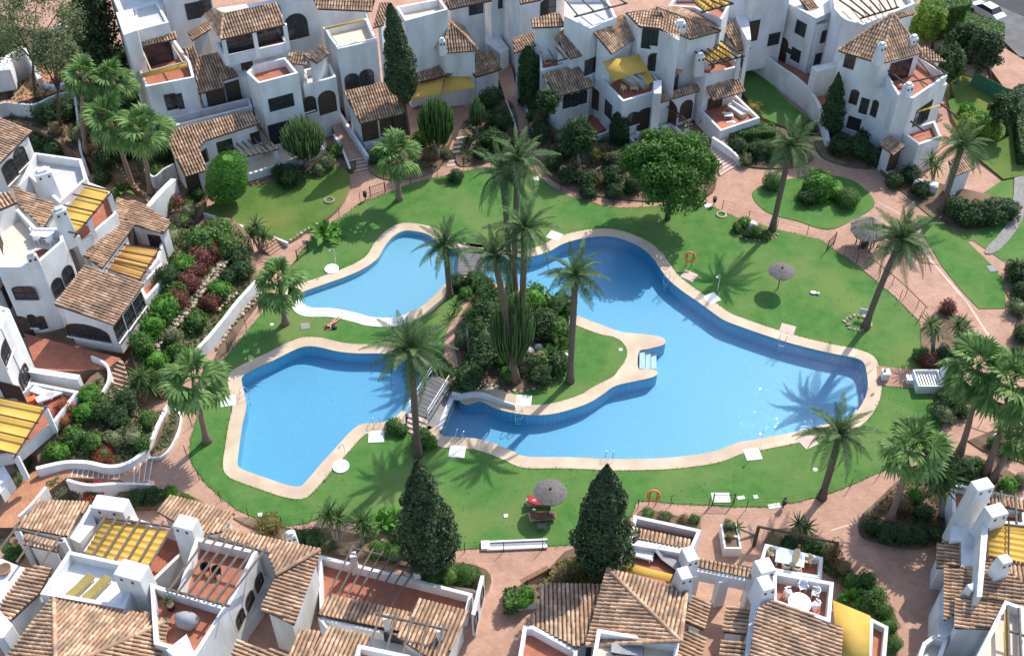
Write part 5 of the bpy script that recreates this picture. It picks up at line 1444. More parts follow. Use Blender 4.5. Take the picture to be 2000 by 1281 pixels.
# ------------------------------------------------------------------ bridges, stairs, walls, rocks
def one(mb, name, mat, label, cat, group=None, bevel=0.0, smooth=False):
    """a thing that is a single mesh: its own origin at the base centre"""
    xs = [v[0] for v in mb.v]; ys = [v[1] for v in mb.v]; zs = [v[2] for v in mb.v]
    o = Vector(((min(xs) + max(xs)) / 2, (min(ys) + max(ys)) / 2, min(zs)))
    mb.v = [(v[0] - o.x, v[1] - o.y, v[2] - o.z) for v in mb.v]
    ob = mb.build(name, mat, smooth=smooth, bevel=bevel); ob.location = o
    return tag(ob, label, cat, group)

gap1 = [G(*p, -0.12) for p in ((784, 808), (866, 843), (893, 758), (824, 728))]
sheet('channel_bed', [gap1], -0.13, 'concrete', walk=False)
gap2 = [G(*p, -0.12) for p in ((903, 486), (953, 491), (948, 549), (902, 543))]
sheet('channel_bed', [gap2], -0.11, 'concrete', walk=False)
bed('island_path', [(848, 742, .07), (860, 720, .07), (868, 690, .07), (868, 660, .07), (880, 632, .07), (902, 606, .07), (902, 560, .07), (903, 540, .07), (944, 545, .07), (940, 575, .07), (924, 600, .07), (904, 625, .07), (893, 652, .07), (890, 690, .07), (897, 716, .07), (910, 738, .07), (884, 760, .07)], 'paving_pink', smooth_sub=1)
bed('island_paving', [(884, 758, .075), (908, 736, .075), (938, 740, .075), (965, 757, .075), (1010, 772, .075), (1038, 788, .075), (1020, 804, .075), (985, 799, .075), (940, 778, .075), (908, 784, .075)], 'coping_stone', smooth_sub=1)
bed('shower_platform', [(1712, 714, .07), (1786, 722, .07), (1784, 758, .07), (1714, 752, .07)], 'paving_plaza', smooth_sub=1)

def bridge(a, b, c, d, z, label, rails, n=10):
    """a-b near end, d-c far end (pixels)"""
    A_, B_, C_, D_ = (G(*p, z) for p in (a, b, c, d)); ctr = (A_ + B_ + C_ + D_) / 4
    root = thing('footbridge', label, 'footbridge', (ctr.x, ctr.y, 0))
    for i in range(n):
        u0, u1 = (i + .04) / n, (i + .96) / n
        t = [A_.lerp(D_, u0), B_.lerp(C_, u0), B_.lerp(C_, u1), A_.lerp(D_, u1)]
        MB().prism(t, [p - Vector((0, 0, .06)) for p in t], cap_bottom=True).build('plank', 'bridge_deck', root)
    for (p, r_) in ((A_, D_), (B_, C_)):
        d_ = (r_ - p); yaw = math.atan2(d_.y, d_.x)
        MB().box((p + r_) / 2 - Vector((0, 0, .34)), d_.length, .12, .27, yaw).build('girder', 'concrete', root)
        if rails:
            rl = MB().tube([p + Vector((0, 0, .95)), r_ + Vector((0, 0, .95))], .035, 6).build('handrail', 'white_plastic', root)
            MB().tube([p + Vector((0, 0, .5)), r_ + Vector((0, 0, .5))], .025, 6).build('handrail', 'white_plastic', root)
            for k in range(5):
                s = p.lerp(r_, k / 4); MB().tube([s - Vector((0, 0, .1)), s + Vector((0, 0, .95))], .025, 6).build('rail_post', 'white_plastic', root)
    for p, r_ in ((A_, B_), (D_, C_)):
        t = [p, r_]; m = (p + r_) / 2; d_ = r_ - p; MB().box((m.x, m.y, -.2), d_.length, .5, z + .1, math.atan2(d_.y, d_.x)).build('abutment', 'coping_stone', root)
    return root
bridge((800, 803), (836, 817), (878, 749), (844, 731), .55, 'dark plank footbridge with white handrails between the two big pools', True)
bridge((894, 536), (942, 538), (944, 486), (898, 482), .22, 'grey plank footbridge beside the paddling pool', False)
a, b = G(856, 838, .1), G(887, 762, .1); d_ = b - a
one(MB().box(((a.x + b.x) / 2, (a.y + b.y) / 2, -1.5), d_.length, .4, 1.52, math.atan2(d_.y, d_.x)), 'weir_wall', 'white_stone', 'white weir wall along the right side of the lower footbridge', 'wall', bevel=.05)
a, b = G(792, 806, .1), G(829, 735, .1); d_ = b - a
one(MB().box(((a.x + b.x) / 2, (a.y + b.y) / 2, -1.5), d_.length, .3, 1.46, math.atan2(d_.y, d_.x)), 'channel_wall', 'pool_tile', 'blue tiled channel wall under the left side of the lower footbridge', 'wall')

def stairs(a, b, z0, d, c, z1, n, label, mat='pink_stone', nose='white_trim', name='stairs', base=-.1):
    """a-b bottom edge at z0, d-c top edge at z1; every tread a piece of its own"""
    A_, B_, C_, D_ = G(*a, z0), G(*b, z0), G(*c, z1), G(*d, z1); m = (A_ + B_ + C_ + D_) / 4
    root = thing(name, label, 'stairs', (m.x, m.y, z0))
    for i in range(n):
        u0, u1 = i / n, (i + 1) / n; z = z0 + (z1 - z0) * (i + 1) / n
        t = [Vector((p.x, p.y, z)) for p in (A_.lerp(D_, u0), B_.lerp(C_, u0), B_.lerp(C_, u1), A_.lerp(D_, u1))]
        mb = MB().prism(t, [Vector((p.x, p.y, base)) for p in t]); note_ground(t, [(0, 1, 2, 3)])
        s = mb.build('step', mat, root)
        if nose:
            e = [t[0], t[1], t[1].lerp(t[2], .16), t[0].lerp(t[3], .16)]
            MB().prism([p + Vector((0, 0, .012)) for p in e], [p - Vector((0, 0, .02)) for p in e]).build('nosing', nose, s)
    return root
def gwall(path, label, h=None, th=.25, mat='white_plaster', name='garden_wall', cat='wall', smooth=4, z_to=-.1):
    """free-standing wall along (px, py, ztop) points"""
    P = [G(*p) for p in path]; P = spline(P, smooth, closed=False) if smooth > 1 else P
    n = len(P); L_, R_ = [], []
    for i in range(n):
        d_ = (P[min(i + 1, n - 1)] - P[max(i - 1, 0)]); nn = Vector((-d_.y, d_.x, 0)).normalized() * th / 2
        L_.append(P[i] + nn); R_.append(P[i] - nn)
    mb = MB()
    for i in range(n - 1):
        t = [L_[i], L_[i + 1], R_[i + 1], R_[i]]
        bz = (lambda p: Vector((p.x, p.y, z_to if h is None else p.z - h)))
        mb.add(t, [(3, 2, 1, 0)]); lo = [bz(p) for p in t]
        mb.add([t[0], t[1], lo[1], lo[0]], [(0, 1, 2, 3)]); mb.add([t[3], t[2], lo[2], lo[3]], [(3, 2, 1, 0)])
    for i in (0, n - 1):
        mb.add([L_[i], R_[i], bz(R_[i]), bz(L_[i])], [(0, 1, 2, 3) if i == 0 else (3, 2, 1, 0)])
    note_wall(mb)
    return one(mb, name, mat, label, cat)

stairs((790, 842), (824, 855), 0, (800, 806), (836, 820), .5, 4, 'brick steps climbing to the lower footbridge', 'pink_stone', 'paving_pink' if False else None)
bed('ramp', [(640, 228, 1.5), (662, 216, 1.5), (714, 304, .55), (677, 312, .55)], 'paving_pink', smooth_sub=1)
stairs((689, 338), (721, 331), 0, (677, 311), (714, 304), .55, 4, 'shaded stairs with white nosings below the arched passage', 'paving_pink')
gwall([(655, 208, 2.3), (690, 262, 1.6), (718, 305, 1.1)], 'white wall on the right of the shaded stairs', th=.3)
gwall([(652, 262, 1.2), (668, 290, 1.0), (684, 330, .5)], 'low white wall on the left of the shaded stairs', th=.2)
bed('ramp', [(960, 110, 2.2), (994, 105, 2.2), (1012, 190, 1.2), (1036, 248, .6), (1012, 254, .6), (988, 198, 1.2)], 'paving_pink', smooth_sub=1)
stairs((1016, 280), (1043, 272), 0, (1010, 254), (1037, 247), .6, 4, 'dark shaded steps with pale nosings at the top centre', 'paving_pink')
gwall([(1012, 175, 1.9), (1030, 215, 1.4), (1045, 270, .5)], 'thin white kerb wall on the right of the dark steps', th=.15)
gwall([(988, 195, 1.5), (1002, 230, 1.0), (1012, 268, .5)], 'thin white kerb wall on the left of the dark steps', th=.15)
for i, (x, y) in enumerate(((899, 270), (896, 279), (892, 288), (890, 297), (887, 306), (884, 315), (881, 324))):
    p, _ = hit(x, y); one(MB().box((p.x, p.y, p.z - .05), .85, .32, .12, .25), 'stepping_stone', 'coping_stone', f'{_ORD[i]} stepping stone from the top in the slope of seven', 'stone', 'stepping stones', bevel=.03)
stairs((1407, 345), (1447, 320), 0, (1386, 288), (1413, 270), 1.2, 9, 'curving brick stairs up to the right-hand house', 'pink_stone', None)
gwall([(1392, 268, 2.1), (1418, 285, 1.6), (1438, 302, 1.0), (1448, 318, .35)], 'curved white wall beside the curving brick stairs', th=.3)
gwall([(1368, 296, 1.4), (1380, 312, 1.0), (1396, 338, .4)], 'low white kerb on the left of the curving brick stairs', th=.15)
stairs((162, 306), (192, 300), 1.3, (156, 254), (184, 250), 2.1, 7, 'brick steps beside the white striped wall top left', 'paving_orange', None, base=.8)
gwall([(146, 190, 2.9), (152, 240, 2.8), (156, 290, 2.1), (165, 315, 1.7)], 'narrow white wall beside the top left brick steps', th=.18)
stairs((292, 944), (300, 896), 0, (253, 942), (254, 903), .5, 4, 'bottom flight of pink steps with white edges', 'paving_pink')
bed('landing', [(254, 903, .5), (253, 943, .5), (234, 938, .5), (236, 912, .5)], 'paving_pink', smooth_sub=1)
stairs((234, 937), (236, 913), .5, (130, 932), (138, 904), 1.3, 10, 'long flight of pink steps with white edges lower left', 'paving_pink')
bed('ramp_path', [(138, 904, 1.3), (130, 932, 1.3), (90, 962, 1.3), (30, 1030, 1.3), (-40, 1030, 1.3), (20, 950, 1.3), (70, 918, 1.3)], 'paving_orange', smooth_sub=1)
gwall([(130, 936, 2.0), (170, 946, 1.8), (215, 944, 1.3), (262, 944, .9), (300, 946, .3)], 'white wall below the long pink steps', th=.22)
gwall([(70, 914, 2.2), (125, 902, 2.0), (170, 902, 1.8), (213, 910, 1.5), (252, 902, 1.1), (288, 872, .9), (308, 829, .9), (328, 790, .9)], 'wavy white wall round the lower left planted bed', th=.3)
gwall([(290, 893, .3), (320, 888, .3), (344, 852, .3), (353, 812, .3), (336, 793, .4)], 'low white kerb of the small curved bed', th=.15)
gwall([(36, 1008, 2.0), (60, 985, 2.0), (90, 950, 2.0)], 'white wall on the right of the orange ramp', th=.2)
gwall([(372, 694, 1.5), (405, 660, 1.45), (437, 622, 1.4), (462, 590, 1.35), (500, 548, 1.2)], 'long white retaining wall on the left hillside', th=.3)
gwall([(398, 416, .75), (435, 428, .75), (475, 442, .7)], 'low white kerb wall along the lower edge of the upper lawn', th=.2)
gwall([(535, 463, .5), (562, 474, .5)], 'short white kerb beside the steps at the upper lawn corner', th=.2)
stairs((528, 500), (558, 478), 0, (508, 482), (536, 464), .5, 4, 'pink steps beside the large dark yucca', 'paving_pink', None)
stairs((232, 792), (272, 800), .6, (206, 690), (240, 704), 2.6, 10, 'pink brick steps between the left houses', 'paving_orange', 'white_trim')
gwall([(178, 695, 3.2), (208, 712, 3.0), (212, 740, 2.6), (200, 765, 2.4)], 'curved white wall left of the pink brick steps', th=.2)
gwall(q('R5', (60, 292, 3.0), (170, 355, 2.9), (270, 430, 2.8), (400, 520, 2.6), (490, 610, 2.4), (550, 720, 2.0), (585, 850, 1.5), (600, 930, 1.0)), 'long curving white retaining wall below the corner house', th=.35)
bed('walkway', q('R5', (75, 262, 2.0), (270, 395, 2.0), (440, 480, 2.0), (560, 590, 1.8), (590, 670, 1.6), (550, 700, 1.6), (480, 610, 1.8), (400, 525, 2.0), (270, 435, 2.0), (60, 300, 2.0)), 'terracotta_floor', smooth_sub=1)
bed('flower_bed', q('R5', (545, 585, 1.7), (740, 560, 1.7), (900, 760, 1.2), (960, 960, .4), (640, 930, .5), (605, 800, 1.1), (590, 690, 1.5)), smooth_sub=1)
gwall(q('R2', (905, 1178, 1.35), (1000, 1150, 1.35), (1100, 1118, 1.35), (1290, 1055, 1.35), (1420, 1005, 1.4), (1428, 930, 1.4)), 'low white patio wall behind the pencil cactus', th=.25, smooth=1)
bed('patio', q('R2', (640, 1130, .45), (700, 1000, .45), (1000, 940, .45), (1420, 900, .45), (1420, 1000, .45), (1100, 1115, .45), (905, 1172, .45)), 'cream_floor', smooth_sub=1)
bed('patio', q('R4', (385, 945, .7), (380, 800, .7), (590, 770, .7), (720, 930, .7), (590, 1005, .7), (450, 965, .7)), 'terracotta_floor', smooth_sub=1)
gwall(q('R4', (585, 1012, 1.2), (722, 962, 1.2)), 'low white wall of the red patio under the yellow awning house', smooth=1)
bed('patio', q('R7', (140, 215, 2.65), (720, 365, 2.65), (640, 425, 2.65), (470, 440, 2.65), (220, 440, 2.65)), 'terracotta_floor', smooth_sub=1)
bed('patio', q('C2', (-60, 980, 2.6), (100, 960, 2.6), (400, 600, 2.6), (620, 620, 2.6), (760, 720, 2.6), (720, 850, 2.6), (350, 940, 2.6), (180, 980, 2.6), (-60, 1010, 2.6)), 'paving_orange', smooth_sub=1)
gwall(q('C2', (-40, 1010, 3.4), (60, 985, 3.3), (180, 1000, 3.2), (340, 1000, 3.2), (500, 930, 3.2), (720, 865, 3.2)), 'curving white wall in front of the orange terrace', th=.25)
gwall(q('C2', (-40, 600, 5.0), (110, 520, 5.0), (210, 455, 5.2), (290, 560, 4.6), (380, 760, 3.6)), 'tall white curved wall at the back of the orange terrace', th=.4)
gwall(q('C2', (300, 400, 3.2), (420, 330, 3.2), (520, 270, 3.2), (630, 200, 3.2)), 'pale whitewashed wall beneath the large conifer', th=.35)
gwall(q('C2', (430, 800, 3.1), (520, 830, 3.1), (620, 800, 3.1)), 'short curved white bench wall on the orange terrace', th=.4)
one(MB().box(G(*q('C2', (60, 820))[0], 2.6), 2.2, 2.6, 2.4, .3), 'utility_block', 'white_plaster', 'plain white block at the left end of the orange terrace', 'building', bevel=.1)
gwall(q('W2', (320, 252, .7), (380, 262, .7), (470, 252, .65), (560, 262, .6), (680, 310, .5), (800, 348, .4)), 'low curved pale wall beside the lower footbridge', th=.14)
gwall(q('R6', (770, 490, 3.4), (830, 420, 3.6), (905, 345, 3.0)), 'curved white buttress with rungs beside the left house', th=.5, name='buttress')
gwall([(283, 330, 2.0), (300, 345, 2.0), (320, 330, 2.2), (340, 320, 2.4)], 'white yard wall left of the tiled porch roof', th=.2)

# ---- rocks: each stone of the rubble walls is a piece
def rock_mesh(seed):
    rg = random.Random(seed); bm = bmesh.new(); bmesh.ops.create_icosphere(bm, subdivisions=1, radius=.5)
    for v in bm.verts: v.co *= rg.uniform(.72, 1.12); v.co.z *= .75
    me = bpy.data.meshes.new('stone'); bm.to_mesh(me); bm.free(); me.materials.append(MATS['garden_rock']); return me
ROCKS = [rock_mesh(i) for i in range(5)]
def rubble(path, label, rows=2, size=.55, step=.46, wide=.4):
    P = [Vector((p[0], p[1], 0)) for p in path]; P = spline(P, 8, closed=False); pts = [hit(p.x, p.y)[0] for p in P]
    m = sum(pts, Vector()) / len(pts); root = thing('rubble_wall', label, 'stone wall', pts[0]); rg = random.Random(int(path[0][0])); acc = 0
    for i in range(len(pts) - 1):
        d_ = pts[i + 1] - pts[i]; k = 0.0; nn = Vector((-d_.y, d_.x, 0)).normalized()
        while acc < d_.length:
            o = pts[i] + d_.normalized() * acc
            for r_ in range(rows):
                s = size * rg.uniform(.65, 1.2)
                M = Matrix.Translation(o + nn * ((r_ - (rows - 1) / 2) * wide + rg.uniform(-.1, .1)) + Vector((0, 0, s * .12 + (.15 if r_ else 0))) - ORG[root]) @ Matrix.Rotation(rg.uniform(0, 6.28), 4, 'Z') @ Matrix.Diagonal((s * 1.15, s * .85, s * .8, 1))
                inst('stone', ROCKS[rg.randrange(5)], root, M)
            acc += step
        acc -= d_.length
    return root
rubble([(452, 488), (424, 528), (392, 568), (360, 608), (333, 642), (304, 672), (294, 698)], 'pale rubble stone wall running down the left hillside', 3, .55)
rubble([(513, 568), (485, 600), (455, 632), (420, 682)], 'line of rubble stones beside the path left of the lawn', 2, .42)
rubble([(458, 575), (440, 592), (420, 612)], 'short row of rubble stones in the middle of the left hillside', 2, .4)
rubble([(893, 716), (918, 738), (955, 752), (1000, 765), (1050, 756), (1090, 733), (1113, 703)], 'stone edging along the front of the island bed', 1, .42, .5)
rubble([(564, 472), (590, 455), (620, 438)], 'stone edging along the upper lawn and path', 1, .4, .42)
rubble([(1440, 462), (1470, 468), (1500, 470), (1520, 460)], 'stone edging of the little rock bed on the lawn', 1, .3, .4)
rubble([(1650, 628), (1662, 642), (1685, 645), (1700, 638), (1692, 622), (1668, 618), (1652, 624)], 'ring of stones round the leaning date palm', 1, .42, .4)
rubble([(290, 388), (270, 372), (245, 345), (225, 320)], 'rough stones beside the path between the fan palms', 1, .4, .5)
def boulder(px, py, s, label, mat='grey_rock'):
    p, _ = hit(px, py); rg = random.Random(int(px)); bm = bmesh.new(); bmesh.ops.create_icosphere(bm, subdivisions=2, radius=1)
    for v in bm.verts: v.co *= rg.uniform(.9, 1.08); v.co = Vector((v.co.x * s, v.co.y * s * .8, v.co.z * s * .75 + s * .35))
    me = bpy.data.meshes.new('boulder'); bm.to_mesh(me); bm.free(); me.materials.append(MATS[mat]); o = inst('boulder', me, None, Matrix.Translation(p)); tag(o, label, 'boulder', 'boulders')
for x, y, s, l in ((1466, 444, .62, 'white boulder in the little rock bed on the lawn'), (1049, 706, .45, 'grey boulder at the front right of the island bed'), (1031, 688, .5, 'grey boulder behind the tall palm trunks'), (1052, 680, .4, 'flat pale boulder beside the strelitzia'),
                   (1101, 700, .5, 'white boulder at the right end of the island bed'), (1034, 715, .3, 'small white boulder between palm trunk and strelitzia'), (995, 704, .32, 'small white boulder left of the palm trunks')): boulder(x, y, s, l, 'white_stone' if 'white' in l else 'grey_rock')

# ------------------------------------------------------------------ fence round the lawn
def fence(i0, i1, label):
    pts = []; n = len(LW); i = i0
    off = inset(LW, -.18)
    while True:
        pts.append(off[i % n])
        if i % n == i1 % n: break
        i += 1
    root = thing('wire_fence', label, 'fence', pts[0]); acc = 0.0; posts = []
    for a, b in zip(pts, pts[1:]):
        d_ = b - a
        while acc < d_.length:
            posts.append(a + d_.normalized() * acc); acc += 2.7
        acc -= d_.length
    tops = []
    for p in posts:
        p = Vector((p.x, p.y, 0)); MB().tube([p - Vector((0, 0, .1)), p + Vector((0, 0, 1.15))], .028, 6).build('post', 'iron', root); tops.append(p)
    for h in (.35, .75, 1.12):
        mb = MB()
        for a, b in zip(tops, tops[1:]): mb.tube([a + Vector((0, 0, h)), b + Vector((0, 0, h))], .006, 3, cap=False)
        mb.build('wire', 'iron', root)
fence(8, 60, 'thin wire fence along the upper edge of the lawn')
fence(66, 104, 'thin wire fence along the plaza side of the lawn')
fence(118, 168, 'thin wire fence along the lower right edge of the lawn')
fence(172, 228, 'thin wire fence along the lower left edge of the lawn')
fence(230, len(LW) - 4, 'thin wire fence along the left path')
def rail(path, label, h=1.0, mat='rust_metal'):
    P = spline([G(*p, 0) for p in path], 6, closed=False); root = thing('handrail', label, 'handrail', P[0])
    MB().tube([p + Vector((0, 0, h)) for p in P], .05, 6).build('rail', mat, root)
    for i in range(0, len(P), 4): MB().tube([P[i] - Vector((0, 0, .1)), P[i] + Vector((0, 0, h))], .03, 6).build('post', mat, root)
rail([(1648, 498), (1680, 510), (1715, 535), (1755, 568), (1790, 602), (1806, 618)], 'curved brown metal handrail beside the plaza')
rail([(1882, 800), (1905, 820), (1945, 832), (2000, 830)], 'curved brown handrail round the shaded court at right')
# ---- gates
def gate(px, py, label, yaw, w=1.5, h=1.1):
    p, _ = hit(px, py); root = thing('metal_gate', label, 'gate', p); ax = Vector((math.cos(yaw), math.sin(yaw), 0))
    for k in (-1, 1): MB().tube([p + ax * k * w / 2 - Vector((0, 0, .1)), p + ax * k * w / 2 + Vector((0, 0, h + .15))], .045, 6).build('post', 'iron', root)
    for z in (.15, h): MB().tube([p - ax * w / 2 + Vector((0, 0, z)), p + ax * w / 2 + Vector((0, 0, z))], .025, 5).build('rail', 'iron', root)
    for i in range(9): o = p + ax * w * ((i + .5) / 9 - .5); MB().tube([o + Vector((0, 0, .15)), o + Vector((0, 0, h))], .012, 4).build('bar', 'iron', root)
gate(1412, 984, 'dark metal gate in the lower fence with pale slab behind', 0)
gate(738, 380, 'dark metal gate near the bright fan palm', .5)
gate(592, 500, 'small dark gate at the left path corner', 1.0)
gate(1622, 482, 'dark metal gate at the plaza end of the lawn', .9)
one(MB().box(G(1408, 972, .04), 1.3, .9, .02), 'slab', 'white_stone', 'pale stone slab inside the lower gate', 'slab')
# ------------------------------------------------------------------ pool gear
def pad(c, label, mat='white_stone', sz=(1.2, 1.1), yaw=0.0):
    p = G(*c, .04); return one(MB().box((p.x, p.y, .02), sz[0], sz[1], .06, yaw), 'shower_pad', mat, label, 'slab', bevel=.02)
def ladder(px, py, to, label):
    """steel pool ladder: feet on the coping at px, py, going towards pixel `to` in the water"""
    p = G(px, py, CZ); w = G(*to, CZ); d_ = (w - p); d_ = Vector((d_.x, d_.y, 0)).normalized(); s = Vector((-d_.y, d_.x, 0)) * .27
    root = thing('pool_ladder', label, 'pool ladder', p, 'pool ladders')
    for k in (-1, 1):
        o = p + s * k; pts = []
        for i in range(9):
            t = math.pi * i / 8; pts.append(o + d_ * (.35 - .35 * math.cos(t)) + Vector((0, 0, .05 + .75 * math.sin(t))))
        pts.append(o + d_ * .7 + Vector((0, 0, -1.1)))
        MB().tube(pts, .025, 6).build('rail', 'steel', root, smooth=True)
    for i in range(3):
        o = p + d_ * .7 + Vector((0, 0, -.25 - .3 * i)); MB().tube([o - s, o + s], .03, 6).build('rung', 'steel', root)
def shower(px, py, label, tray=True):
    p = G(px, py, .04); root = thing('garden_shower', label, 'shower', p)
    if tray:
        MB().disc(p - Vector((0, 0, .05)), .62, .14).build('tray', 'white_plastic', root); MB().disc(p + Vector((0, 0, .1)), .5, .012).build('tray_floor', 'white_stone', root)
    o = p + Vector((.35, .4, 0)); MB().tube([o, o + Vector((0, 0, 2.05)), o + Vector((-.12, -.12, 2.2)), o + Vector((-.3, -.3, 2.12))], .025, 6).build('pole', 'steel', root)
    MB().disc(o + Vector((-.3, -.3, 2.05)), .09, .05).build('shower_head', 'steel', root)
shower(648, 526, 'garden shower with round white tray by the paddling pool'); shower(666, 911, 'garden shower with round white tray by the lower left pool')
for c, l, m, y in (((446, 783), 'white slab beside the ladder at the left end of the lower pool', 'white_stone', .2), ((735, 853), 'white slab beside the ladder below the steps of the bridge', 'white_stone', .05), ((893, 882), 'white slab at the lower left tip of the main pool', 'white_stone', -.1),
                   ((1578, 863), 'pinkish slab beside the ladder at the lower right of the pool', 'pink_stone', .5), ((1538, 643), 'pinkish slab beside the ladder on the upper right side', 'pink_stone', -.4), ((1470, 887), 'white slab with a shower pole below the pool', 'white_stone', .15),
                   ((1346, 539), 'pinkish slab beside the ladder at the upper pool bend', 'pink_stone', -.6), ((1390, 583), 'pale slab with a shower pole on the upper lawn', 'white_stone', .5), ((1023, 782), 'white slab on the island beside the ladder', 'white_stone', -.1), ((1083, 461), 'white slab on the lawn above the main pool', 'white_stone', -.5)): pad(c, l, m, yaw=y)
shower(1476, 884, 'shower pole on the white slab below the pool', False); shower(1394, 578, 'shower pole on the pale slab of the upper lawn', False)
for x, y, t, l in ((468, 775, (490, 772), 'steel ladder at the left end of the lower pool'), (737, 834, (732, 815), 'steel ladder nearest the steps of the bridge'), (896, 860, (905, 845), 'steel ladder at the lower left tip of the main pool'), (1190, 901, (1190, 885), 'steel ladder behind the right dark conifer'),
                   (1578, 842, (1570, 825), 'steel ladder at the lower right of the main pool'), (1530, 660, (1525, 678), 'steel ladder on the upper right side of the main pool'), (1312, 545, (1298, 552), 'steel ladder at the upper bend of the main pool'), (1013, 800, (1013, 818), 'steel ladder on the island side')): ladder(x, y, t, l)
def lifebuoy(px, py, label, z=1.15):
    p, _ = hit(px, py); root = thing('lifebuoy_stand', label, 'lifebuoy', p)
    for k in (-.25, .25): MB().tube([p + Vector((k, 0, -.1)), p + Vector((k, 0, z + .3))], .03, 6).build('post', 'iron', root)
    mb = MB(); c = p + Vector((0, -.08, z)); pts = []
    for i in range(25): t = 2 * math.pi * i / 24; pts.append(c + Vector((math.cos(t) * .42, math.sin(t) * .20, math.sin(t) * .36)))
    mb.tube(pts, .085, 8, cap=False).build('ring', 'orange_plastic', root, smooth=True)
lifebuoy(1274, 985, 'orange lifebuoy on a stand beside the lower path'); lifebuoy(1345, 520, 'orange lifebuoy on a stand at the upper pool bend')

# ------------------------------------------------------------------ parasols, loungers, people on the lawn
def parasol(px, py, label, rad, h, mat='thatch', closed=False, z=None):
    p = hit(px, py)[0] if z is None else G(px, py, z); root = thing('parasol', label, 'parasol', p)
    MB().tube([p - Vector((0, 0, .1)), p + Vector((0, 0, h + .25))], .045, 7).build('pole', 'dark_wood', root)
    n = 28; mb = MB(); rg = random.Random(int(px))
    prof = ((0.03, .34), (.35, .25), (.7, .11), (1.0, -.06), (.97, -.16)) if not closed else ((.04, .1), (.16, -.25), (.2, -.9), (.14, -1.5), (.05, -1.55))
    vs = []
    for k, (r_, z_) in enumerate(prof):
        for i in range(n):
            t = 2 * math.pi * i / n; rr = (r_ * rad if not closed else r_ * 1.1) * (1 + (rg.uniform(-.04, .04) if k > 2 else 0) + (.25 * math.sin(t * 6) if closed else 0))
            vs.append(p + Vector((math.cos(t) * rr, math.sin(t) * rr, h + z_)))
    mb.add(vs, [(k * n + i, k * n + (i + 1) % n, (k + 1) * n + (i + 1) % n, (k + 1) * n + i) for k in range(len(prof) - 1) for i in range(n)])
    mb.build('canopy', mat, root); MB().box(p + Vector((0, 0, h + .28)), .14, .14, .16).build('finial', 'dark_wood', root)
    if not closed:
        for i in range(8): t = 2 * math.pi * i / 8; MB().tube([p + Vector((0, 0, h + .2)), p + Vector((math.cos(t) * rad * .92, math.sin(t) * rad * .92, h - .06))], .015, 4).build('rib', 'dark_wood', root)
parasol(1519, 564, 'round thatched parasol on the lawn below the leaning palm', 1.12, 2.1)
parasol(1074, 994, 'dark round parasol beside the two sun loungers', 1.16, 2.1)
parasol(1547, 1110, 'closed tan parasol over the pale table on the lower patio', 1, 2.3, 'wicker', True)
hp = G(1688, 482, 0); hut = thing('thatched_shelter', 'thatched round shelter on the plaza', 'shelter', hp)
for i in range(5): t = i * 1.257; MB().tube([hp + Vector((math.cos(t) * .8, math.sin(t) * .8, -.1)), hp + Vector((math.cos(t) * .8, math.sin(t) * .8, 2.2))], .06, 6).build('post', 'dark_wood', hut)
mb = MB(); n = 40; vs = []; rg = random.Random(5)
for k, (r_, z_) in enumerate(((.05, 3.3), (.6, 2.95), (1.2, 2.5), (1.62, 2.1), (1.6, 1.85))):
    for i in range(n): t = 2 * math.pi * i / n; rr = r_ * (1 + rg.uniform(-.06, .06) * (k > 1)); vs.append(hp + Vector((math.cos(t) * rr, math.sin(t) * rr, z_ + rg.uniform(-.05, .05))))
mb.add(vs, [(k * n + i, k * n + (i + 1) % n, (k + 1) * n + (i + 1) % n, (k + 1) * n + i) for k in range(4) for i in range(n)]); mb.build('thatch_roof', 'thatch_brown', hut)
mb = MB()
for i in range(420):
    t = rg.uniform(0, 6.28); r_ = rg.uniform(.5, 1.62); z_ = 3.3 - .72 * r_; o = hp + Vector((math.cos(t) * r_, math.sin(t) * r_, z_ + .06)); dd = Vector((math.cos(t), math.sin(t), -.7)).normalized(); s = Vector((-math.sin(t), math.cos(t), 0)) * .03
    mb.add([o - s, o + s, o + dd * .5 + s * .3, o + dd * .5 - s * .3], [(0, 1, 2, 3)])
tag(mb.build('straw', 'thatch_brown', hut), kind='stuff')
MB().disc(hp + Vector((0, 0, 0)), .35, .75).build('table', 'dark_wood', hut)

def lounger(p, yaw, label, mat, frame='pale_wood', back=35, group='sun loungers', sub=None):
    root = thing('sun_lounger', label, 'sun lounger', p, group); ax = Vector((math.cos(yaw), math.sin(yaw), 0)); ay = Vector((-ax.y, ax.x, 0)); U = Vector((0, 0, 1)); p = Vector(p)
    for sx in (-.75, .75):
        for sy in (-.28, .28): MB().box(p + ax * sx + ay * sy, .06, .06, .3, yaw).build('leg', frame, root)
    MB().box(p + U * .28, 1.9, .66, .06, yaw).build('frame', frame, root)
    MB().box(p + U * .34 + ax * .3, 1.25, .62, .07, yaw).build('seat_cushion', mat, root, bevel=.03)
    b0 = p + U * .36 - ax * .32; bd = (-ax * math.cos(R(back)) + U * math.sin(R(back))); nn = (ax * math.sin(R(back)) + U * math.cos(R(back)))
    t = [b0 + ay * .31, b0 - ay * .31, b0 - ay * .31 + bd * .68, b0 + ay * .31 + bd * .68]
    mb = MB(); mb.add([v + nn * .07 for v in t] + t, [(0, 1, 2, 3), (7, 6, 5, 4), (0, 4, 5, 1), (1, 5, 6, 2), (2, 6, 7, 3), (3, 7, 4, 0)]); mb.build('backrest', mat, root)
    return root
lounger(G(1054, 985, .04), .0, 'sun lounger with red towel beside the dark parasol', 'red_towel')
lounger(G(1059, 1013, .04), .12, 'sun lounger with brown cushion in front of the dark parasol', 'brown_cushion')
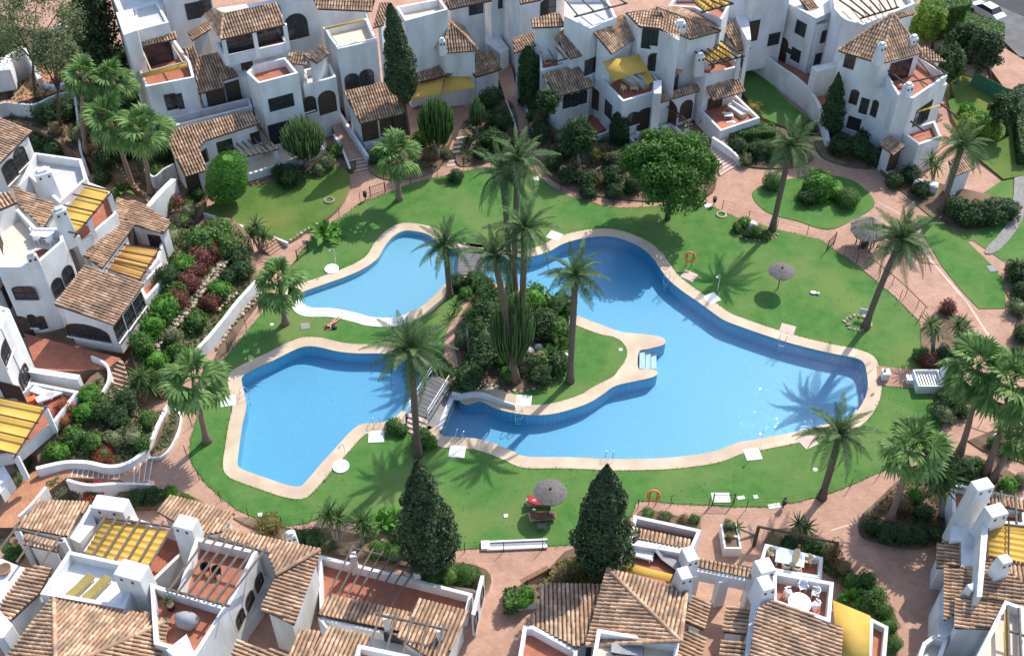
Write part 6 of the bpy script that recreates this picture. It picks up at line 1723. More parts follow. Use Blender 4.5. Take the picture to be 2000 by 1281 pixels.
def bundle(px, py, z, s, mat, label, name='towel', cat='towel', sq=.6):
    p = G(px, py, z); bm = bmesh.new(); bmesh.ops.create_icosphere(bm, subdivisions=2, radius=1); rg = random.Random(int(px))
    for v in bm.verts: v.co *= rg.uniform(.85, 1.1); v.co = Vector((v.co.x * s, v.co.y * s * .75, v.co.z * s * sq + s * sq * .85))
    me = bpy.data.meshes.new(name); bm.to_mesh(me); bm.free(); me.materials.append(MATS[mat]); me.polygons.foreach_set('use_smooth', [True] * len(me.polygons)); tag(inst(name, me, None, Matrix.Translation(p)), label, cat)
bundle(1042, 980, .43, .22, 'pink_towel', 'crumpled pink towel on the red sun lounger')
bundle(1043, 997, .04, .14, 'white_plastic', 'small white bag on the grass between the loungers', 'bag', 'bag', .8)
bundle(1076, 1002, .40, .18, 'wicker', 'folded straw-coloured towel at the foot of the brown lounger')
bundle(1588, 573, .04, .30, 'white_cloth', 'white crumpled towel lying on the right-hand lawn', 'towel', 'towel', .3); bundle(1597, 575, .04, .16, 'white_plastic', 'round white bag beside the crumpled towel on the lawn', 'bag', 'bag', .8)
bundle(653, 641, .04, .26, 'black_pot', 'dark bag lying beside the sunbathing person', 'bag', 'bag', .5)
def small_table(p, label, mat, w, d, h, yaw=0, name='side_table'):
    root = thing(name, label, 'table', p); MB().box(Vector(p) + Vector((0, 0, h - .05)), w, d, .05, yaw).build('table_top', mat, root)
    for sx in (-1, 1):
        for sy in (-1, 1):
            o = Vector((sx * w * .42, sy * d * .42, 0)); o.rotate(Matrix.Rotation(yaw, 3, 'Z')); MB().box(Vector(p) + o, .05, .05, h - .05, yaw).build('leg', mat, root)
small_table(G(1058, 1034, .04), 'small pale side table in the parasol shadow', 'grey_wood', .65, .45, .45)

def person_body(joints, edges, loc, mat):
    me = bpy.data.meshes.new('body'); me.from_pydata([j[0] for j in joints], edges, []); ob = bpy.data.objects.new('body', me); COL.objects.link(ob)
    sk = ob.modifiers.new('skin', 'SKIN'); me.skin_vertices.new() if not me.skin_vertices else None
    for i, j in enumerate(joints): me.skin_vertices[0].data[i].radius = (j[1], j[2] if len(j) > 2 else j[1])
    me.skin_vertices[0].data[0].use_root = True
    sb = ob.modifiers.new('sub', 'SUBSURF'); sb.levels = sb.render_levels = 2; me.materials.append(MATS[mat]); sk.use_smooth_shade = True
    return ob
# sunbather lying face down, head to the lower left, feet to the upper right, elbow out towards the camera
f, h_ = G(662, 621, .04), G(637, 641, .04); ax = (h_ - f); ax = Vector((ax.x, ax.y, 0)); ax.normalize(); ay = Vector((-ax.y, ax.x, 0))
pl = G(650, 632, .04); per = thing('person', 'person in a pink swimsuit lying face down on the lawn', 'person', pl)
V = lambda a, b, z: ax * a + ay * b + Vector((0, 0, z))
J = [(V(0, 0, .12), .15, .11), (V(.22, 0, .12), .13, .10), (V(.42, 0, .13), .17, .10), (V(.55, 0, .13), .07, .06), (V(.64, 0, .15), .065, .065),
     (V(-.12, .1, .11), .10, .09), (V(-.50, .12, .09), .07, .07), (V(-.90, .13, .07), .045, .045), (V(-1.02, .14, .05), .035, .03),
     (V(-.12, -.1, .11), .10, .09), (V(-.50, -.12, .09), .07, .07), (V(-.90, -.11, .07), .045, .045), (V(-1.02, -.12, .05), .035, .03),
     (V(.46, .21, .12), .06, .055), (V(.60, .40, .08), .045, .045), (V(.78, .24, .05), .035, .03), (V(.46, -.21, .12), .06, .055), (V(.60, -.40, .08), .045, .045), (V(.78, -.24, .05), .035, .03)]
bd = person_body(J, [(0, 1), (1, 2), (2, 3), (3, 4), (0, 5), (5, 6), (6, 7), (7, 8), (0, 9), (9, 10), (10, 11), (11, 12), (2, 13), (13, 14), (14, 15), (2, 16), (16, 17), (17, 18)], pl, 'skin'); bd.parent = per
def blob(name, c, sx, sy, sz, mat, parent, yaw=0.0, sub=2):
    bm = bmesh.new(); bmesh.ops.create_icosphere(bm, subdivisions=sub, radius=1); me = bpy.data.meshes.new(name); bm.to_mesh(me); bm.free(); me.materials.append(MATS[mat]); me.polygons.foreach_set('use_smooth', [True] * len(me.polygons))
    return inst(name, me, parent, Matrix.Translation(c) @ Matrix.Rotation(yaw, 4, 'Z') @ Matrix.Diagonal((sx, sy, sz, 1)))
yw = math.atan2(ax.y, ax.x)
blob('head', V(.74, 0, .14), .12, .085, .11, 'skin', per, yw, 3); blob('hair', V(.75, 0, .175), .125, .095, .10, 'hair', per, yw, 3)
blob('swimwear', V(-.03, 0, .13), .16, .185, .115, 'swimwear', per, yw, 3); blob('swimwear', V(.33, 0, .135), .035, .165, .115, 'swimwear', per, yw, 3)

# ------------------------------------------------------------------ furniture and small things
def chair(p, yaw, label, mat, group=None, name='chair', arms=True):
    root = thing(name, label, 'chair', p, group); p = Vector(p); ax = Vector((math.cos(yaw), math.sin(yaw), 0)); ay = Vector((-ax.y, ax.x, 0)); U = Vector((0, 0, 1))
    MB().box(p + U * .42, .48, .48, .05, yaw).build('seat', mat, root, bevel=.02)
    for sx in (-.2, .2):
        for sy in (-.2, .2): MB().box(p + ax * sx + ay * sy, .05, .05, .43, yaw).build('leg', mat, root)
    mb = MB(); pts = []
    for i in range(9): t = math.pi * (i / 8) + math.pi / 2; pts.append(p + ax * (math.cos(t) * .26 + .0) + ay * math.sin(t) * .28 + U * .0)
    for a, b in zip(pts, pts[1:]): mb.add([a + U * .46, b + U * .46, b + U * .86, a + U * .86], [(0, 1, 2, 3)])
    ob = mb.build('backrest', mat, root); so = ob.modifiers.new('t', 'SOLIDIFY'); so.thickness = .035
    if arms:
        for s in (-1, 1): MB().box(p + ay * s * .28 + U * .64 + ax * .02, .44, .05, .04, yaw).build('armrest', mat, root)
    return root
def round_table(p, r_, h, label, mat):
    root = thing('round_table', label, 'table', p); p = Vector(p); MB().disc(p + Vector((0, 0, h - .05)), r_, .05, 28).build('table_top', mat, root); MB().tube([p, p + Vector((0, 0, h - .05))], .08, 8).build('pedestal', mat, root); MB().disc(p, r_ * .5, .05).build('base', mat, root)
zt = 3.62
tp = G(1562, 1176, zt + .7); tp.z = zt
round_table(tp, .72, .72, 'round white plastic table on the upper dining terrace', 'white_plastic')
for px, py, yw_, l in ((1540, 1158, .2, 'white chair left of the round white table'), (1567, 1145, -1.4, 'white chair behind the round white table'), (1593, 1158, 2.8, 'white chair right of the round white table'), (1592, 1182, 2.2, 'white chair at the near right of the round white table')):
    c = G(px, py, zt + .4); chair((c.x, c.y, zt), yw_, l, 'white_plastic', 'white plastic dining chairs')
zl = 1.32; small_table(G(1543, 1090, zl + .7) - Vector((0, 0, .7)), 'long table with pale blue cloth on the lower patio', 'pale_blue_cloth', 1.9, 1.0, .72, -.25, 'dining_table')
for px, py, yw_, l in ((1505, 1080, -.2, 'wicker chair at the left end of the pale blue table'), (1535, 1108, 1.4, 'wicker chair in front of the pale blue table'), (1555, 1112, 1.4, 'second wicker chair in front of the pale blue table'), (1578, 1094, 2.9, 'wicker chair at the right end of the pale blue table')):
    c = G(px, py, zl + .4); chair((c.x, c.y, zl), yw_, l, 'wicker', 'wicker dining chairs')
lounger(G(1248, 1086, 2.82), -.3, 'white sun lounger on the small red terrace beside the conifer', 'white_cloth', 'white_plastic'); lounger(G(1303, 1098, 2.82), -.75, 'dark framed sun lounger on the small red terrace', 'grey_cover', 'iron')
zo = 4.32
lounger(G(160, 1150, zo), 1.05, 'left olive sun lounger on the white terrace', 'olive_cushion', 'pale_wood', 8); lounger(G(193, 1153, zo), 1.05, 'right olive sun lounger on the white terrace', 'olive_cushion', 'pale_wood', 8)
bundle(368, 1222, 4.72, .75, 'grey_cover', 'grey fabric cover over furniture on the red terrace', 'furniture_cover', 'cover', 1.0)
for px, py, l in ((402, 1112, 'left dark armchair under the beam pergola'), (424, 1118, 'right dark armchair under the beam pergola')): c = G(px, py, 4.6); chair((c.x, c.y, 4.28), -1.2, l, 'black_pot', 'dark armchairs under the pergola')
def pot(px, py, z, r_, h, mat, label, z_is_floor=True):
    p = G(px, py, z); root = thing('plant_pot', label, 'plant pot', p); MB().disc(p, r_ * .7, h, 18, r2=r_).build('pot', mat, root); MB().disc(p + Vector((0, 0, h)), r_ * .86, .01, 18).build('earth', 'soil', root)
pot(335, 1188, 4.72, .3, .5, 'black_pot', 'black pot holding the agave on the red terrace'); pot(11, 1115, 3.4, .45, .35, 'clay_pot', 'wide clay bowl on the left terrace wall'); pot(30, 1060, 1.5, .25, .4, 'clay_pot', 'clay pot below the left pergola')
# benches, planters
def bench(px, py, yaw, label, mat='rust_metal'):
    p, _ = hit(px, py); root = thing('bench', label, 'bench', p); ax = Vector((math.cos(yaw), math.sin(yaw), 0)); ay = Vector((-ax.y, ax.x, 0)); U = Vector((0, 0, 1))
    for i in range(4): MB().box(p + U * .43 + ay * (-.2 + .13 * i), 2.2, .11, .04, yaw).build('seat_slat', mat, root)
    for i in range(3): MB().box(p + U * (.55 + .13 * i) - ay * .3, 2.2, .04, .11, yaw).build('back_slat', mat, root)
    for k in (-.85, .85): MB().box(p + ax * k - ay * .05, .08, .5, .43, yaw).build('leg', 'iron', root); MB().box(p + ax * k - ay * .32, .08, .06, .95, yaw).build('leg', 'iron', root)
bench(1045, 1130, .55, 'brown slatted bench facing the pool at the bottom path')
p = G(1424, 1062, 0); pb = thing('planter', 'white box planter standing on the bottom plaza', 'planter', p)
for k, (dx, dy, sx, sy) in enumerate(((0, -.95, 1.2, .14), (0, .95, 1.2, .14), (-.53, 0, .14, 1.76), (.53, 0, .14, 1.76), (0, 0, .92, .14))): MB().box(p + Vector((dx, dy, -.05)), sx, sy, 1.0, 0).build('side', 'white_plaster', pb)
MB().box(p + Vector((0, 0, -.05)), .92, 1.76, .85).build('earth', 'soil', pb)
shrub(1424, 1022, 12, 'olive', 'grey-green shrub in the white box planter', group='planter plants', z=.8); shrub(1424, 1046, 9, 'yellow', 'low yellowish plant in the near half of the white planter', group='planter plants', z=.8)
# footbath trough at the bottom of the lawn
p = G(1010, 1064, .04); ft = thing('footbath', 'long white footbath trough at the bottom edge of the lawn', 'footbath', p)
MB().box(p + Vector((0, -.28, 0)), 4.2, .25, .16, .05).build('rim', 'white_stone', ft); MB().box(p + Vector((0, .28, 0)), 4.2, .14, .16, .05).build('rim', 'white_stone', ft); MB().box(p, 4.0, .4, .05, .05).build('basin', 'grey_cover', ft); MB().box(p + Vector((-2.2, -.1, 0)), .6, .7, .2, .05).build('end_block', 'white_stone', ft)
# shed with open lid, white boxes by the pool
p = G(1808, 752, .05); sh = thing('tool_bin', 'white slatted wooden bin with open lid beside the pool platform', 'bin', p)
for dx, dy, sx, sy in ((0, -.85, 2.0, .1), (0, .85, 2.0, .1), (-.95, 0, .1, 1.6), (.95, 0, .1, 1.6)): MB().box(p + Vector((dx, dy, 0)), sx, sy, .85).build('side', 'white_trim', sh)
for i in range(8): MB().box(p + Vector((-.8 + i * .22, 0, .55)), .13, 1.6, .04).build('slat', 'white_trim', sh)
for i in range(7): MB().box(p + Vector((1.1 + .12 * 0, -.75 + i * .25, .8)), .06, .22, 1.35 - .05 * abs(i - 3), .0, pitch=.22).build('lid_slat', 'white_trim', sh)
for c, l, s in (((1727, 738), 'white pump box at the pool edge', (.55, .6, .7)), ((1778, 746), 'small white box in front of the slatted bin', (.75, .55, .5))):
    p = G(*c, .07); r_ = thing('pump_box', l, 'box', p); MB().box(p, *s).build('body', 'white_stone', r_, bevel=.02); MB().box(p + Vector((0, 0, s[2])), s[0] + .06, s[1] + .06, .05).build('lid', 'white_plastic', r_)
one(MB().tube([G(1727, 728, .05), G(1727, 728, .05) + Vector((.1, .1, 1.5))], .03, 6).box(G(1727, 728, 1.4) - Vector((0, 0, 0)), .2, .05, .45), 'paddle_sign', 'wicker', 'thin post with small yellow board by the pump box', 'post')
p = G(1686, 622, .1); r_ = thing('information_board', 'tilted pale board on the stone ring under the leaning palm', 'sign', p); MB().box(p + Vector((0, 0, .5)), .9, .06, .55, -.3).build('panel', 'pale_blue_cloth', r_)
for k in (-.35, .35): MB().tube([p + Vector((k, 0, -.1)), p + Vector((k, 0, .55))], .03, 5).build('leg', 'iron', r_)
# rings, covers and slabs on the grass
def ring(px, py, r_, label, mat, z=None):
    p = hit(px, py)[0]; pts = [p + Vector((math.cos(2 * math.pi * i / 20) * r_, math.sin(2 * math.pi * i / 20) * r_, .05)) for i in range(21)]
    one(MB().tube(pts, .09, 6, cap=False), 'edging_ring', mat, label, 'ring', smooth=True)
ring(1409, 420, .42, 'pale yellow ring on the grass near the big round tree', 'wicker'); ring(643, 392, .42, 'pale stone ring on the upper left lawn', 'pale_bark'); ring(1955, 858, .55, 'white ring edging in the shaded corner at right', 'white_stone')
for x, y, s, l in ((596, 637, (.75, .75), 'grey concrete cover slab on the lawn left of the paddling pool'), (531, 634, (.28, .28), 'small white square cover left of the fan palm'), (1447, 972, (.55, .3), 'small white rectangular cover near the lower gate'), (1476, 970, (.32, .32), 'small round white cover near the lower gate'), (988, 1007, (.3, .3), 'small pale square cover left of the loungers'),
                   (1212, 683, (.3, .3), 'small pale square cover on the island lawn'), (1512, 988, (.9, .4), 'white slab below the litter bin at the lower fence'), (1383, 402, (.7, .5), 'white slab beside the big round tree'), (1046, 350, (.6, .6), 'white square cover at the top of the lawn'), (1938, 525, (.8, .8), 'pale inspection cover on the right-hand path'), (508, 1005, (.32, .32), 'small white disc at the lower left of the lawn'), (1592, 917, (.3, .3), 'tiny white cover on the lower right lawn')):
    p = hit(x, y)[0]; one(MB().box((p.x, p.y, p.z - .02), s[0], s[1], .06, .2), 'cover_slab', 'concrete' if 'grey' in l or 'inspection' in l else 'white_stone', l, 'slab', bevel=.01)
def bin_(px, py, label):
    p = hit(px, py)[0]; root = thing('litter_bin', label, 'litter bin', p); MB().tube([p - Vector((0, 0, .05)), p + Vector((0, 0, 1.0))], .04, 6).build('post', 'iron', root); MB().disc(p + Vector((0, -.12, .45)), .16, .5, 14, r2=.2).build('basket', 'iron', root)
bin_(1529, 988, 'dark litter bin on a post by the lower fence'); bin_(714, 390, 'dark litter bin on a post by the upper gate'); bin_(1394, 400, 'dark litter bin beside the big round tree')
# furniture on the upper terraces
zr, zs = C2.Z(1.9) - .42, C2.Z(1.2) - .37
def sofa(px, py, z, yaw, w, label, mat):
    p = G(px, py, z + .3); p.z = z; root = thing('sofa', label, 'sofa', p); ax = Vector((math.cos(yaw), math.sin(yaw), 0)); ay = Vector((-ax.y, ax.x, 0)); U = Vector((0, 0, 1))
    MB().box(p, w, .75, .3, yaw).build('base', 'wicker', root); MB().box(p + U * .3 - ay * .04, w - .1, .64, .14, yaw).build('seat_cushion', mat, root, bevel=.04); MB().box(p + U * .3 + ay * .33, w, .16, .45, yaw).build('backrest', mat, root, bevel=.04)
    for s in (-1, 1): MB().box(p + U * .28 + ax * s * (w / 2 - .06), .14, .72, .26, yaw).build('armrest', 'wicker', root)
sofa(1232, 158, (C1.Z(4.4) - .57), -.9, 1.9, 'white cushioned sofa under the plain yellow awning', 'white_cloth'); sofa(1252, 162, (C1.Z(4.4) - .57), -.9, 1.6, 'second white sofa on the terrace with the plain yellow awning', 'white_cloth'); small_table(G(1238, 178, (C1.Z(4.4) - .57)), 'low table on the terrace with the plain yellow awning', 'wicker', .8, .6, .4)
chair(G(1217, 180, (C1.Z(4.4) - .57)), .6, 'wicker chair at the corner of the yellow awning terrace', 'wicker')
sofa(1440, 216, zr, -.95, 2.2, 'white sofa on the right-hand red terrace', 'white_cloth'); small_table(G(1422, 230, zr), 'low pale table on the right-hand red terrace', 'white_stone', .9, .7, .4); one(MB().box(G(1418, 246, zr), 1.6, .7, .08, .3), 'floor_mat', 'orange_plastic', 'orange mat on the right-hand red terrace', 'mat'); one(MB().box(G(1428, 240, zr), .9, .5, .06, .3), 'floor_mat', 'pale_blue_cloth', 'pale blue mat on the right-hand red terrace', 'mat')
small_table(G(1262, 272, zs), 'small orange table on the sunken patio behind the round tree', 'orange_plastic', .8, .8, .5); chair(G(1245, 268, zs), .3, 'white chair on the sunken patio behind the round tree', 'white_plastic')
zc = 8.48; small_table(G(88, 468, zc), 'white dining table on the cream terrace at left', 'white_plastic', 1.7, .9, .72, -.2, 'dining_table')
for px, py, yw_, l in ((70, 462, .2, 'white chair left of the table on the cream terrace'), (76, 474, 1.2, 'white chair in front of the table on the cream terrace'), (100, 478, 2.6, 'grey chair right of the table on the cream terrace')): chair(G(px, py, zc), yw_, l, 'white_plastic')
p = G(80, 500, zc); one(MB().disc(p, .8, .03, 28), 'round_rug', 'brown_cushion', 'round brown rug on the cream terrace', 'rug')
zf = 2.78; lounger(G(88, 772, zf), -.35, 'white sun lounger lying across the red yard at left', 'white_cloth', 'white_plastic', 5); lounger(G(100, 778, zf), .6, 'second white sun lounger crossing the first in the red yard', 'white_cloth', 'white_plastic', 5); one(MB().box(G(60, 785, zf), .9, .5, .35, .5), 'cushion_box', 'orange_plastic', 'orange box in the red yard at left', 'box')
small_table(G(52, 308, 7.22), 'round pinkish table on the grey terrace top left', 'pink_stone', .9, .9, .7)
sofa(1740, 130, (D.Z(7.2) - .83), .3, 1.2, 'small white seat on the beam-framed roof terrace', 'white_cloth'); bundle(1757, 172, D.Z(7.2) - .83, .35, 'clay_pot', 'clay-coloured heap on the beam-framed roof terrace', 'cushion', 'cushion')
lounger(G(1225, 1275, 4.85), -.1, 'dark lounger on the cream terrace at the bottom edge', 'grey_cover', 'iron', 10)
one(MB().box(G(1805, 370, .1), 2.2, .8, .8, -.35), 'white_bench', 'white_trim', 'white solid bench on the corner house patio', 'bench', bevel=.05)
chair(G(1856, 385, .1), .4, 'white chair on the corner house patio', 'white_plastic')
# parked car on the back road (mostly behind the hedge)
p = G(1925, 32, .36); car = thing('parked_car', 'silver parked car half hidden behind the clipped hedge', 'car', p); yw = math.atan2((G(1960, 48, .36) - G(1890, 8, .36)).y, (G(1960, 48, .36) - G(1890, 8, .36)).x)
M = Matrix.Translation(p) @ Matrix.Rotation(yw, 4, 'Z'); mb = MB(); prof = ((-2.1, .35, .75), (-1.9, .3, .95), (-1.3, .3, 1.0), (-.75, .3, 1.02), (.9, .3, 1.05), (1.6, .3, .98), (2.1, .35, .8))
vs = []
for x, z0, z1 in prof: vs += [M @ Vector((x, -.85, z0)), M @ Vector((x, -.82, z1)), M @ Vector((x, .82, z1)), M @ Vector((x, .85, z0))]
k = len(prof); mb.add(vs, [(4 * i + j, 4 * i + j + 1, 4 * i + j + 5, 4 * i + j + 4) for i in range(k - 1) for j in range(3)] + [(0, 3, 2, 1), (4 * k - 4, 4 * k - 3, 4 * k - 2, 4 * k - 1)]); mb.build('body', 'car_paint', car, bevel=.06)
vs = [M @ Vector(v) for v in ((-1.2, -.78, 1.0), (1.4, -.78, 1.0), (1.4, .78, 1.0), (-1.2, .78, 1.0), (-.5, -.62, 1.45), (.9, -.62, 1.45), (.9, .62, 1.45), (-.5, .62, 1.45))]
MB().add(vs, [(0, 1, 5, 4), (1, 2, 6, 5), (2, 3, 7, 6), (3, 0, 4, 7)]).build('windows', 'dark_glass', car); MB().add([v + Vector((0, 0, .02)) for v in vs[4:]], [(0, 1, 2, 3)]).build('car_roof', 'car_paint', car)
for x in (-1.35, 1.35):
    for y in (-.8, .8): MB().tube([M @ Vector((x, y - .1, .32)), M @ Vector((x, y + .1, .32))], .32, 14).build('wheel', 'black_pot', car)

# ---- steps down into the water between the two stone fingers
p = G(1262, 702, 0); st = thing('pool_steps', 'pale underwater steps between the two stone fingers of the island', 'steps', (p.x, p.y, -1.1))
for i, (x0, x1, z) in enumerate(((1249, 1260, -.16), (1261, 1271, -.38), (1272, 1282, -.60))):
    t = [G(x0, 720, z), G(x1, 720, z), G(x1, 684 - i * 3, z), G(x0, 688 - i * 3, z)]
    MB().prism(t, [Vector((v.x, v.y, -1.15)) for v in t]).build('step', 'white_stone', st)
# ---- thin pale lines set into the paving
def strip(path, w, label):
    P = [G(*q_, .008) for q_ in path]; mb = MB()
    for a, b in zip(P, P[1:]):
        n = Vector((-(b - a).y, (b - a).x, 0)).normalized() * w / 2; mb.add([a - n, b - n, b + n, a + n], [(0, 1, 2, 3)])
    o = mb.build('paving_line', 'coping_stone'); tag(o, kind='structure')
strip([(1622, 1036), (1678, 1018)], .12, ''); strip([(1770, 455), (1830, 522), (1890, 592), (1935, 662), (1952, 705)], .22, ''); strip([(1715, 395), (1800, 440), (1860, 480), (1960, 545)], .15, '')
# ---- ivy-covered beam at the bottom, green windbreak behind the corner house
a, b = G(1482, 1028, 2.3), G(1636, 1060, 2.3); iv = thing('ivy_pergola', 'dark beam on an ivy-covered post beside the lower patio', 'pergola', (b.x, b.y, 0))
MB().tube([a, b], .1, 6).build('beam', 'dark_wood', iv)
for v in (a, b): MB().tube([Vector((v.x, v.y, -.1)), v], .12, 6).build('post', 'dark_wood', iv)
inst('ivy', shrub_mesh('dry', 1), iv, Matrix.Translation(Vector((b.x, b.y, 1.1)) - ORG[iv]) @ Matrix.Diagonal((.6, .6, 1.5, 1)))
gwall([(1903, 141, 2.0), (1938, 158, 2.0), (1973, 176, 2.0)], 'green cloth windbreak between back lawn and terrace', th=.06, mat='green_cloth', name='windbreak', cat='windbreak')
# ---- tufts that roughen the lawn and its edges
def tufts():
    rg = random.Random(3); mb = MB()
    def put(p, s):
        a = rg.uniform(0, 6.28); d = Vector((math.cos(a), math.sin(a), 0)); t = p + Vector((rg.gauss(0, .05), rg.gauss(0, .05), s * rg.uniform(.5, 1.0))); mb.add([p - d * s * .45, p + d * s * .45, t], [(0, 1, 2)])
    for loop, sg in ((LW, 1), (S_OUT, -1)):
        n = len(loop)
        for i in range(n):
            a, b = loop[i], loop[(i + 1) % n]; L = (b - a).length
            for _ in range(int(L * 16)):
                p = a.lerp(b, rg.random()); put(Vector((p.x + rg.gauss(0, .06), p.y + rg.gauss(0, .06), .035)), rg.uniform(.05, .12))
    k = 0
    while k < 9000:
        x, y = rg.uniform(370, 1840), rg.uniform(330, 1075); p, _ = hit(x, y)
        k += 1
        if abs(p.z - .035) < .004: put(p, rg.uniform(.04, .10))
    tag(mb.build('grass', 'lawn_grass'), kind='stuff')
tufts()
# ------------------------------------------------------------------ palms
palm((1508, 450), (1545, 285), 'date', 'date palm leaning right beside the small rock bed on the lawn', 1.12)
palm((1690, 640), (1762, 470), 'date', 'date palm leaning right over the stone ring near the thatched shelter', 1.18, 50)
palm((1113, 745), (1124, 540), 'date', 'slim date palm standing alone on the round lawn of the island', 1.0)
palm((817, 890), (803, 690), 'date', 'date palm in front of the steps to the lower bridge', 1.18, 50)
palm((1008, 745), (966, 500), 'date', 'leaning date palm nearest the camera in the island bed', 1.0, 40, bend=-.2)
palm((1017, 722), (1026, 448), 'date', 'straight tall date palm right of centre in the island bed', 1.1)
palm((996, 562), (981, 345), 'date', 'tallest date palm rising behind the island bed', 1.1)
palm((1004, 566), (1012, 315), 'date', 'tall date palm just right of the tallest one behind the island', 1.1, 40)
palm((878, 578), (870, 478), 'date', 'date palm beside the small paddling pool and upper bridge', 1.05)
palm((1605, 972), (1640, 850), 'date', 'date palm by the path near the pool at lower right', 1.05)
palm((1838, 412), (1878, 285), 'date', 'date palm in front of the corner house with pyramid roof', 1.05)
palm((558, 632), (546, 548), 'fan', 'fan palm on the lawn left of the paddling pool', 1.25)
palm((405, 862), (377, 740), 'fan', 'fan palm curving from the lawn edge left of the big pool', 1.4)
palm((780, 390), (774, 298), 'fan', 'bright fan palm at the foot of the white stepped stairs', 1.25)
palm((262, 372), (212, 232), 'fan', 'left fan palm of the pair beside the top left house', 1.35)
palm((296, 380), (281, 252), 'fan', 'right fan palm of the pair beside the top left house', 1.3)
palm((170, 300), (165, 150), 'fan', 'fan palm at the end of the orange terrace top left', 1.15)
palm((240, 310), (218, 155), 'fan', 'fan palm between the orange terrace and the top left house', 1.2)
palm((1735, 1022), (1780, 870), 'fan', 'fan palm in the bed beside the lower right path', 1.3)
palm((1872, 890), (1910, 712), 'fan', 'fan palm with reddish trunk behind the white wooden shed', 1.35)
palm((1925, 922), (1972, 745), 'fan', 'fan palm at the right edge above the round paved court', 1.4)
palm((1940, 935), (2000, 845), 'fan', 'leaning fan palm at the far right edge near the bottom right house', 1.1)
for i, (hx, hy, bx, by, L) in enumerate(((1818, 312, 1822, 360, 1.3), (1818, 632, 1822, 690, 1.2), (1872, 632, 1870, 690, 1.25))):
    yucca((bx, by), [(hx, hy), (hx + 10, hy + 12)], ('yucca against the corner house below the tall date palm', 'spiky yucca left of the pair beside the plaza', 'spiky yucca right of the pair beside the plaza')[i], L, 50)
# ---- yuccas and other spiky plants
yucca((508, 490), [(500, 440), (490, 458), (516, 462)], 'large dark yucca above the curving steps left of the lawn', 1.3, 55)
yucca((280, 785), [(275, 735), (262, 752), (292, 755)], 'large yucca beside the brick steps of the left houses', 1.35, 60)
yucca((658, 1065), [(640, 1005), (660, 1012)], 'left yucca of the two behind the bottom garden wall', 1.3, 55)
yucca((708, 1062), [(706, 1018), (715, 1030)], 'right yucca of the two behind the bottom garden wall', 1.3, 55)
yucca((918, 695), [(910, 632)], 'single spiky yucca on a bare stem at the island bed edge', .75, 26, dark=True)
yucca((886, 612), [(890, 598)], 'small pale yucca near the upper bridge', .9, 45)
yucca((928, 615), [(925, 588)], 'small green yucca beside the island path', .9, 45)
yucca((1375, 255), [(1376, 232)], 'small yucca beside the arched passage of the right-hand house', .8, 45)
yucca((1480, 1045), [(1440, 1030)], 'yucca in the white box planter', .8, 40)
yucca((330, 1185), [(326, 1172)], 'spiky potted agave on the terracotta terrace', .6, 30)
yucca((1565, 1050), [(1560, 1022), (1575, 1030)], 'low fan-leaved plant at the corner of the dark beam', 1.0, 50)
yucca((1840, 1010), [(1820, 930), (1840, 950), (1830, 915), (1850, 930)], 'tall shaggy yucca clump beside the bottom right house', 1.6, 60)
paddle_plant(635, 468, 'broad-leaved banana plant at the lawn edge left of the paddling pool', 2.1, 20)
paddle_plant(655, 462, 'smaller banana plant right of the larger one at the lawn edge', 1.5, 12)
paddle_plant(1075, 712, 'broad-leaved strelitzia on the right of the island bed', 1.9, 18, dark=True)
paddle_plant(1088, 690, 'second strelitzia further back on the right of the island bed', 1.7, 14, dark=True)
paddle_plant(1060, 605, 'leafy clump by the pool edge at the back of the island', 1.6, 16)
paddle_plant(1092, 618, 'leafy clump at the back right of the island', 1.5, 14)
paddle_plant(745, 1030, 'broad-leaved plant beside the left dark conifer', 1.7, 18)
paddle_plant(770, 1018, 'broad-leaved plant touching the left dark conifer', 1.5, 16)
paddle_plant(240, 382, 'banana clump below the left pair of fan palms', 1.6, 18, dark=True)
paddle_plant(1660, 1175, 'strappy variegated clump in the bed by the yellow awning', 1.3, 26)
stem_bush((1000, 735), (985, 565), 46, 'tall pale green candelabra cactus in the middle of the island bed', 'leaf_stem', 240)
stem_bush((600, 325), (598, 228), 44, 'pale green pencil cactus bush behind the patio wall', 'leaf_stem', 420)
stem_bush((855, 305), (858, 188), 36, 'dark green pencil cactus bush under the yellow porch awning', 'leaf_mid', 420)
stem_bush((932, 262), (930, 188), 16, 'narrow upright cactus beside the stepping stones', 'leaf_stem', 120)
# ---- conifers
conifer((762, 8), (796, 262), 42, 'tall slim dark cypress in front of the tower house', 6500, prof=lambda t: (1 - t) ** .6 * min(1, .35 + t * 2.6), trunk=.28)
conifer((815, 900), (842, 1112), 66, 'left of the two big dark conifers at the bottom of the lawn', 9500, size=.16, lump=.34)
conifer((1186, 908), (1176, 1125), 70, 'right of the two big dark conifers at the bottom of the lawn', 9500, size=.16, lump=.34)
conifer((170, -60), (190, 150), 58, 'large dark conifer at the top left', 6000, size=.22, prof=lambda t: (1 - t) ** .45 * min(1, .5 + t * 3))
conifer((1030, 92), (1040, 205), 26, 'dark ivy-clad column tree beside the shaded steps', 3600, mat='leaf_dark', size=.15, prof=lambda t: 1 - t ** 6 * .8, trunk=.05)
conifer((1638, 142), (1622, 262), 24, 'dark columnar shrub against the corner house wall', 3200, mat='leaf_dark', size=.13, prof=lambda t: (1 - t ** 3) * min(1, .6 + t * 3), trunk=.05, name='column_shrub')
conifer((1024, 26), (1024, 56), 12, 'small conical shrub on the terrace at the top', 700, mat='leaf_mid', size=.13)
conifer((1210, 220), (1210, 276), 20, 'clipped dark cylinder shrub beside the red terrace', 2600, mat='leaf_dark', size=.11, prof=lambda t: 1 - t ** 5 * .7, trunk=.02, name='clipped_shrub', lump=.12, cat='clipped shrub')
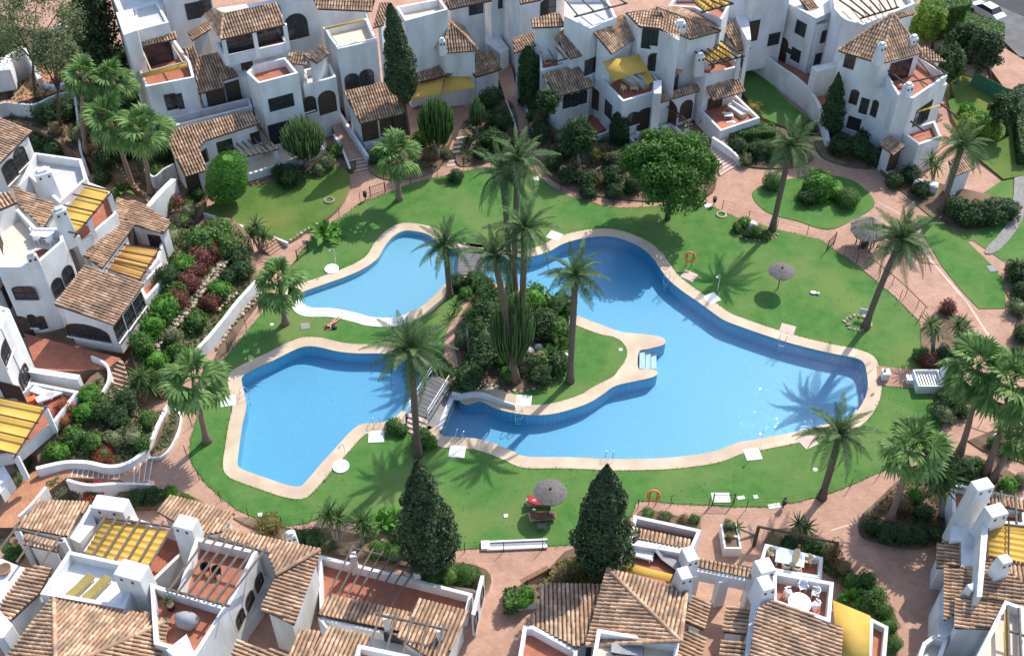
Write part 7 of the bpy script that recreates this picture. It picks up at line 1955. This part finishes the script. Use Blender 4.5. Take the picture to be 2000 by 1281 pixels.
# ---- broadleaf trees
tree((1304, 428), (1308, 330), 92, 58, 'big round green tree overhanging the lawn and path', 'leaf_tree', 11000, .22, trunk_r=.22)
conifer((446, 306), (445, 396), 40, 'clipped bright green drum-shaped tree on the upper lawn', 6200, mat='leaf_bright', size=.11, prof=lambda t: (1 - max(0, t - .72) ** 2 * 7.5) * min(1, .8 + t * 2), trunk=.2, name='clipped_tree', lump=.08, cat='clipped tree')
tree((70, 205), (60, 45), 105, 60, 'feathery grey-green pine at the top left corner', 'leaf_olive', 6000, .17, hollow=False)
tree((120, 260), (108, 105), 52, 45, 'feathery grey-green tree behind the white curved wall', 'leaf_olive', 3600, .15, hollow=False)
tree((85, 215), (75, 190), 50, 28, 'thin bare-branched tree over the orange terrace', 'leaf_olive', 260, .12, hollow=False, limbs=9)
tree((1822, 95), (1812, 42), 36, 38, 'light green bushy tree behind the corner house', 'leaf_lime', 3600, .17)
tree((1130, 325), (1130, 272), 32, 40, 'dark loose tree with pale trunk in the upper bed', 'leaf_dark', 2600, .18, bark='pale_bark')
tree((1895, 125), (1880, 80), 30, 34, 'dark shaggy tree between hedge and corner house', 'leaf_dark', 2600, .2)
tree((1010, 285), (1070, 200), 24, 24, 'dark shrubby tree beside the shaded steps', 'leaf_dark', 1400, .18)
tree((1862, 190), (1850, 130), 34, 40, 'dark tree in the shade behind the corner house', 'leaf_dark', 2600, .2)
tree((1935, 160), (1925, 100), 32, 40, 'dark feathery tree beside the back road', 'leaf_conifer', 2600, .2)
tree((1968, 265), (1962, 215), 30, 30, 'dark bush-like tree at the edge of the back lawn', 'leaf_dark', 2200, .2)
# ---- clipped hedges by the back road
hedge_box([(1808, -30), (1896, -30), (1898, 8), (1830, 22), (1805, 12)], .3, 4.0, 'tall clipped hedge at the top beside the back road')
hedge_box([(1890, 22), (1962, 46), (1962, 70), (1880, 48)], .3, 4.2, 'tall clipped hedge in front of the parked car')
hedge_box([(1970, 180), (1990, 165), (2060, 160), (2060, 300), (1995, 300), (1985, 230)], .2, 1.6, 'low dark hedge at the right edge beyond the back lawn', mat='leaf_dark')
hedge_box([(1425, 262), (1515, 258), (1512, 240), (1428, 236)], .3, 1.5, 'clipped hedge below the right-hand terrace', mat='leaf_mid')
hedge_box([(984, 1150), (1008, 1144), (1010, 1182), (986, 1184)], .3, 1.3, 'narrow hedge in the white-walled planter beside the bench', mat='leaf_mid')
# ---- shrubs, bed by bed
shrub_row('on the hillside bed left of the pool', 'shrubs on the left hillside', [(325, 600, 29, 'bright'), (300, 635, 27, 'bright'), (280, 668, 27, 'mid'), (345, 570, 23, 'mid'), (362, 518, 25, 'bright'),
    (400, 470, 34, 'mid'), (425, 455, 32, 'mid'), (440, 480, 29, 'mid'), (395, 505, 27, 'rust'), (370, 550, 27, 'rust'), (350, 585, 25, 'rust'), (415, 490, 23, 'rust'), (385, 530, 23, 'rust'),
    (430, 565, 23, 'bright'), (385, 628, 25, 'mid'), (412, 590, 20, 'rust'), (340, 655, 23, 'olive'), (350, 690, 23, 'mid'), (330, 500, 27, 'olive'), (342, 465, 29, 'olive'), (330, 540, 25, 'dark'), (360, 430, 27, 'mauve'), (372, 412, 20, 'olive'),
    (465, 500, 25, 'dark'), (475, 530, 23, 'dark'), (445, 540, 18, 'dark'), (310, 700, 23, 'bright'), (312, 735, 18, 'mid')])
shrub_row('in the walled bed below the left houses', 'shrubs in the lower left bed', [(150, 718, 28, 'bright'), (178, 770, 22, 'bright'), (170, 800, 24, 'bright'), (205, 800, 26, 'dark'), (235, 815, 26, 'dark'), (250, 780, 24, 'dark'), (150, 850, 24, 'mid'), (185, 860, 24, 'mid'),
    (225, 855, 22, 'olive'), (262, 850, 24, 'olive'), (290, 820, 20, 'mid'), (120, 880, 22, 'bright'), (205, 885, 20, 'red'), (240, 850, 14, 'red'), (130, 795, 20, 'red'), (125, 820, 18, 'red'), (105, 880, 18, 'mid'), (280, 865, 18, 'mid'), (50, 900, 20, 'olive'), (30, 935, 18, 'olive')])
shrub_row('in the bed behind the bottom left pergola', 'shrubs at the bottom left', [(110, 945, 26, 'olive'), (125, 965, 20, 'mauve'), (150, 960, 18, 'mauve'), (185, 960, 24, 'red'), (165, 952, 18, 'red'), (270, 970, 20, 'dark'), (300, 965, 20, 'dark'), (335, 960, 16, 'bright'), (365, 972, 14, 'mid'), (30, 1075, 22, 'mid'), (90, 1085, 14, 'pink')])
shrub_row('in the bed under the bottom path', 'shrubs along the bottom path', [(530, 1020, 26, 'yellow'), (585, 1045, 20, 'dark'), (615, 1048, 24, 'dark'), (640, 1060, 18, 'olive'), (740, 1070, 24, 'fine'), (770, 1080, 20, 'fine'), (780, 1050, 22, 'dark'), (880, 1118, 26, 'fine'), (915, 1120, 24, 'fine'), (845, 1120, 22, 'fine'), (940, 1135, 14, 'dry')])
shrub_row('beside the right dark conifer', 'shrubs by the conifer', [(1130, 1110, 28, 'yellow'), (1100, 1125, 22, 'dry'), (1160, 1125, 22, 'yellow'), (1028, 1158, 18, 'bright'), (1020, 1172, 16, 'bright'), (1265, 1000, 14, 'fine'), (1300, 1006, 14, 'olive'), (1335, 1012, 12, 'dry'), (1355, 1012, 12, 'mid')])
shrub_row('in the bed beside the bottom right house', 'shrubs at the bottom right', [(1700, 1025, 20, 'dark'), (1730, 1040, 22, 'dark'), (1760, 1040, 24, 'dark'), (1790, 1040, 22, 'dark'), (1760, 985, 22, 'dry'), (1785, 965, 16, 'bright'), (1800, 1000, 22, 'dark'), (1880, 915, 26, 'dark'), (1850, 905, 26, 'dark'), (1905, 905, 16, 'mid'), (1965, 945, 18, 'bright'), (1990, 935, 16, 'olive'), (1830, 1040, 20, 'dark')])
shrub_row('along the path by the flat yellow awning', 'shrubs by the lower right path', [(1645, 1105, 20, 'dry'), (1660, 1130, 20, 'mid'), (1690, 1130, 20, 'mid'), (1710, 1160, 20, 'mid'), (1725, 1190, 20, 'fine'), (1735, 1220, 20, 'fine'), (1742, 1255, 20, 'fine'), (1690, 1170, 22, 'mid'), (1540, 1060, 18, 'dark'), (1590, 1065, 18, 'dark'), (1620, 1075, 18, 'olive'), (1510, 1058, 16, 'dry'), (1660, 1155, 14, 'lime')])
shrub_row('in the bed under the wide awning house', 'shrubs in the upper right bed', [(1100, 290, 22, 'dark'), (1165, 300, 20, 'yellow'), (1200, 310, 22, 'olive'), (1230, 298, 24, 'olive'), (1195, 345, 22, 'dark'), (1150, 350, 22, 'dark'), (1110, 345, 22, 'dark'), (1235, 360, 22, 'dark'), (1095, 268, 16, 'olive'), (1150, 375, 18, 'dark'), (1200, 375, 18, 'dark'), (1080, 318, 18, 'dark')])
shrub_row('below the right-hand red terrace', 'shrubs below the red terrace', [(1440, 285, 20, 'dark'), (1475, 290, 20, 'dark'), (1510, 292, 20, 'olive'), (1545, 295, 20, 'dark'), (1470, 215, 18, 'yellow'), (1580, 250, 16, 'olive'), (1455, 312, 14, 'olive')])
shrub_row('at the foot of the corner house', 'shrubs at the corner house', [(1640, 285, 24, 'dark'), (1675, 290, 26, 'dark'), (1705, 305, 22, 'dark'), (1690, 262, 20, 'dark'), (1745, 355, 18, 'dark'), (1775, 340, 20, 'dark'), (1795, 370, 20, 'dark'), (1865, 408, 28, 'dark'), (1895, 418, 30, 'dark'), (1930, 415, 30, 'dark'), (1960, 412, 26, 'dark'), (1880, 425, 22, 'dark'), (1890, 245, 26, 'lime'), (1930, 255, 24, 'lime'), (1910, 235, 20, 'bright'), (1885, 215, 16, 'bright')])
shrub_row('on the island lawn by the plaza', 'clipped shrubs on the small lawn', [(1508, 355, 22, 'clip'), (1655, 388, 24, 'clip'), (1595, 362, 34, 'bright'), (1630, 375, 20, 'bright'), (1575, 385, 20, 'dark')])
shrub_row('beside the top left patio', 'shrubs by the top left patio', [(570, 345, 26, 'dark'), (548, 338, 18, 'dark'), (640, 318, 20, 'olive'), (622, 330, 16, 'olive'), (655, 295, 16, 'mid'), (385, 378, 18, 'dark'), (365, 395, 16, 'dark'), (410, 372, 14, 'olive'), (420, 360, 12, 'fine'), (290, 205, 22, 'clipbright'), (305, 200, 20, 'bright')])
shrub_row('in the bed below the yellow porch awning', 'shrubs below the porch awning', [(890, 345, 16, 'dark'), (825, 268, 20, 'mid'), (840, 300, 18, 'dry'), (870, 300, 16, 'olive'), (760, 290, 18, 'dark'), (735, 310, 16, 'dark'), (960, 195, 26, 'dark'), (975, 235, 26, 'dark'), (960, 270, 24, 'dark'), (985, 280, 20, 'dark'), (940, 160, 18, 'mid'), (1050, 230, 24, 'dark'), (1055, 262, 22, 'dark'), (1060, 180, 22, 'dark'), (1045, 205, 22, 'dark'), (940, 300, 16, 'dark'), (800, 195, 10, 'pink'), (680, 225, 18, 'red')])
shrub_row('in the island bed', 'shrubs in the island bed', [(945, 659, 45, 'dark'), (965, 624, 43, 'dark'), (915, 739, 35, 'dark'), (940, 694, 32, 'dark'), (990, 694, 29, 'mid'), (905, 659, 21, 'olive'), (1060, 634, 35, 'dark'), (1090, 644, 29, 'mid'), (1055, 729, 27, 'dark'), (1040, 709, 21, 'dark'), (1085, 709, 27, 'dark'), (1028, 719, 16, 'olive'), (995, 729, 18, 'bright'), (1040, 584, 35, 'bright'), (1095, 594, 29, 'mid'), (1010, 604, 37, 'mid'), (925, 619, 21, 'mid'), (960, 584, 29, 'mid'), (1105, 664, 18, 'lime')])
shrub_row('beside the bridges', 'shrubs by the bridges', [(855, 712, 22, 'dark'), (870, 722, 18, 'mid'), (770, 830, 18, 'mid'), (785, 838, 14, 'mid'), (825, 855, 22, 'mid'), (838, 862, 16, 'bright'), (895, 550, 20, 'dark'), (930, 548, 22, 'mid'), (950, 555, 18, 'dark'), (910, 572, 14, 'bright'), (945, 572, 16, 'mid')])
shrub_row('beside the white wooden shed', 'shrubs by the shed', [(1795, 692, 18, 'mid'), (1812, 705, 22, 'rust'), (1850, 600, 18, 'rust'), (1840, 690, 22, 'dark'), (1865, 700, 20, 'dark'), (1850, 780, 30, 'dark'), (1865, 755, 24, 'dark'), (1840, 805, 24, 'olive'), (1875, 800, 18, 'dark'), (1885, 680, 20, 'mid')])
shrub_row('along the right edge', 'shrubs at the right edge', [(1985, 530, 28, 'dark'), (1995, 570, 24, 'dark'), (1985, 600, 20, 'olive'), (1998, 650, 22, 'dark'), (1985, 690, 18, 'dark'), (1940, 860, 16, 'mid'), (1965, 880, 18, 'dark')])
shrub_row('in the little rock bed on the lawn', 'shrubs in the rock bed', [(1452, 435, 14, 'bright'), (1475, 452, 14, 'mid'), (1495, 458, 12, 'mid'), (1440, 445, 12, 'mid'), (1460, 455, 12, 'dark')])
shrub_row('on the top left slope', 'shrubs on the top left slope', [(130, 215, 28, 'dark'), (95, 225, 26, 'dark'), (160, 260, 22, 'olive'), (60, 240, 18, 'yellow'), (115, 250, 18, 'dry'), (110, 290, 26, 'dark'), (70, 280, 24, 'dark'), (210, 310, 24, 'dark'), (250, 290, 26, 'dark'), (205, 345, 22, 'dark'), (320, 300, 20, 'dark'), (310, 340, 20, 'mid'), (255, 200, 24, 'dark'), (240, 110, 22, 'dark'), (205, 110, 20, 'dark'), (40, 120, 30, 'olive'), (20, 90, 30, 'mid'), (0, 60, 30, 'mid'), (335, 400, 18, 'mid'), (350, 400, 20, 'rust'), (345, 440, 20, 'mauve')])
ground_cover([(255, 690), (300, 600), (345, 500), (400, 430), (455, 430), (490, 480), (495, 555), (385, 690), (330, 755), (290, 745)], 'leaf_mid', 5000, .14)
ground_cover([(85, 900), (150, 775), (210, 730), (250, 790), (325, 805), (290, 880), (240, 900)], 'leaf_olive', 3600, .14)
ground_cover([(1060, 300), (1080, 268), (1240, 270), (1390, 340), (1340, 390), (1180, 383), (1080, 345)], 'leaf_dark', 2200, .15)
ground_cover([(1410, 265), (1560, 270), (1580, 300), (1490, 325), (1430, 312)], 'leaf_dark', 1200, .14)
ground_cover([(905, 240), (1000, 205), (1012, 290), (905, 322)], 'leaf_dark', 1300, .15)
ground_cover([(720, 300), (820, 255), (878, 258), (850, 332), (740, 340)], 'leaf_dry', 1000, .13)
ground_cover([(1690, 1010), (1770, 930), (1840, 895), (1980, 940), (1860, 955), (1850, 1040), (1700, 1050)], 'leaf_dry', 1800, .13)
ground_cover([(60, 255), (150, 295), (300, 370), (330, 320), (240, 110), (130, 70), (-20, 40), (-20, 210)], 'leaf_dark', 2600, .17)
ground_cover([(795, 1115), (905, 1100), (955, 1130), (930, 1148), (860, 1138)], 'leaf_mid', 1500, .09, hh=.5)
ground_cover([(1045, 1150), (1095, 1092), (1180, 1085), (1180, 1140), (1070, 1162)], 'leaf_yellow', 1100, .11)
ground_cover([(300, 885), (335, 800), (350, 800), (335, 868)], 'leaf_olive', 700, .10)
ground_cover([(1505, 1045), (1610, 1052), (1740, 1200), (1745, 1280), (1690, 1178), (1560, 1078)], 'leaf_mid', 1600, .12)
